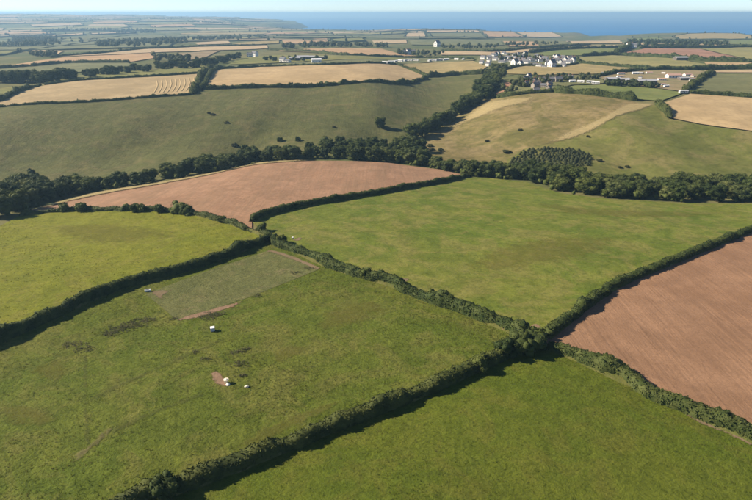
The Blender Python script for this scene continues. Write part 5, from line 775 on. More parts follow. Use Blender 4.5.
  ('dark tree belt beyond the pink-gold stubble', [(-194, 1300), (-93, 1441), (-112, 1451), (-76, 1445), (-212, 1327), (-15, 1419), (-131, 1489), (-84, 1345), (-93, 1466), (-10, 1353), (-222, 1369), (-62, 1355), (-66, 1406), (-77, 1455), (15, 1383), (-207, 1417), (-77, 1399), (-209, 1342), (-62, 1366), (-195, 1329), (-205, 1318), (-218, 1388), (11, 1433), (-183, 1377), (-155, 1465), (-32, 1392), (-155, 1414), (-158, 1430), (-123, 1321), (-41, 1392), (3, 1400), (-153, 1482), (-177, 1416), (-174, 1380), (26, 1402), (14, 1417), (-106, 1360), (-133, 1362), (-71, 1448), (-124, 1429), (-164, 1462), (25, 1422), (9, 1366), (5, 1351), (-21, 1401), (-107, 1458), (-134, 1452), (-157, 1456), (-89, 1423), (-147, 1442), (-185, 1460), (-197, 1286), (-29, 1401), (19, 1375), (-102, 1369), (-214, 1319), (-130, 1392), (-91, 1363), (-86, 1367), (-36, 1405), (-83, 1338), (-30, 1432), (-165, 1392), (-52, 1449), (-194, 1312), (-180, 1362), (-146, 1465), (-227, 1389), (-167, 1311), (-207, 1354), (-208, 1377), (6, 1389), (-97, 1477), (-70, 1381), (-176, 1350), (-34, 1386), (-157, 1438), (-146, 1490), (-217, 1421), (-216, 1307), (-24, 1439), (-83, 1429), (-125, 1375), (-91, 1390), (-163, 1340), (-157, 1312), (-87, 1453), (-189, 1398), (-143, 1410), (-146, 1370), (-84, 1390), (-38, 1442), (-206, 1346), (-29, 1374), (-132, 1403), (-196, 1276), (-144, 1428), (28, 1363), (-141, 1479), (-214, 1359), (-89, 1372), (-151, 1362), (-74, 1371), (-66, 1415), (-146, 1350), (-15, 1388), (24, 1413), (-168, 1469), (-46, 1403), (-119, 1374), (-218, 1341), (8, 1374), (-166, 1437), (-89, 1352), (-136, 1376), (-117, 1473), (-86, 1377), (-159, 1385), (-24, 1351), (4, 1429)], 10),
  ('hedgerow trees beyond the left stubble fields', [(-608, 1056), (-640, 1065), (-622, 1048), (-667, 1095), (-609, 1036), (-653, 1127), (-631, 1078), (-625, 1066), (-663, 1129), (-612, 1019), (-616, 1035), (-637, 1092), (-610, 1031), (-645, 1089), (-659, 1133), (-644, 1100), (-646, 1075), (-685, 1105), (-637, 1050), (-637, 1076), (-663, 1077), (-632, 1039), (-660, 1096), (-635, 1056), (-666, 1088), (-630, 1068), (-672, 1119), (-654, 1071), (-671, 1144), (-648, 1118)], 9),
  ('trees around the houses beyond the golden stubble', [(105, 1073), (58, 1165), (114, 1097), (137, 1138), (50, 1114), (50, 1124), (57, 1126), (114, 1069), (69, 1155), (94, 1145), (99, 1150), (76, 1144), (123, 1088), (77, 1171), (47, 1101), (71, 1176), (47, 1151), (54, 1110), (101, 1110), (74, 1100), (89, 1158), (72, 1162), (118, 1125), (75, 1149), (45, 1119), (99, 1174), (93, 1103), (84, 1110), (58, 1088), (57, 1147), (97, 1100), (109, 1156), (48, 1159), (90, 1183)], 8),
  ('dark trees between the white village houses', [(257, 964), (241, 891), (247, 880), (214, 879), (244, 968), (282, 942), (261, 872), (248, 869), (235, 984), (285, 954), (278, 945), (255, 891), (270, 900), (299, 895), (246, 944), (234, 979), (254, 951), (257, 926), (263, 866), (218, 967), (241, 881), (236, 950), (287, 902), (253, 956), (251, 972), (230, 882), (198, 881), (210, 899), (209, 937), (265, 924), (206, 920), (273, 864), (262, 968), (254, 876)], 7.5),
  ('trees and scrub among the hamlet cottages', [(250, 620), (217, 637), (207, 643), (195, 623), (130, 558), (129, 525), (175, 603), (138, 549), (240, 616), (185, 584), (184, 607), (138, 533), (196, 581), (208, 607), (162, 603), (149, 546), (162, 582), (166, 620), (185, 599), (160, 606), (255, 635), (187, 644), (209, 601), (216, 646), (151, 584), (216, 609), (174, 567), (226, 639), (176, 583), (144, 568), (195, 593), (179, 606), (245, 617), (156, 576), (179, 611), (238, 635), (197, 620), (230, 607), (212, 603), (130, 554), (145, 582), (213, 633), (200, 590), (251, 624), (146, 556), (201, 595), (219, 628), (176, 574), (244, 633), (208, 624), (156, 548), (249, 616), (210, 620), (162, 568), (173, 573), (185, 595), (261, 640), (191, 613), (247, 638), (167, 587), (236, 624), (163, 622), (133, 533), (174, 629), (205, 612), (196, 607), (225, 611), (147, 552), (145, 574), (215, 591)], 6),
  ('trees screening the grey works sheds', [(243, 574), (262, 547), (272, 545), (271, 537), (240, 562), (242, 556), (240, 566), (260, 552), (243, 568), (257, 564), (265, 563), (267, 550), (250, 553), (247, 567), (280, 539), (263, 556), (252, 568), (272, 550), (280, 548), (238, 558), (246, 561), (256, 548), (246, 553), (267, 559), (273, 540), (256, 557)], 6),
  ('trees around the white barn farm', [(-152, 904), (-111, 841), (-127, 860), (-145, 875), (-149, 886), (-135, 931), (-132, 947), (-79, 880), (-97, 857), (-155, 923), (-124, 856), (-144, 921), (-129, 927), (-151, 893), (-123, 860), (-94, 877)], 6.5),
  ('far trees along the fields towards the coast', [(485, 1610), (400, 1575), (287, 1442), (348, 1474), (403, 1537), (262, 1424), (372, 1555), (300, 1388), (235, 1409), (364, 1492), (464, 1635), (369, 1539), (174, 1372), (176, 1328), (393, 1462), (264, 1335), (164, 1339), (386, 1507), (414, 1536), (235, 1304), (219, 1344), (423, 1575), (249, 1328), (181, 1314), (204, 1288), (395, 1547), (252, 1347), (273, 1341), (239, 1354), (164, 1377), (379, 1532), (219, 1354), (381, 1543), (422, 1502), (410, 1556), (498, 1564), (463, 1558), (231, 1350), (209, 1431), (462, 1525), (481, 1569), (375, 1542), (447, 1560), (285, 1342), (357, 1419), (519, 1609), (402, 1492), (371, 1547), (222, 1332), (309, 1426), (404, 1562), (220, 1403), (240, 1442), (406, 1546), (508, 1628), (536, 1679), (352, 1510), (210, 1418), (214, 1384), (289, 1404)], 9),
  ('trees on the ridge right of the tan stripe field', [(-283, 832), (-363, 939), (-309, 876), (-282, 798), (-331, 902), (-389, 973), (-386, 969), (-282, 871), (-303, 835), (-376, 947), (-350, 897), (-342, 878), (-346, 871), (-302, 883), (-302, 816), (-338, 927), (-319, 887), (-298, 859), (-333, 911), (-316, 857), (-302, 851), (-349, 941), (-314, 845), (-337, 862), (-329, 923), (-303, 895), (-294, 806), (-359, 901), (-287, 795), (-349, 921)], 9),
]

rng = np.random.default_rng(11)
rnd = random.Random(5)

# ------------------------------------------------------------------ helpers
def tag(o, label=None, cat=None, group=None, kind=None):
    if label: o['label'] = label
    if cat: o['category'] = cat
    if group: o['group'] = group
    if kind: o['kind'] = kind
    return o

def mesh_from(name, V, Fc, mats, smooth=False, mat_index=None):
    """mesh data from numpy arrays; Fc is a list of (k,n) face arrays with n = 3 or 4"""
    me = bpy.data.meshes.new(name)
    V = np.asarray(V, np.float32)
    arrs = [np.asarray(f, np.int32) for f in Fc if len(f)]
    tot = np.concatenate([np.full(len(f), f.shape[1], np.int32) for f in arrs])
    idx = np.concatenate([f.ravel() for f in arrs])
    start = np.concatenate([[0], np.cumsum(tot)[:-1]]).astype(np.int32)
    me.vertices.add(len(V)); me.vertices.foreach_set('co', V.ravel())
    me.loops.add(len(idx)); me.loops.foreach_set('vertex_index', idx)
    me.polygons.add(len(tot)); me.polygons.foreach_set('loop_start', start); me.polygons.foreach_set('loop_total', tot)
    if isinstance(mats, (list, tuple)):
        for m in mats: me.materials.append(m)
    else:
        me.materials.append(mats)
    if mat_index is not None:
        me.polygons.foreach_set('material_index', np.asarray(mat_index, np.int32))
    me.polygons.foreach_set('use_smooth', np.full(len(tot), smooth) if np.isscalar(smooth) else np.asarray(smooth, bool))
    me.update(calc_edges=True)
    return me

def obj(name, me, parent=None, loc=None):
    o = bpy.data.objects.new(name, me)
    COL.objects.link(o)
    if parent is not None: o.parent = parent
    if loc is not None: o.location = loc
    return o

def empty(name, loc=(0, 0, 0), rz=0.0, s=1.0):
    o = bpy.data.objects.new(name, None)
    COL.objects.link(o)
    o.empty_display_size = 0.5
    o.location = loc; o.rotation_euler = (0, 0, rz); o.scale = (s, s, s)
    return o

def copy_thing(src, loc, rz=0.0, s=(1, 1, 1)):
    r = src.copy(); COL.objects.link(r)
    r.location = loc; r.rotation_euler = (0, 0, rz); r.scale = s
    for ch in src.children:
        c = ch.copy(); COL.objects.link(c); c.parent = r
        for g in ch.children:
            d = g.copy(); COL.objects.link(d); d.parent = c
    return r

def zat(x, y):
    return float(height(np.array([x]), np.array([y]))[0])

class MB:
    """collects boxes and prisms into one mesh"""
    def __init__(self): self.v = []; self.f = []
    def add(self, vs, fs):
        n = len(self.v); self.v += [tuple(p) for p in vs]; self.f += [tuple(i + n for i in q) for q in fs]
    def box(self, x0, y0, z0, x1, y1, z1):
        self.add([(x0, y0, z0), (x1, y0, z0), (x1, y1, z0), (x0, y1, z0), (x0, y0, z1), (x1, y0, z1), (x1, y1, z1), (x0, y1, z1)],
                 [(0, 3, 2, 1), (4, 5, 6, 7), (0, 1, 5, 4), (1, 2, 6, 5), (2, 3, 7, 6), (3, 0, 4, 7)])
    def tube(self, p, q, r0, r1, n=8, cap=True):
        p, q = Vector(p), Vector(q); d = (q - p).normalized()
        u = d.orthogonal().normalized(); w = d.cross(u)
        vs = []
        for c, r in ((p, r0), (q, r1)):
            for k in range(n):
                t = 2 * math.pi * k / n; vs.append(c + u * (r * math.cos(t)) + w * (r * math.sin(t)))
        fs = [(k, (k + 1) % n, n + (k + 1) % n, n + k) for k in range(n)]
        if cap: fs += [tuple(range(n - 1, -1, -1)), tuple(range(n, 2 * n))]
        self.add(vs, fs)
    def lathe(self, prof, n=14):
        vs = [(r * math.cos(2 * math.pi * k / n), r * math.sin(2 * math.pi * k / n), z) for r, z in prof for k in range(n)]
        fs = [(i * n + k, i * n + (k + 1) % n, (i + 1) * n + (k + 1) % n, (i + 1) * n + k) for i in range(len(prof) - 1) for k in range(n)]
        self.add(vs, fs)
    def mesh(self, name, mat, smooth=False):
        me = bpy.data.meshes.new(name); me.from_pydata(self.v, [], self.f); me.materials.append(mat)
        if smooth:
            for p in me.polygons: p.use_smooth = True
        me.update(); return me
    def build(self, name, mat, parent=None, smooth=False):
        return obj(name, self.mesh(name, mat, smooth), parent)

# ------------------------------------------------------------------ materials
class N:
    def __init__(self, name):
        self.m = bpy.data.materials.new(name); self.m.use_nodes = True
        self.t = self.m.node_tree; self.t.nodes.clear()
        self.out = self.n('ShaderNodeOutputMaterial')
    def n(self, typ, **kw):
        x = self.t.nodes.new(typ)
        for k, v in kw.items(): setattr(x, k, v)
        return x
    def l(self, a, b): self.t.links.new(a, b)
    def coord(self, scale=(1, 1, 1), rz=0.0):
        tc = self.n('ShaderNodeTexCoord'); mp = self.n('ShaderNodeMapping')
        mp.inputs['Scale'].default_value = scale; mp.inputs['Rotation'].default_value = (0, 0, rz)
        self.l(tc.outputs['Object'], mp.inputs['Vector']); return mp.outputs[0]
    def noise(self, vec, scale, detail=3, rough=0.55, dist=0.0):
        x = self.n('ShaderNodeTexNoise'); x.inputs['Scale'].default_value = scale; x.inputs['Detail'].default_value = detail
        x.inputs['Roughness'].default_value = rough; x.inputs['Distortion'].default_value = dist
        self.l(vec, x.inputs['Vector']); return x.outputs['Fac']
    def ramp(self, fac, lo, hi):
        x = self.n('ShaderNodeMapRange'); x.interpolation_type = 'SMOOTHSTEP'
        x.inputs['From Min'].default_value = lo; x.inputs['From Max'].default_value = hi
        self.l(fac, x.inputs['Value']); return x.outputs[0]
    def mix(self, fac, a, b, mode='MIX'):
        x = self.n('ShaderNodeMix', data_type='RGBA', blend_type=mode)
        for sock, v in ((x.inputs[0], fac), (x.inputs[6], a), (x.inputs[7], b)):
            if isinstance(v, (int, float)): sock.default_value = v
            elif isinstance(v, tuple): sock.default_value = (*v, 1)
            else: self.l(v, sock)
        return x.outputs[2]
    def math(self, op, a, b):
        x = self.n('ShaderNodeMath', operation=op)
        for s, v in zip(x.inputs, (a, b)):
            if isinstance(v, (int, float)): s.default_value = v
            else: self.l(v, s)
        return x.outputs[0]
    def bump(self, h, strength, dist):
        x = self.n('ShaderNodeBump'); x.inputs['Strength'].default_value = strength; x.inputs['Distance'].default_value = dist
        self.l(h, x.inputs['Height']); return x.outputs[0]
    def done(self, col, rough=0.9, normal=None, spec=0.1):
        b = self.n('ShaderNodeBsdfPrincipled')
        if isinstance(col, tuple): b.inputs['Base Color'].default_value = (*col, 1)
        else: self.l(col, b.inputs['Base Color'])
        b.inputs['Roughness'].default_value = rough; b.inputs['Specular IOR Level'].default_value = spec
        if normal is not None: self.l(normal, b.inputs['Normal'])
        self.l(b.outputs[0], self.out.inputs['Surface']); return self.m

def field_mat(name, a, b, dry, patch=45., mid=7., fine=0.9, bump=0.35, amount=0.45, stripes=None, dry_lo=0.5, tuss=None):
    """farmland: colours a and b in drifts, drier patches, fine clumps, optional lines of the drill or plough"""
    k = N(name); v = k.coord()
    n1 = k.noise(v, 1 / patch, 4, 0.6, 0.6); n2 = k.noise(v, 1 / mid, 4, 0.6); n3 = k.noise(v, 1 / fine, 4, 0.7)
    n4 = k.noise(v, 1 / (patch * 0.37), 5, 0.65, 1.0)
    c = k.mix(k.ramp(n1, 0.36, 0.64), a, b)
    c = k.mix(k.math('MULTIPLY', k.ramp(n4, dry_lo, dry_lo + 0.2), amount), c, dry)
    c = k.mix(k.math('MULTIPLY', k.ramp(n2, 0.42, 0.7), 0.35), c, tuple(0.62 * q for q in a))
    c = k.mix(k.math('MULTIPLY', k.ramp(n2, 0.55, 0.3), 0.3), c, tuple(min(1, 1.35 * q) for q in b))
    c = k.mix(k.math('MULTIPLY', k.ramp(n3, 0.42, 0.68), 0.38), c, tuple(0.55 * q for q in a))
    h = k.math('ADD', k.math('MULTIPLY', n3, 0.5), k.math('MULTIPLY', n2, 0.6))
    if stripes:
        ang, spacing, amt, colr = stripes
        w1 = k.noise(k.coord((1, 0.035, 1), R(ang)), 1 / spacing, 3, 0.6, 0.15)
        w2 = k.noise(k.coord((1, 0.06, 1), R(ang)), 1 / (spacing * 4.5), 3, 0.55, 0.3)
        c = k.mix(k.math('MULTIPLY', k.ramp(w1, 0.46, 0.7), amt), c, colr)
        c = k.mix(k.math('MULTIPLY', k.ramp(w2, 0.46, 0.68), amt), c, colr)
        h = k.math('ADD', h, k.math('MULTIPLY', w1, 0.8))
    if tuss:
        va = k.coord((0.7, 1.25, 1), R(24))
        t1 = k.noise(va, 1 / tuss, 5, 0.68, 0.15)
        c = k.mix(k.math('MULTIPLY', k.ramp(t1, 0.5, 0.32), 0.45), c, tuple(0.5 * q for q in a))
        c = k.mix(k.math('MULTIPLY', k.ramp(t1, 0.55, 0.75), 0.35), c, tuple(min(1, 1.3 * q) for q in b))
        h = k.math('ADD', h, k.math('MULTIPLY', t1, 1.5))
    return k.done(c, 0.92, k.bump(h, bump, 0.9), 0.08)

G = {}
G['rough_pasture'] = field_mat('pasture_grass', (0.074, 0.102, 0.012), (0.098, 0.116, 0.017), (0.165, 0.144, 0.042), 30, 5, 0.7, 0.55, 0.5, None, 0.45, 1.5)
G['lush_yellow'] = field_mat('meadow_grass', (0.128, 0.144, 0.014), (0.154, 0.158, 0.018), (0.175, 0.146, 0.040), 30, 5, 0.8, 0.4, 0.45, None, 0.47, 2.2)
G['bottom_green'] = field_mat('short_grass', (0.078, 0.106, 0.011), (0.098, 0.116, 0.014), (0.130, 0.116, 0.024), 24, 3, 0.5, 0.45, 0.45, None, 0.45, 0.9)
G['big_green'] = field_mat('mottled_grass', (0.090, 0.124, 0.017), (0.130, 0.146, 0.025), (0.195, 0.170, 0.052), 34, 7, 1.2, 0.4, 0.65, None, 0.43, 2.6)
G['red_soil'] = field_mat('red_soil', (0.236, 0.136, 0.078), (0.262, 0.154, 0.090), (0.200, 0.117, 0.069), 38, 9, 0.6, 0.3, 0.75, (37, 1.6, 0.25, (0.178, 0.101, 0.058)))
G['pink_soil'] = field_mat('pink_soil', (0.258, 0.152, 0.090), (0.286, 0.172, 0.104), (0.205, 0.134, 0.080), 50, 12, 1.5, 0.25, 0.65, (66, 2.5, 0.5, (0.200, 0.128, 0.075)))
G['pink_soil_far'] = field_mat('pink_soil_far', (0.260, 0.145, 0.090), (0.285, 0.165, 0.110), (0.20, 0.13, 0.085), 120, 40, 8, 0.1, 0.4)
G['grey_paddock'] = field_mat('grazed_grass', (0.104, 0.114, 0.038), (0.122, 0.124, 0.044), (0.190, 0.150, 0.078), 20, 4, 0.6, 0.5, 0.6, None, 0.5, 1.2)
G['olive_slope'] = field_mat('olive_grass', (0.086, 0.092, 0.030), (0.106, 0.106, 0.036), (0.152, 0.126, 0.054), 60, 11, 1.3, 0.6, 0.65, (97, 5, 0.18, (0.078, 0.076, 0.032)), 0.46, 4)
G['tan_slope'] = field_mat('tan_grass', (0.120, 0.112, 0.036), (0.165, 0.132, 0.050), (0.255, 0.190, 0.095), 70, 16, 3, 0.4, 0.75, None, 0.42, 6)
G['green_slope'] = field_mat('hill_grass', (0.108, 0.120, 0.028), (0.132, 0.132, 0.036), (0.205, 0.165, 0.070), 75, 16, 3, 0.4, 0.65, None, 0.45, 6)
G['pale_track'] = field_mat('dry_track', (0.30, 0.235, 0.115), (0.27, 0.21, 0.10), (0.22, 0.18, 0.075), 40, 8, 2, 0.2)
G['stubble'] = field_mat('stubble', (0.350, 0.256, 0.134), (0.380, 0.280, 0.150), (0.285, 0.215, 0.112), 110, 25, 4, 0.15, 0.5, (82, 9, 0.25, (0.30, 0.215, 0.105)))
G['stubble_swath'] = field_mat('stubble_swath', (0.320, 0.244, 0.132), (0.352, 0.268, 0.146), (0.258, 0.204, 0.108), 90, 22, 4, 0.15, 0.5, (68, 9, 0.35, (0.27, 0.20, 0.10)))
G['stubble_pink'] = field_mat('stubble_pink', (0.345, 0.225, 0.120), (0.370, 0.250, 0.135), (0.28, 0.20, 0.11), 130, 40, 8, 0.1, 0.4)
G['stubble_pale'] = field_mat('stubble_pale', (0.370, 0.280, 0.165), (0.390, 0.295, 0.175), (0.30, 0.235, 0.13), 140, 40, 8, 0.1, 0.4)
G['pale_green'] = field_mat('pale_green_grass', (0.150, 0.155, 0.048), (0.175, 0.165, 0.055), (0.22, 0.18, 0.08), 90, 25, 5, 0.15, 0.4)
G['sage'] = field_mat('sage_grass', (0.120, 0.130, 0.060), (0.150, 0.148, 0.068), (0.20, 0.17, 0.085), 100, 30, 6, 0.15, 0.4)
G['sage_dark'] = field_mat('sage_dark_grass', (0.125, 0.130, 0.055), (0.145, 0.142, 0.060), (0.18, 0.155, 0.075), 110, 30, 6, 0.15, 0.4)
G['dry_gold'] = field_mat('dry_gold_grass', (0.255, 0.205, 0.090), (0.290, 0.225, 0.100), (0.20, 0.175, 0.07), 90, 25, 5, 0.15, 0.4)
G['dry_green'] = field_mat('dry_green_grass', (0.200, 0.190, 0.072), (0.230, 0.205, 0.080), (0.27, 0.215, 0.10), 110, 30, 5, 0.15, 0.4)
G['fresh_green'] = field_mat('fresh_green_grass', (0.125, 0.150, 0.044), (0.145, 0.160, 0.050), (0.19, 0.17, 0.07), 90, 25, 5, 0.15, 0.35)
G['dull_brown'] = field_mat('dull_brown_earth', (0.215, 0.165, 0.095), (0.235, 0.18, 0.105), (0.18, 0.15, 0.08), 110, 30, 6, 0.1, 0.4)
G['yard_earth'] = field_mat('yard_earth', (0.240, 0.185, 0.105), (0.170, 0.160, 0.075), (0.33, 0.24, 0.15), 30, 9, 3, 0.15, 0.6)
G['mud_pink'] = field_mat('trodden_earth', (0.255, 0.145, 0.090), (0.285, 0.165, 0.105), (0.20, 0.13, 0.075), 5, 1.5, 0.4, 0.3, 0.5)
G['mud_dry'] = field_mat('dry_trodden_earth', (0.215, 0.155, 0.088), (0.190, 0.150, 0.080), (0.13, 0.12, 0.045), 5, 1.6, 0.45, 0.3, 0.6)
def soft_mat(name, a, b, amount=1.0, edge=0.45):
    k = N(name); v = k.coord()
    n1 = k.noise(v, 1 / 3.0, 4, 0.6); n2 = k.noise(v, 1 / 0.7, 4, 0.7)
    c = k.mix(k.ramp(n1, 0.38, 0.62), a, b); c = k.mix(k.math('MULTIPLY', k.ramp(n2, 0.4, 0.65), 0.45), c, tuple(0.6 * q for q in a))
    bs = k.n('ShaderNodeBsdfPrincipled'); bs.inputs['Roughness'].default_value = 0.95; bs.inputs['Specular IOR Level'].default_value = 0.05
    k.l(c, bs.inputs['Base Color']); k.l(k.bump(n2, 0.4, 0.4), bs.inputs['Normal'])
    at = k.n('ShaderNodeAttribute', attribute_name='fade')
    f = k.math('ADD', at.outputs['Fac'], k.math('MULTIPLY', k.math('SUBTRACT', k.math('ADD', k.math('MULTIPLY', n1, 0.5), k.math('MULTIPLY', n2, 0.5)), 0.5), 2.2))
    f = k.math('MULTIPLY', k.ramp(f, edge - 0.2, edge + 0.25), amount)
    tr = k.n('ShaderNodeBsdfTransparent'); mx = k.n('ShaderNodeMixShader')
    k.l(f, mx.inputs[0]); k.l(tr.outputs[0], mx.inputs[1]); k.l(bs.outputs[0], mx.inputs[2]); k.l(mx.outputs[0], k.out.inputs['Surface'])
    return k.m
SOFT = {'mud_pink': soft_mat('bare_pink_earth', (0.215, 0.142, 0.090), (0.250, 0.166, 0.108), 0.92, 0.36),
        'mud_dry': soft_mat('bare_dry_earth', (0.215, 0.158, 0.096), (0.180, 0.140, 0.080), 0.85),
        'trod': soft_mat('trodden_grass', (0.070, 0.074, 0.026), (0.085, 0.084, 0.034), 0.26),
        'dry': soft_mat('dry_tufts', (0.170, 0.150, 0.040), (0.140, 0.130, 0.030), 0.34, 0.75),
        'pale_strip': soft_mat('dry_sunlit_strip', (0.360, 0.285, 0.140), (0.290, 0.235, 0.110), 0.9, 0.42),  # pale tone paints sunlight on the ridge strip; elsewhere plain dry grass
        'pale_line': soft_mat('worn_line', (0.180, 0.140, 0.082), (0.140, 0.125, 0.055), 0.4)}
G['bank'] = field_mat('bank_grass', (0.085, 0.098, 0.024), (0.105, 0.102, 0.030), (0.19, 0.145, 0.075), 9, 2.5, 0.5, 0.5, 0.6)

def ground_mat():
    k = N('verge_ground'); v = k.coord()
    n1 = k.noise(v, 1 / 160., 4); n2 = k.noise(v, 1 / 17., 4)
    c = k.mix(k.ramp(n1, 0.4, 0.62), (0.085, 0.098, 0.034), (0.150, 0.135, 0.058))
    c = k.mix(k.math('MULTIPLY', k.ramp(n2, 0.4, 0.7), 0.5), c, (0.050, 0.060, 0.022))
    g = k.n('ShaderNodeNewGeometry'); s = k.n('ShaderNodeSeparateXYZ'); k.l(g.outputs['Normal'], s.inputs[0])
    c = k.mix(k.ramp(s.outputs['Z'], 0.93, 0.80), c, (0.13, 0.105, 0.085))
    return k.done(c, 0.95, k.bump(n2, 0.3, 1.0), 0.05)

def leaf_mat(name, a, b, vary=0.5, scale=0.5, trans=0.18):
    k = N(name); v = k.coord()
    oi = k.n('ShaderNodeObjectInfo')
    n = k.noise(v, scale, 2, 0.6)
    c = k.mix(k.ramp(n, 0.35, 0.65), a, b)
    hs = k.n('ShaderNodeHueSaturation'); hs.inputs['Saturation'].default_value = 1.0
    k.l(k.math('ADD', k.math('MULTIPLY', oi.outputs['Random'], vary), 1 - vary / 2), hs.inputs['Value'])
    k.l(k.math('ADD', k.math('MULTIPLY', oi.outputs['Random'], -0.03), 0.515), hs.inputs['Hue'])
    k.l(c, hs.inputs['Color'])
    b1 = k.n('ShaderNodeBsdfPrincipled'); b1.inputs['Roughness'].default_value = 0.75; b1.inputs['Specular IOR Level'].default_value = 0.15
    k.l(hs.outputs[0], b1.inputs['Base Color'])
    tr = k.n('ShaderNodeBsdfTranslucent'); k.l(hs.outputs[0], tr.inputs['Color'])
    mx = k.n('ShaderNodeMixShader'); mx.inputs[0].default_value = trans
    k.l(b1.outputs[0], mx.inputs[1]); k.l(tr.outputs[0], mx.inputs[2]); k.l(mx.outputs[0], k.out.inputs['Surface'])
    return k.m
LEAF = [leaf_mat('leaf_dark', (0.035, 0.052, 0.013), (0.062, 0.080, 0.019)),
        leaf_mat('leaf_mid', (0.052, 0.072, 0.016), (0.088, 0.106, 0.024)),
        leaf_mat('leaf_pale', (0.072, 0.092, 0.026), (0.106, 0.118, 0.038))]
HEDGE_LEAF = leaf_mat('leaf_hedge', (0.036, 0.051, 0.013), (0.070, 0.086, 0.022), 0.25, 0.35)
RAGGED_LEAF = leaf_mat('leaf_ragged_hedge', (0.046, 0.064, 0.016), (0.085, 0.100, 0.028), 0.2, 0.45)
CONIFER = leaf_mat('conifer_needles', (0.044, 0.056, 0.022), (0.072, 0.080, 0.032), 0.6, 0.8, 0.15)
GORSE = leaf_mat('gorse_leaf', (0.035, 0.042, 0.015), (0.055, 0.058, 0.020), 0.3, 0.8)
FAR_LEAF = leaf_mat('leaf_far', (0.034, 0.046, 0.016), (0.055, 0.066, 0.022), 0.2, 0.03)
GRASS = leaf_mat('grass_blade', (0.062, 0.088, 0.014), (0.145, 0.135, 0.040), 0.0, 0.16, 0.5)
RUSH = leaf_mat('rush_blade', (0.105, 0.112, 0.052), (0.145, 0.142, 0.072), 0.3, 0.6, 0.5)
STRAW = N('straw').done((0.355, 0.265, 0.135), 0.9)
def bark_mat():
    k = N('bark'); v = k.coord((1, 1, 0.25)); n = k.noise(v, 4, 4)
    return k.done(k.mix(n, (0.05, 0.038, 0.026), (0.13, 0.10, 0.07)), 0.95, k.bump(n, 0.5, 0.1))
BARK = bark_mat()
def wall_mat(name, a, b, sc=0.35):
    k = N(name); v = k.coord(); n = k.noise(v, sc, 4)
    return k.done(k.mix(n, a, b), 0.85)
WHITE_WALL = wall_mat('white_render', (0.80, 0.78, 0.73), (0.70, 0.68, 0.63))
STONE_WALL = wall_mat('stone_wall', (0.33, 0.29, 0.24), (0.22, 0.19, 0.16), 0.8)
def roof_mat(name, a, b):
    k = N(name); v = k.coord((1, 1, 1)); n = k.noise(v, 0.9, 4)
    return k.done(k.mix(n, a, b), 0.7, None, 0.3)
SLATE = roof_mat('slate_roof', (0.085, 0.088, 0.098), (0.16, 0.16, 0.17))
METAL_ROOF = roof_mat('grey_metal_roof', (0.26, 0.27, 0.29), (0.38, 0.38, 0.39))
PINK_ROOF = roof_mat('pink_roof', (0.48, 0.31, 0.24), (0.40, 0.25, 0.19))
WHITE_ROOF = roof_mat('white_metal_roof', (0.82, 0.82, 0.82), (0.72, 0.72, 0.72))
BRICK = wall_mat('brick', (0.30, 0.14, 0.09), (0.24, 0.11, 0.07), 2.0)
GLASS = N('window_glass').done((0.03, 0.035, 0.045), 0.15, None, 0.5)
DOOR = N('door_paint').done((0.08, 0.10, 0.14), 0.5)
TIMBER = wall_mat('dark_cladding', (0.16, 0.14, 0.12), (0.10, 0.09, 0.08), 0.6)
PLASTIC_WHITE = wall_mat('white_plastic', (0.82, 0.82, 0.82), (0.74, 0.74, 0.73), 3)
PLASTIC_CREAM = wall_mat('cream_plastic', (0.80, 0.74, 0.60), (0.72, 0.66, 0.52), 3)
PLASTIC_GREY = wall_mat('grey_plastic', (0.42, 0.44, 0.46), (0.36, 0.37, 0.39), 3)
GALV = wall_mat('galvanised_steel', (0.40, 0.43, 0.50), (0.33, 0.36, 0.43), 3)
WATER_DARK = N('trough_water').done((0.03, 0.04, 0.04), 0.05, None, 0.5)

def sea_mat():
    k = N('sea_water'); v = k.coord((0.35, 1, 1))
    n = k.noise(v, 1 / 900., 4, 0.6); n2 = k.noise(v, 1 / 60., 4, 0.6)
    c = k.mix(k.ramp(n, 0.4, 0.62), (0.005, 0.110, 0.290), (0.008, 0.135, 0.340))
    return k.done(c, 0.55, k.bump(n2, 0.25, 2.0), 0.18)

# ------------------------------------------------------------------ ground sheet and sea
def axis(fine_lo, fine_hi, step, lo, hi, grow=1.09):
    a = list(np.arange(fine_lo, fine_hi + 1e-6, step))
    s = step; x = a[-1]
    while x < hi: s *= grow; x += s; a.append(x)
    s = step; x = a[0]; b = []
    while x > lo: s *= grow; x -= s; b.append(x)
    return np.array(b[::-1] + a)
def sink(x, y):
    return 0.14 + 0.0009 * np.hypot(x, y)
gx = axis(-460, 460, 7, -30000, 30000, 1.06)
gy = axis(0, 620, 7, -3000, 45000, 1.035)
X, Y = np.meshgrid(gx, gy)
Z = height(X, Y) - sink(X, Y)
nx, ny = len(gx), len(gy)
I = np.arange(nx * ny).reshape(ny, nx)
quads = np.stack([I[:-1, :-1], I[:-1, 1:], I[1:, 1:], I[1:, :-1]], -1).reshape(-1, 4)
g = obj('ground', mesh_from('ground', np.stack([X, Y, Z], -1).reshape(-1, 3), [quads], ground_mat(), True))
tag(g, 'rolling green farmland ground running from the near fields to the coast', 'ground', kind='structure')
S = 140000.0
sv = np.array([(-S, -2000, 0), (S, -2000, 0), (S, S, 0), (-S, S, 0)])
o = obj('sea', mesh_from('sea', sv, [np.array([[0, 1, 2, 3]])], sea_mat()))
tag(o, 'calm blue sea stretching along the horizon', 'sea', kind='structure')

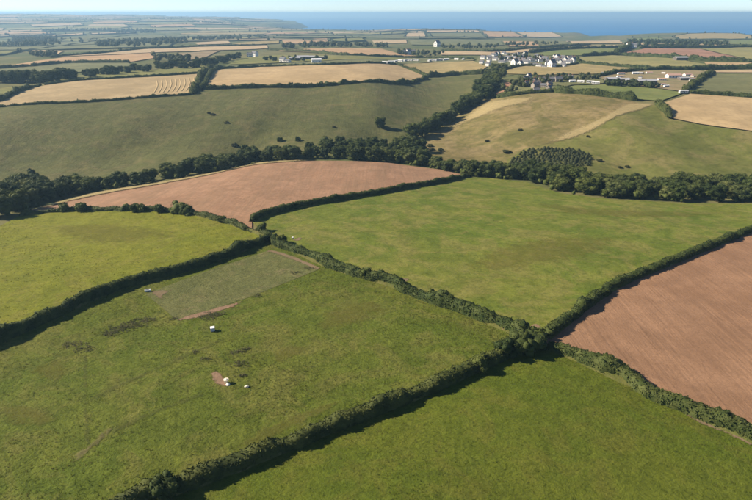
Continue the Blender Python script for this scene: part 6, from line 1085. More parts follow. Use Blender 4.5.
# ------------------------------------------------------------------ fields: sheets laid over the ground
def in_poly(px, py, poly):
    P = np.asarray(poly); c = np.zeros(len(px), bool)
    for (ax, ay), (bx, by) in zip(P, np.roll(P, -1, 0)):
        m = (ay > py) != (by > py)
        c ^= m & (px < ax + (py - ay) / (by - ay if by != ay else 1e-9) * (bx - ax))
    return c
def smooth_line(pts, step, closed=False):
    """Catmull-Rom through the surveyed points, sampled about every step metres"""
    P = [np.array(p, float) for p in pts]; n = len(P); out = []
    for i in range(n if closed else n - 1):
        p1, p2 = P[i], P[(i + 1) % n]
        p0 = P[i - 1] if (closed or i > 0) else p1
        p3 = P[(i + 2) % n] if (closed or i + 2 < n) else p2
        L = np.hypot(*(p2 - p1)); m = max(1, int(L / step))
        cap = L / max(1e-6, max(np.hypot(*(p2 - p0)), np.hypot(*(p3 - p1))) / 2)
        t1, t2 = (p2 - p0) / 2 * min(1, cap), (p3 - p1) / 2 * min(1, cap)
        for q in range(m):
            t = q / m
            out.append((2*t**3 - 3*t*t + 1) * p1 + (t**3 - 2*t*t + t) * t1 + (-2*t**3 + 3*t*t) * p2 + (t**3 - t*t) * t2)
    if not closed: out.append(P[-1])
    return np.array(out)
def sheet(poly, step, lift, jagged=0.0):
    P = []
    for a, b in zip(poly, poly[1:] + poly[:1]):
        m = max(1, int(math.dist(a, b) / step))
        for q in range(m):
            t = q / m; P.append((a[0] + (b[0] - a[0]) * t, a[1] + (b[1] - a[1]) * t))
    P = np.array(P)
    if jagged: P = P + rng.normal(0, jagged, P.shape)
    x0, y0 = P.min(0); x1, y1 = P.max(0)
    gx, gy = np.meshgrid(np.arange(x0 + step / 2, x1, step), np.arange(y0 + step / 2, y1, step))
    gx, gy = gx.ravel(), gy.ravel()
    keep = in_poly(gx, gy, P)
    gx, gy = gx[keep], gy[keep]
    if len(gx):
        d = np.min((gx[:, None] - P[None, ::2, 0]) ** 2 + (gy[:, None] - P[None, ::2, 1]) ** 2, 1) if len(gx) * len(P) < 4e7 else np.full(len(gx), 1e9)
        k2 = d > (0.35 * step) ** 2
        gx, gy = gx[k2], gy[k2]
    allp = [Vector((p[0], p[1])) for p in P] + [Vector((p, q)) for p, q in zip(gx, gy)]
    n = len(P)
    vs, es, fs, *_ = delaunay_2d_cdt(allp, [], [list(range(n))], 2, 1e-4)
    V = np.array([(v.x, v.y) for v in vs])
    z = height(V[:, 0], V[:, 1]) + lift
    tri = np.array([f for f in fs if len(f) == 3])
    A, B, C = V[tri[:, 0]], V[tri[:, 1]], V[tri[:, 2]]
    cen = (A + B + C) / 3
    ok = in_poly(cen[:, 0], cen[:, 1], P)
    tri = tri[ok]
    cr = (B - A)[ok][:, 0] * (C - A)[ok][:, 1] - (B - A)[ok][:, 1] * (C - A)[ok][:, 0]
    tri[cr < 0] = tri[cr < 0][:, ::-1]
    return np.column_stack([V, z]), tri
for i, (name, mat, label, poly) in enumerate(FIELDS):
    c = np.mean(poly, 0); r = float(np.hypot(*c))
    rmin = min(math.hypot(*p) for p in poly)
    step = max(4.0, min(60.0, rmin / 50))
    lift = 0.01 + 0.006 * i + (0.02 + r * 2e-5 * (i % 9))
    V, T = sheet(poly, step, lift)
    o = obj(name, mesh_from(name, V, [T], G[mat], True))
    tag(o, label, 'yard' if name == 'yard' else 'track' if name == 'track' else 'gardens' if name == 'village_green' else 'hillside' if name == 'hillside' else 'field', kind='structure')
for i, (name, mat, label, poly) in enumerate(EARTH):
    P = smooth_line(poly, 0.8, True)
    size = math.sqrt(abs(sum(a[0] * b[1] - b[0] * a[1] for a, b in zip(P, np.roll(P, -1, 0)))) / 2)
    V, T = sheet([tuple(p) for p in P], max(0.7, size / 14), (0.10 if math.hypot(*P[0]) < 240 else 0.38) + 0.006 * i, 0.12)
    d = np.sqrt(np.min((V[:, None, 0] - P[None, :, 0]) ** 2 + (V[:, None, 1] - P[None, :, 1]) ** 2, 1))
    me = mesh_from(name, V, [T], SOFT[mat], True)
    me.attributes.new('fade', 'FLOAT', 'POINT').data.foreach_set('value', np.clip(d / max(0.3, d.max() * 0.75), 0, 1).astype(np.float32))
    o = obj(name, me)
    tag(o, label, 'path' if name == 'path' else 'grass' if name == 'dry_or_lit_grass' else 'bare earth', kind='structure')

EDGES = []
for name, mat, label, poly in FIELDS:
    if min(math.hypot(*p) for p in poly) > 1700:
        EDGES += [(np.array(a), np.array(b)) for a, b in zip(poly, poly[1:] + poly[:1])]
# far farmland: a patchwork of small fields to the skyline, each cell with its hedges
cells_V, cells_F, cells_M = [], [], []
strips = []; woody = []
step = 310.0
jx = {}
def corner(i, j):
    if (i, j) not in jx:
        q = random.Random(i * 7919 + j * 104729)
        ang = 0.32
        x, y = i * step * 1.15 + q.uniform(-.3, .3) * step, j * step * 0.85 + q.uniform(-.3, .3) * step
        jx[(i, j)] = (x * math.cos(ang) - y * math.sin(ang), x * math.sin(ang) + y * math.cos(ang))
    return jx[(i, j)]
near_polys = [np.array(f[3]) for f in FIELDS]
PAL = ['sage', 'sage_dark', 'dry_green', 'stubble_pale', 'stubble_pink', 'pale_green', 'dry_gold', 'dull_brown']
PW = [3, 3, 3, 5, 4, 2, 3, 3]
cellm = {}
for i in range(-40, 41):
    for j in range(-40, 45):
        Q = np.array([corner(i, j), corner(i + 1, j), corner(i + 1, j + 1), corner(i, j + 1)])
        c = Q.mean(0); r = np.hypot(*c)
        if c[1] < 900 or r < 1250 or r > 11500 or abs(math.atan2(c[0], c[1])) > 0.85: continue
        pts = np.vstack([Q, c, (Q + np.roll(Q, -1, 0)) / 2])
        if sea_side(pts[:, 0], pts[:, 1]).max() > -60: continue
        if any(in_poly(pts[:, 0], pts[:, 1], p).any() for p in near_polys): continue
        n = 6; u = np.linspace(0, 1, n + 1); U, W = np.meshgrid(u, u)
        P = (Q[0] * ((1 - U) * (1 - W))[..., None] + Q[1] * (U * (1 - W))[..., None] + Q[2] * (U * W)[..., None] + Q[3] * ((1 - U) * W)[..., None]).reshape(-1, 2)
        z = height(P[:, 0], P[:, 1]) + 0.4
        base = sum(len(v) for v in cells_V)
        K = np.arange((n + 1) ** 2).reshape(n + 1, n + 1) + base
        cells_V.append(np.column_stack([P, z])); cells_F.append(np.stack([K[:-1, :-1], K[:-1, 1:], K[1:, 1:], K[1:, :-1]], -1).reshape(-1, 4))
        q = random.Random(i * 31 + j * 977); m = q.choices(range(len(PAL)), PW)[0]
        cells_M.append(np.full(n * n, m)); cellm[(i, j)] = m
        if c[0] < 0 and 1900 < r < 7500 and q.random() < 0.13: woody.append(Q)
        strips.append((Q[0], Q[1])); strips.append((Q[1], Q[2]))
o = obj('far_fields', mesh_from('far_fields', np.concatenate(cells_V), [np.concatenate(cells_F)], [G[p] for p in PAL], True, np.concatenate(cells_M)))
tag(o, 'hazy patchwork of small green and tan fields reaching to the skyline', 'farmland', kind='structure')

# ------------------------------------------------------------------ foliage helpers
def cards(P, Nn, size, rg, spread=0.7):
    """leaf sprays: small bent quads at points P, facing roughly along normals Nn"""
    n = len(P)
    d = Nn + rg.normal(0, spread, (n, 3)); d /= np.linalg.norm(d, axis=1, keepdims=True) + 1e-9
    h = rg.normal(0, 1, (n, 3)); u = np.cross(d, h); u /= np.linalg.norm(u, axis=1, keepdims=True) + 1e-9
    w = np.cross(d, u)
    s = (size * rg.uniform(0.55, 1.25, n))[:, None]; t = s * rg.uniform(0.5, 0.9, n)[:, None]
    V = np.stack([P - u * s * 0.5, P - w * t * 0.5 + d * s * 0.12, P + u * s * 0.5, P + w * t * 0.5 + d * s * 0.12], 1).reshape(-1, 3)
    F = np.arange(4 * n).reshape(n, 4)
    return V, F
def ico(sub):
    import bmesh
    bm = bmesh.new(); bmesh.ops.create_icosphere(bm, subdivisions=sub, radius=1.0)
    bm.verts.ensure_lookup_table()
    V = np.array([v.co[:] for v in bm.verts]); F = np.array([[v.index for v in f.verts] for f in bm.faces]); bm.free()
    return V, F
ICO2 = ico(2); ICO1 = ico(1)
def crown(rg, lobes, ncards, size, core=ICO2, core_k=0.86):
    """lobes: list of (centre, radii). A lumpy leafy mass: uneven cores under a skin of leaf sprays"""
    VV, TT, QQ = [], [], []; n = 0
    for c, r in lobes:
        c = np.array(c); r = np.array(r)
        V, Fi = core
        f = 1 + 0.16 * np.sin(V @ rg.normal(0, 3, 3) + rg.uniform(0, 6)) + rg.normal(0, 0.07, len(V))
        W = V * f[:, None] * r * core_k + c
        VV.append(W); TT.append(Fi + n); n += len(W)
    tot = sum(r[0] * r[2] for _, r in lobes)
    for c, r in lobes:
        c = np.array(c); r = np.array(r)
        m = max(6, int(ncards * r[0] * r[2] / tot))
        d = rg.normal(0, 1, (m, 3)); d /= np.linalg.norm(d, axis=1, keepdims=True)
        P = c + d * r * rg.uniform(0.78, 1.16, m)[:, None]
        V, Q = cards(P, d, size, rg)
        VV.append(V); QQ.append(Q + n); n += len(V)
    return np.concatenate(VV), np.concatenate(TT), np.concatenate(QQ)
def crown_mesh(name, rg, lobes, ncards, size, mat, core=ICO2, core_k=0.86):
    V, T, Q = crown(rg, lobes, ncards, size, core, core_k)
    return mesh_from(name, V, [T, Q], mat, np.concatenate([np.ones(len(T), bool), np.zeros(len(Q), bool)]))
def tree_lobes(rg, w, h, n, base=0.22):
    """lobes of a broadleaved crown of unit height, width w"""
    L = [((0, 0, 0.58), (w * 0.33, w * 0.33, 0.30))]
    for k in range(n):
        t = rg.uniform(0, 2 * math.pi); zz = rg.uniform(base, 0.88)
        prof = math.sqrt(max(0.05, 1 - ((zz - 0.52) / 0.5) ** 2))
        rr = w * 0.5 * prof * rg.uniform(0.45, 0.75); q = rg.uniform(0.085, 0.17)
        L.append(((rr * math.cos(t), rr * math.sin(t), zz), (q * rg.uniform(.9, 1.2) * w, q * w, q * rg.uniform(.75, 1.0))))
    return L
def trunk_mesh(rg, r=0.028, top=0.6):
    b = MB()
    b.tube((0, 0, -0.05), (0.01, 0, 0.2), r * 1.25, r * 0.9, 7); b.tube((0.01, 0, 0.2), (0, 0.01, top), r * 0.9, r * 0.4, 7)
    for k in range(5):
        t = 2 * math.pi * k / 5 + rg.uniform(-.4, .4); z0 = rg.uniform(0.18, 0.42)
        b.tube((0.01, 0, z0), (0.24 * math.cos(t), 0.24 * math.sin(t), z0 + rg.uniform(.14, .26)), r * 0.5, r * 0.18, 5, False)
    return b.mesh('trunk', BARK, True)

# ------------------------------------------------------------------ hedges
def hedge_geometry(pts, h, w, leaf, dens, rg, ragged=0.0, seg=None):
    seg = seg or max(0.6, leaf * 1.6)
    P = smooth_line(pts, seg); n = len(P)
    T = np.gradient(P, axis=0); T /= np.linalg.norm(T, axis=1, keepdims=True) + 1e-9
    Nn = np.stack([-T[:, 1], T[:, 0]], 1)
    L = np.concatenate([[0], np.cumsum(np.hypot(*np.diff(P, axis=0).T))])
    f = np.ones(n); side = np.zeros(n)
    k = max(3, int(L[-1] / (w * 0.9)))
    for c, a, s in zip(rg.uniform(0, L[-1], k), rg.normal(0, 0.10 + ragged * 0.22, k), rg.uniform(0.4, 1.1, k) * w):
        f += a * np.exp(-((L - c) / s) ** 2)
    for c, a, s in zip(rg.uniform(0, L[-1], k), rg.normal(0, 0.10 + ragged * 0.3, k), rg.uniform(0.4, 1.4, k) * w):
        side += a * np.exp(-((L - c) / s) ** 2)
    f = np.clip(f, 0.35, 1.75)
    taper = np.clip(np.minimum(L, L[-1] - L) / (w * 0.6), 0.25, 1) ** 0.5
    m = 9; th = np.linspace(-0.08, math.pi + 0.08, m)
    # a squarish section, steep sides and a rounded top
    cx = np.sign(np.cos(th)) * np.abs(np.cos(th)) ** 0.55; cz = np.abs(np.sin(th)) ** 0.7 * np.sign(np.sin(th))
    hw = w * 0.5 * (0.75 + 0.25 * f) * taper; hh = h * f * taper
    jit = 1 + rg.normal(0, 0.07 + 0.05 * ragged, (n, m))
    off = side[:, None] * w * 0.5 + cx[None] * hw[:, None] * jit
    zz = cz[None] * hh[:, None] * jit
    XY = P[:, None, :] + Nn[:, None, :] * off[..., None]
    zb = height(P[:, 0], P[:, 1])
    core = np.concatenate([XY, (zb[:, None] + zz * 0.94 - 0.1)[..., None]], -1)
    I = np.arange(n * m).reshape(n, m)
    Q = np.stack([I[:-1, :-1], I[:-1, 1:], I[1:, 1:], I[1:, :-1]], -1).reshape(-1, 4)
    area = L[-1] * (w + 2 * h)
    cnt = int(area * dens / (leaf * leaf))
    i = rg.uniform(0, n - 1.001, cnt); j = rg.uniform(0, m - 1.001, cnt)
    a, b = i.astype(int), j.astype(int); u, v = (i - a)[:, None], (j - b)[:, None]
    S_ = core[a, b] * (1 - u) * (1 - v) + core[a + 1, b] * u * (1 - v) + core[a, b + 1] * (1 - u) * v + core[a + 1, b + 1] * u * v
    nx_ = cx[b] * (1 - v[:, 0]) + cx[b + 1] * v[:, 0]; nz_ = cz[b] * (1 - v[:, 0]) + cz[b + 1] * v[:, 0]
    nrm = np.column_stack([Nn[a] * nx_[:, None], nz_ * 0.8 + 0.05]); nrm /= np.linalg.norm(nrm, axis=1, keepdims=True) + 1e-9
    S_ = S_ + nrm * (rg.uniform(-0.1, 0.55, cnt) ** 1.0 * leaf)[:, None]
    V, C = cards(S_, nrm, leaf, rg)
    return core.reshape(-1, 3), Q, V, C
def hedge_mesh(name, args, mat):
    cv, cq, V, C = hedge_geometry(*args)
    return mesh_from(name, np.concatenate([cv, V]), [cq, C + len(cv)], mat, np.concatenate([np.ones(len(cq), bool), np.zeros(len(C), bool)]))
def bank_mesh(pts, w, rg):
    P = smooth_line(pts, 1.5); n = len(P)
    T = np.gradient(P, axis=0); T /= np.linalg.norm(T, axis=1, keepdims=True) + 1e-9
    Nn = np.stack([-T[:, 1], T[:, 0]], 1)
    prof = np.array([(-1, -0.3), (-0.8, 0.25), (-0.55, 0.8), (0, 1.0), (0.55, 0.8), (0.8, 0.25), (1, -0.3)])
    k = rg.normal(0, 0.07, (n, 7))
    off = prof[None, :, 0] * (w * 0.58) * (1 + k); z = prof[None, :, 1] * 0.8 * (1 + k)
    XY = P[:, None] + Nn[:, None] * off[..., None]
    zb = height(XY[..., 0].ravel(), XY[..., 1].ravel()).reshape(n, 7)
    V = np.concatenate([XY, (zb + z)[..., None]], -1).reshape(-1, 3)
    I = np.arange(n * 7).reshape(n, 7)
    return mesh_from('bank', V, [np.stack([I[:-1, :-1], I[:-1, 1:], I[1:, 1:], I[1:, :-1]], -1).reshape(-1, 4)], G['bank'], True)
for i, (name, label, pts, h, w, kind) in enumerate(HEDGES):
    rg = np.random.default_rng(100 + i)
    r = min(math.hypot(*p) for p in pts)
    if kind in ('near', 'ragged'):
        root = empty('hedge', (0, 0, 0))
        obj('bank', bank_mesh(pts, w, rg), root)
        ragged = 0.55 if kind == 'ragged' else 0.12
        leaf = 0.42 if r < 200 else 0.55
        obj('foliage', hedge_mesh('hedge_foliage', (pts, h, w, leaf, 1.7, rg, ragged), RAGGED_LEAF if kind == 'ragged' else HEDGE_LEAF), root)
        tag(root, label, 'hedge', 'hedges between the near fields')
    else:
        o = obj('hedge', hedge_mesh('hedge', (pts, h, w, max(0.9, r * 0.0019), 1.3, rg, 0.6, max(1.6, r * 0.003)), HEDGE_LEAF))
        tag(o, label, 'hedge', 'hedges between the far fields')

# ------------------------------------------------------------------ trees
PROTO = {}
store = []
for tone in range(3):
    for k in range(4):
        rg = np.random.default_rng(500 + tone * 10 + k)
        w = [1.2, 1.35, 1.05, 1.5][k]
        root = empty('tree')
        c = crown_mesh('crown', rg, tree_lobes(rg, w, 1, 40, 0.07), 4600, 0.062, LEAF[tone], ICO2, 0.76)
        t = trunk_mesh(rg)
        PROTO[(tone, k)] = (t, c)
        bpy.data.objects.remove(root)
for i, (x, y, h, tone, label, place) in enumerate(TREES):
    t, c = PROTO[(tone, rnd.randrange(4))]
    root = empty('tree', (x, y, zat(x, y) - 0.1), rnd.uniform(0, 6.28), h)
    root.scale = (h * rnd.uniform(.9, 1.15), h * rnd.uniform(.9, 1.15), h)
    obj('trunk', t, root); obj('crown', c, root)
    tag(root, label, 'tree', 'trees ' + place)
# brambles and saplings filling the wood floor
rg = np.random.default_rng(60)
P = np.array([t[:2] for t in TREES[:N_VALLEY]])
P = np.concatenate([P + rg.normal(0, 4.0, P.shape) for _ in range(3)])
keep = np.ones(len(P), bool)
for f in FIELDS[:7]: keep &= ~in_poly(P[:, 0], P[:, 1], np.array(f[3]))
UNDER = [(x, y, rg.uniform(2.2, 4.6)) for x, y in P[keep]]
# bushes: low, leafy to the ground
def bush_lobes(rg, w, n):
    L = [((0, 0, 0.42), (w * 0.36, w * 0.36, 0.42))]
    for k in range(n):
        t = rg.uniform(0, 6.28); zz = rg.uniform(0.12, 0.78); rr = w * 0.5 * math.sqrt(max(0.1, 1 - (zz - 0.2) ** 2 * 1.6)) * rg.uniform(.4, .78); q = rg.uniform(.16, .27)
        L.append(((rr * math.cos(t), rr * math.sin(t), zz), (q * w * .8, q * w * .8, q)))
    return L
def stems_mesh(rg):
    b = MB()
    for k in range(5):
        t = rg.uniform(0, 6.28); b.tube((0.05 * math.cos(t), 0.05 * math.sin(t), -0.06), (0.28 * math.cos(t), 0.28 * math.sin(t), 0.55), 0.03, 0.012, 5, False)
    return b.mesh('stem', BARK, True)
for i, (x, y, h, label) in enumerate(BUSHES):
    rg = np.random.default_rng(900 + i)
    r = math.hypot(x, y)
    gorse = 'gorse' in label
    w = rg.uniform(1.2, 1.6) if not gorse else rg.uniform(2.0, 3.0)
    leaf = 0.40 / h if r < 250 else 0.6 / h
    root = empty('gorse_bush' if gorse else 'bush', (x, y, zat(x, y) - 0.1), 0, h * (0.72 if gorse else 1))
    obj('stem', stems_mesh(rg), root)
    obj('crown', crown_mesh('crown', rg, bush_lobes(rg, w, 14), 1500 if r < 250 else 700, leaf, GORSE if gorse else LEAF[0 if 'dark' in label else 1 if 'pale' not in label else 2]), root)
    tag(root, label, 'bush', 'gorse on the hillsides' if gorse else 'bushes along the hedges')
# young conifers of the plantation
CON = []
for k in range(3):
    rg = np.random.default_rng(1300 + k)
    L = [((0, 0, z), (0.34 * (1.12 - z * z), 0.34 * (1.12 - z * z), 0.15)) for z in (0.12, 0.28, 0.44, 0.6, 0.76, 0.9)]
    b = MB(); b.tube((0, 0, -0.05), (0, 0, 0.9), 0.03, 0.008, 6)
    CON.append((b.mesh('trunk', BARK, True), crown_mesh('crown', rg, L, 260, 0.11, CONIFER, ICO1, 0.95)))
for x, y in SAPLINGS:
    t, c = rnd.choice(CON); h = rnd.uniform(1.2, 2.3)
    root = empty('young_conifer', (x, y, zat(x, y) - 0.1), rnd.uniform(0, 6.28)); root.scale = (h * 2.1, h * 2.1, h)
    obj('trunk', t, root); obj('crown', c, root)
    tag(root, 'young dark conifer in the dense plantation block on the valley side', 'conifer', 'young conifers in the plantation block')
# far woods and tree belts, each one mass
def simple_crowns(name, items, mat, rg, leaf_k=0.2, per=70, lobes=4):
    VV, TT, QQ = [], [], []; n = 0
    P = np.array([(a, b) for a, b, _ in items]); z = height(P[:, 0], P[:, 1])
    for (x, y, h), zz in zip(items, z):
        L = [((0, 0, .5), (.42, .42, .48))] + [((rg.uniform(-.3, .3), rg.uniform(-.3, .3), rg.uniform(.3, .75)), (.25, .25, .22)) for _ in range(lobes)]
        V, T, Q = crown(rg, L, per, leaf_k, ICO1, .9)
        V = V * h + np.array([x, y, zz - 0.3])
        VV.append(V); TT.append(T + n); QQ.append(Q + n); n += len(V)
    T, Q = np.concatenate(TT), np.concatenate(QQ)
    return mesh_from(name, np.concatenate(VV), [T, Q], mat, np.concatenate([np.ones(len(T), bool), np.zeros(len(Q), bool)]))
o = obj('undergrowth', simple_crowns('undergrowth', UNDER, LEAF[1], np.random.default_rng(61), 0.16, 60, 3))
tag(o, 'tangled green undergrowth of brambles filling the valley wood floor', 'undergrowth', kind='stuff')
for i, (label, pts, h) in enumerate(WOODS):
    rg = np.random.default_rng(1500 + i)
    items = [(x, y, h * rg.uniform(.65, 1.2)) for x, y in pts]
    o = obj('far_woods', simple_crowns('far_woods', items, FAR_LEAF, rg))
    tag(o, label, 'woods', 'woods and tree belts in the distance', 'stuff')
strips += EDGES
# hedges and hedge trees of the far patchwork, too small and many to count
SV, SQ = [], []; n = 0; extra = []
rg = np.random.default_rng(77)
for A, B in strips:
    L = float(np.hypot(*(B - A))); m = max(2, int(L / 35)); t = np.linspace(0, 1, m + 1)[:, None]
    P = A * (1 - t) + B * t; d = (B - A) / L; nn = np.array([-d[1], d[0]])
    hh = rg.uniform(1.0, 3.6, m + 1) * rg.uniform(.6, 1.2); ww = rg.uniform(1.6, 3.5, m + 1)
    z = height(P[:, 0], P[:, 1])
    rows = [np.column_stack([P + nn * (ww * s)[:, None], z + hh * k]) for s, k in ((-1, -.3), (-.8, .8), (0, 1.05), (.8, .8), (1, -.3))]
    V = np.stack(rows, 1).reshape(-1, 3); I = np.arange((m + 1) * 5).reshape(m + 1, 5) + n
    SV.append(V); SQ.append(np.stack([I[:-1, :-1], I[:-1, 1:], I[1:, 1:], I[1:, :-1]], -1).reshape(-1, 4)); n += len(V)
    for _ in range(rg.poisson(2.2)):
        q = rg.uniform(); p = A * (1 - q) + B * q + rg.normal(0, 6, 2); extra.append((p[0], p[1], rg.uniform(5, 11)))
o = obj('far_hedgerows', mesh_from('far_hedgerows', np.concatenate(SV), [np.concatenate(SQ)], FAR_LEAF, True))
tag(o, 'countless thin dark hedgerows dividing the hazy far fields', 'hedgerows', kind='stuff')
for Q in woody:
    sx, sy = rg.uniform(.5, 1), rg.uniform(.3, .7)
    for _ in range(90):
        u, w = rg.uniform(0, sx), rg.uniform(0, sy); p = Q[0] * (1 - u) * (1 - w) + Q[1] * u * (1 - w) + Q[2] * u * w + Q[3] * (1 - u) * w
        extra.append((p[0], p[1], rg.uniform(8, 14)))
o = obj('far_hedge_trees', simple_crowns('far_hedge_trees', extra, FAR_LEAF, rg, 0.3, 14, 1))
tag(o, 'scattered dark hedgerow trees across the hazy far fields', 'trees', kind='stuff')

# ------------------------------------------------------------------ buildings
def house_parts(L, W, H, pitch, wall, roof, chim=True, gable_front=False, rows=2, wins=4, eaves=0.35):
    """returns a list of (name, mesh, [sub-parts]) for a pitched-roof house, long side along x"""
    rh = math.tan(R(pitch)) * W / 2
    b = MB(); x, y = L / 2, W / 2
    b.add([(-x, -y, -1), (x, -y, -1), (x, y, -1), (-x, y, -1), (-x, -y, H), (x, -y, H), (x, y, H), (-x, y, H), (-x, 0, H + rh), (x, 0, H + rh)],
          [(0, 1, 5, 4), (1, 2, 6, 9, 5), (2, 3, 7, 6), (3, 0, 4, 8, 7)])
    parts = [('wall', b.mesh('wall', wall), [])]
    t = 0.22; ex = x + eaves; ey = y + eaves; drop = eaves * math.tan(R(pitch))
    b = MB()
    for s in (-1, 1):
        vs = [(-ex, s * ey, H - drop + .02), (ex, s * ey, H - drop + .02), (ex, 0, H + rh + .02), (-ex, 0, H + rh + .02)]
        vs += [(p[0], p[1], p[2] + t) for p in vs]
        b.add(vs, [(0, 1, 2, 3), (4, 7, 6, 5), (0, 4, 5, 1), (1, 5, 6, 2), (3, 2, 6, 7), (0, 3, 7, 4)])
    subs = []
    if chim:
        c = MB(); c.box(x - 1.2, -.45, H + rh - .6, x - .4, .45, H + rh + 1.3); c.tube((x - .8, 0, H + rh + 1.3), (x - .8, 0, H + rh + 1.75), .16, .14, 8)
        subs.append(('chimney', c.mesh('chimney', BRICK)))
        c = MB(); c.box(-x + .4, -.45, H + rh - .6, -x + 1.2, .45, H + rh + 1.2); c.tube((-x + .8, 0, H + rh + 1.2), (-x + .8, 0, H + rh + 1.65), .16, .14, 8)
        subs.append(('chimney', c.mesh('chimney', BRICK)))
    parts.append(('roof', b.mesh('roof', roof), subs))
    for r in range(rows):
        z0 = 0.95 + r * 2.55
        for k in range(wins):
            cxx = -x + L * (k + .5) / wins
            if r == 0 and k == wins // 2:
                c = MB(); c.box(cxx - .5, -y - .06, 0, cxx + .5, -y + .05, 2.1); parts.append(('door', c.mesh('door', DOOR), [])); continue
            c = MB(); c.box(cxx - .6, -y - .05, z0, cxx + .6, -y + .06, z0 + 1.25); parts.append(('window', c.mesh('window', GLASS), []))
    if gable_front:
        for z0 in (0.95, 3.5)[:rows]:
            for yy in (-1.6, 1.6):
                c = MB(); c.box(-x - .05, yy - .6, z0, -x + .06, yy + .6, z0 + 1.25); parts.append(('window', c.mesh('window', GLASS), []))
                c = MB(); c.box(x - .06, yy - .6, z0, x + .05, yy + .6, z0 + 1.25); parts.append(('window', c.mesh('window', GLASS), []))
    return parts
def caravan_parts():
    b = MB(); b.add([(-4.6, -1.6, .5), (4.6, -1.6, .5), (4.6, 1.6, .5), (-4.6, 1.6, .5), (-4.6, -1.6, 2.8), (4.6, -1.6, 2.8), (4.6, 1.6, 2.8), (-4.6, 1.6, 2.8), (-4.6, 0, 3.25), (4.6, 0, 3.25)],
          [(0, 3, 2, 1), (0, 1, 5, 4), (1, 2, 6, 9, 5), (2, 3, 7, 6), (3, 0, 4, 8, 7)])
    P = [('body', b.mesh('body', WHITE_WALL), [])]
    b = MB()
    for s in (-1, 1):
        vs = [(-4.75, s * 1.75, 2.8), (4.75, s * 1.75, 2.8), (4.75, 0, 3.28), (-4.75, 0, 3.28)]; vs += [(p[0], p[1], p[2] + .1) for p in vs]
        b.add(vs, [(0, 1, 2, 3), (4, 7, 6, 5), (0, 4, 5, 1), (1, 5, 6, 2), (3, 2, 6, 7), (0, 3, 7, 4)])
    P.append(('roof', b.mesh('roof', WHITE_ROOF), []))
    b = MB(); b.box(-4.5, -1.5, -.6, 4.5, 1.5, .5); P.append(('skirt', b.mesh('skirt', TIMBER), []))
    for cx in (-3.4, -1.4, 2.6):
        b = MB(); b.box(cx - .7, -1.65, 1.3, cx + .7, -1.5, 2.3); P.append(('window', b.mesh('window', GLASS), []))
    b = MB(); b.box(.2, -1.66, .5, 1.1, -1.5, 2.5); P.append(('door', b.mesh('door', DOOR), []))
    return P
TYPES = {
 'house': ('house', 'house', house_parts(11, 7.5, 5.2, 38, WHITE_WALL, SLATE)),
 'cottage': ('cottage', 'house', house_parts(9, 6.5, 4.4, 40, WHITE_WALL, SLATE, wins=3)),
 'gable': ('house', 'house', house_parts(9.5, 8.5, 5.6, 45, WHITE_WALL, SLATE, gable_front=True, wins=3)),
 'bungalow': ('bungalow', 'house', house_parts(14, 7.5, 2.9, 30, WHITE_WALL, SLATE, rows=1, wins=5)),
 'stone': ('stone_cottage', 'house', house_parts(10, 6.5, 4.4, 40, STONE_WALL, SLATE, wins=3)),
 'shed': ('farm_shed', 'shed', house_parts(19, 10, 4.2, 16, TIMBER, METAL_ROOF, chim=False, rows=1, wins=3)),
 'pinkbarn': ('outbuilding', 'building', house_parts(17, 7, 3.2, 24, WHITE_WALL, PINK_ROOF, chim=False, rows=1, wins=4)),
 'whitebarn': ('barn', 'barn', house_parts(16, 10, 4.6, 18, WHITE_WALL, WHITE_ROOF, chim=False, rows=1, wins=3)),
 'caravan': ('static_caravan', 'caravan', caravan_parts()),
}
GROUPS = {'caravan': 'static caravans', 'shed': 'grey farm sheds', 'stone': 'hamlet cottages', 'pinkbarn': 'low pink-roofed buildings'}
for x, y, typ, rot, s, label in BUILDINGS:
    nm, cat, parts = TYPES[typ]
    root = empty(nm, (x, y, zat(x, y)), R(rot), s)
    for pn, me, subs in parts:
        p = obj(pn, me, root)
        for sn, sm in subs: obj(sn, sm, p)
    tag(root, label, cat, GROUPS.get(typ, 'white houses'))

# ------------------------------------------------------------------ straw swaths
for i, pts in enumerate(SWATHS):
    P = smooth_line(pts, 4.0); n = len(P)
    T = np.gradient(P, axis=0); T /= np.linalg.norm(T, axis=1, keepdims=True); Nn = np.stack([-T[:, 1], T[:, 0]], 1)
    rg = np.random.default_rng(i)
    w = 0.8 * rg.uniform(.7, 1.3, n)
    rows = [np.column_stack([P + Nn * (w * s)[:, None], height(P[:, 0], P[:, 1]) + k * rg.uniform(.8, 1.2, n) + .3]) for s, k in ((-1, -.3), (-.5, .06), (0, .14), (.5, .06), (1, -.3))]
    V = np.stack(rows, 1).reshape(-1, 3); I = np.arange(n * 5).reshape(n, 5)
    o = obj('straw_swath', mesh_from('straw_swath', V, [np.stack([I[:-1, :-1], I[:-1, 1:], I[1:, 1:], I[1:, :-1]], -1).reshape(-1, 4)], STRAW, True))
    words = 'leftmost second third fourth fifth sixth seventh eighth rightmost'.split()
    tag(o, ('pale curved straw swath, %s' % words[i]) + (' from the left' if 0 < i < 8 else '') + ' in the left stubble field', 'straw swath', 'straw swaths at the end of the stubble')

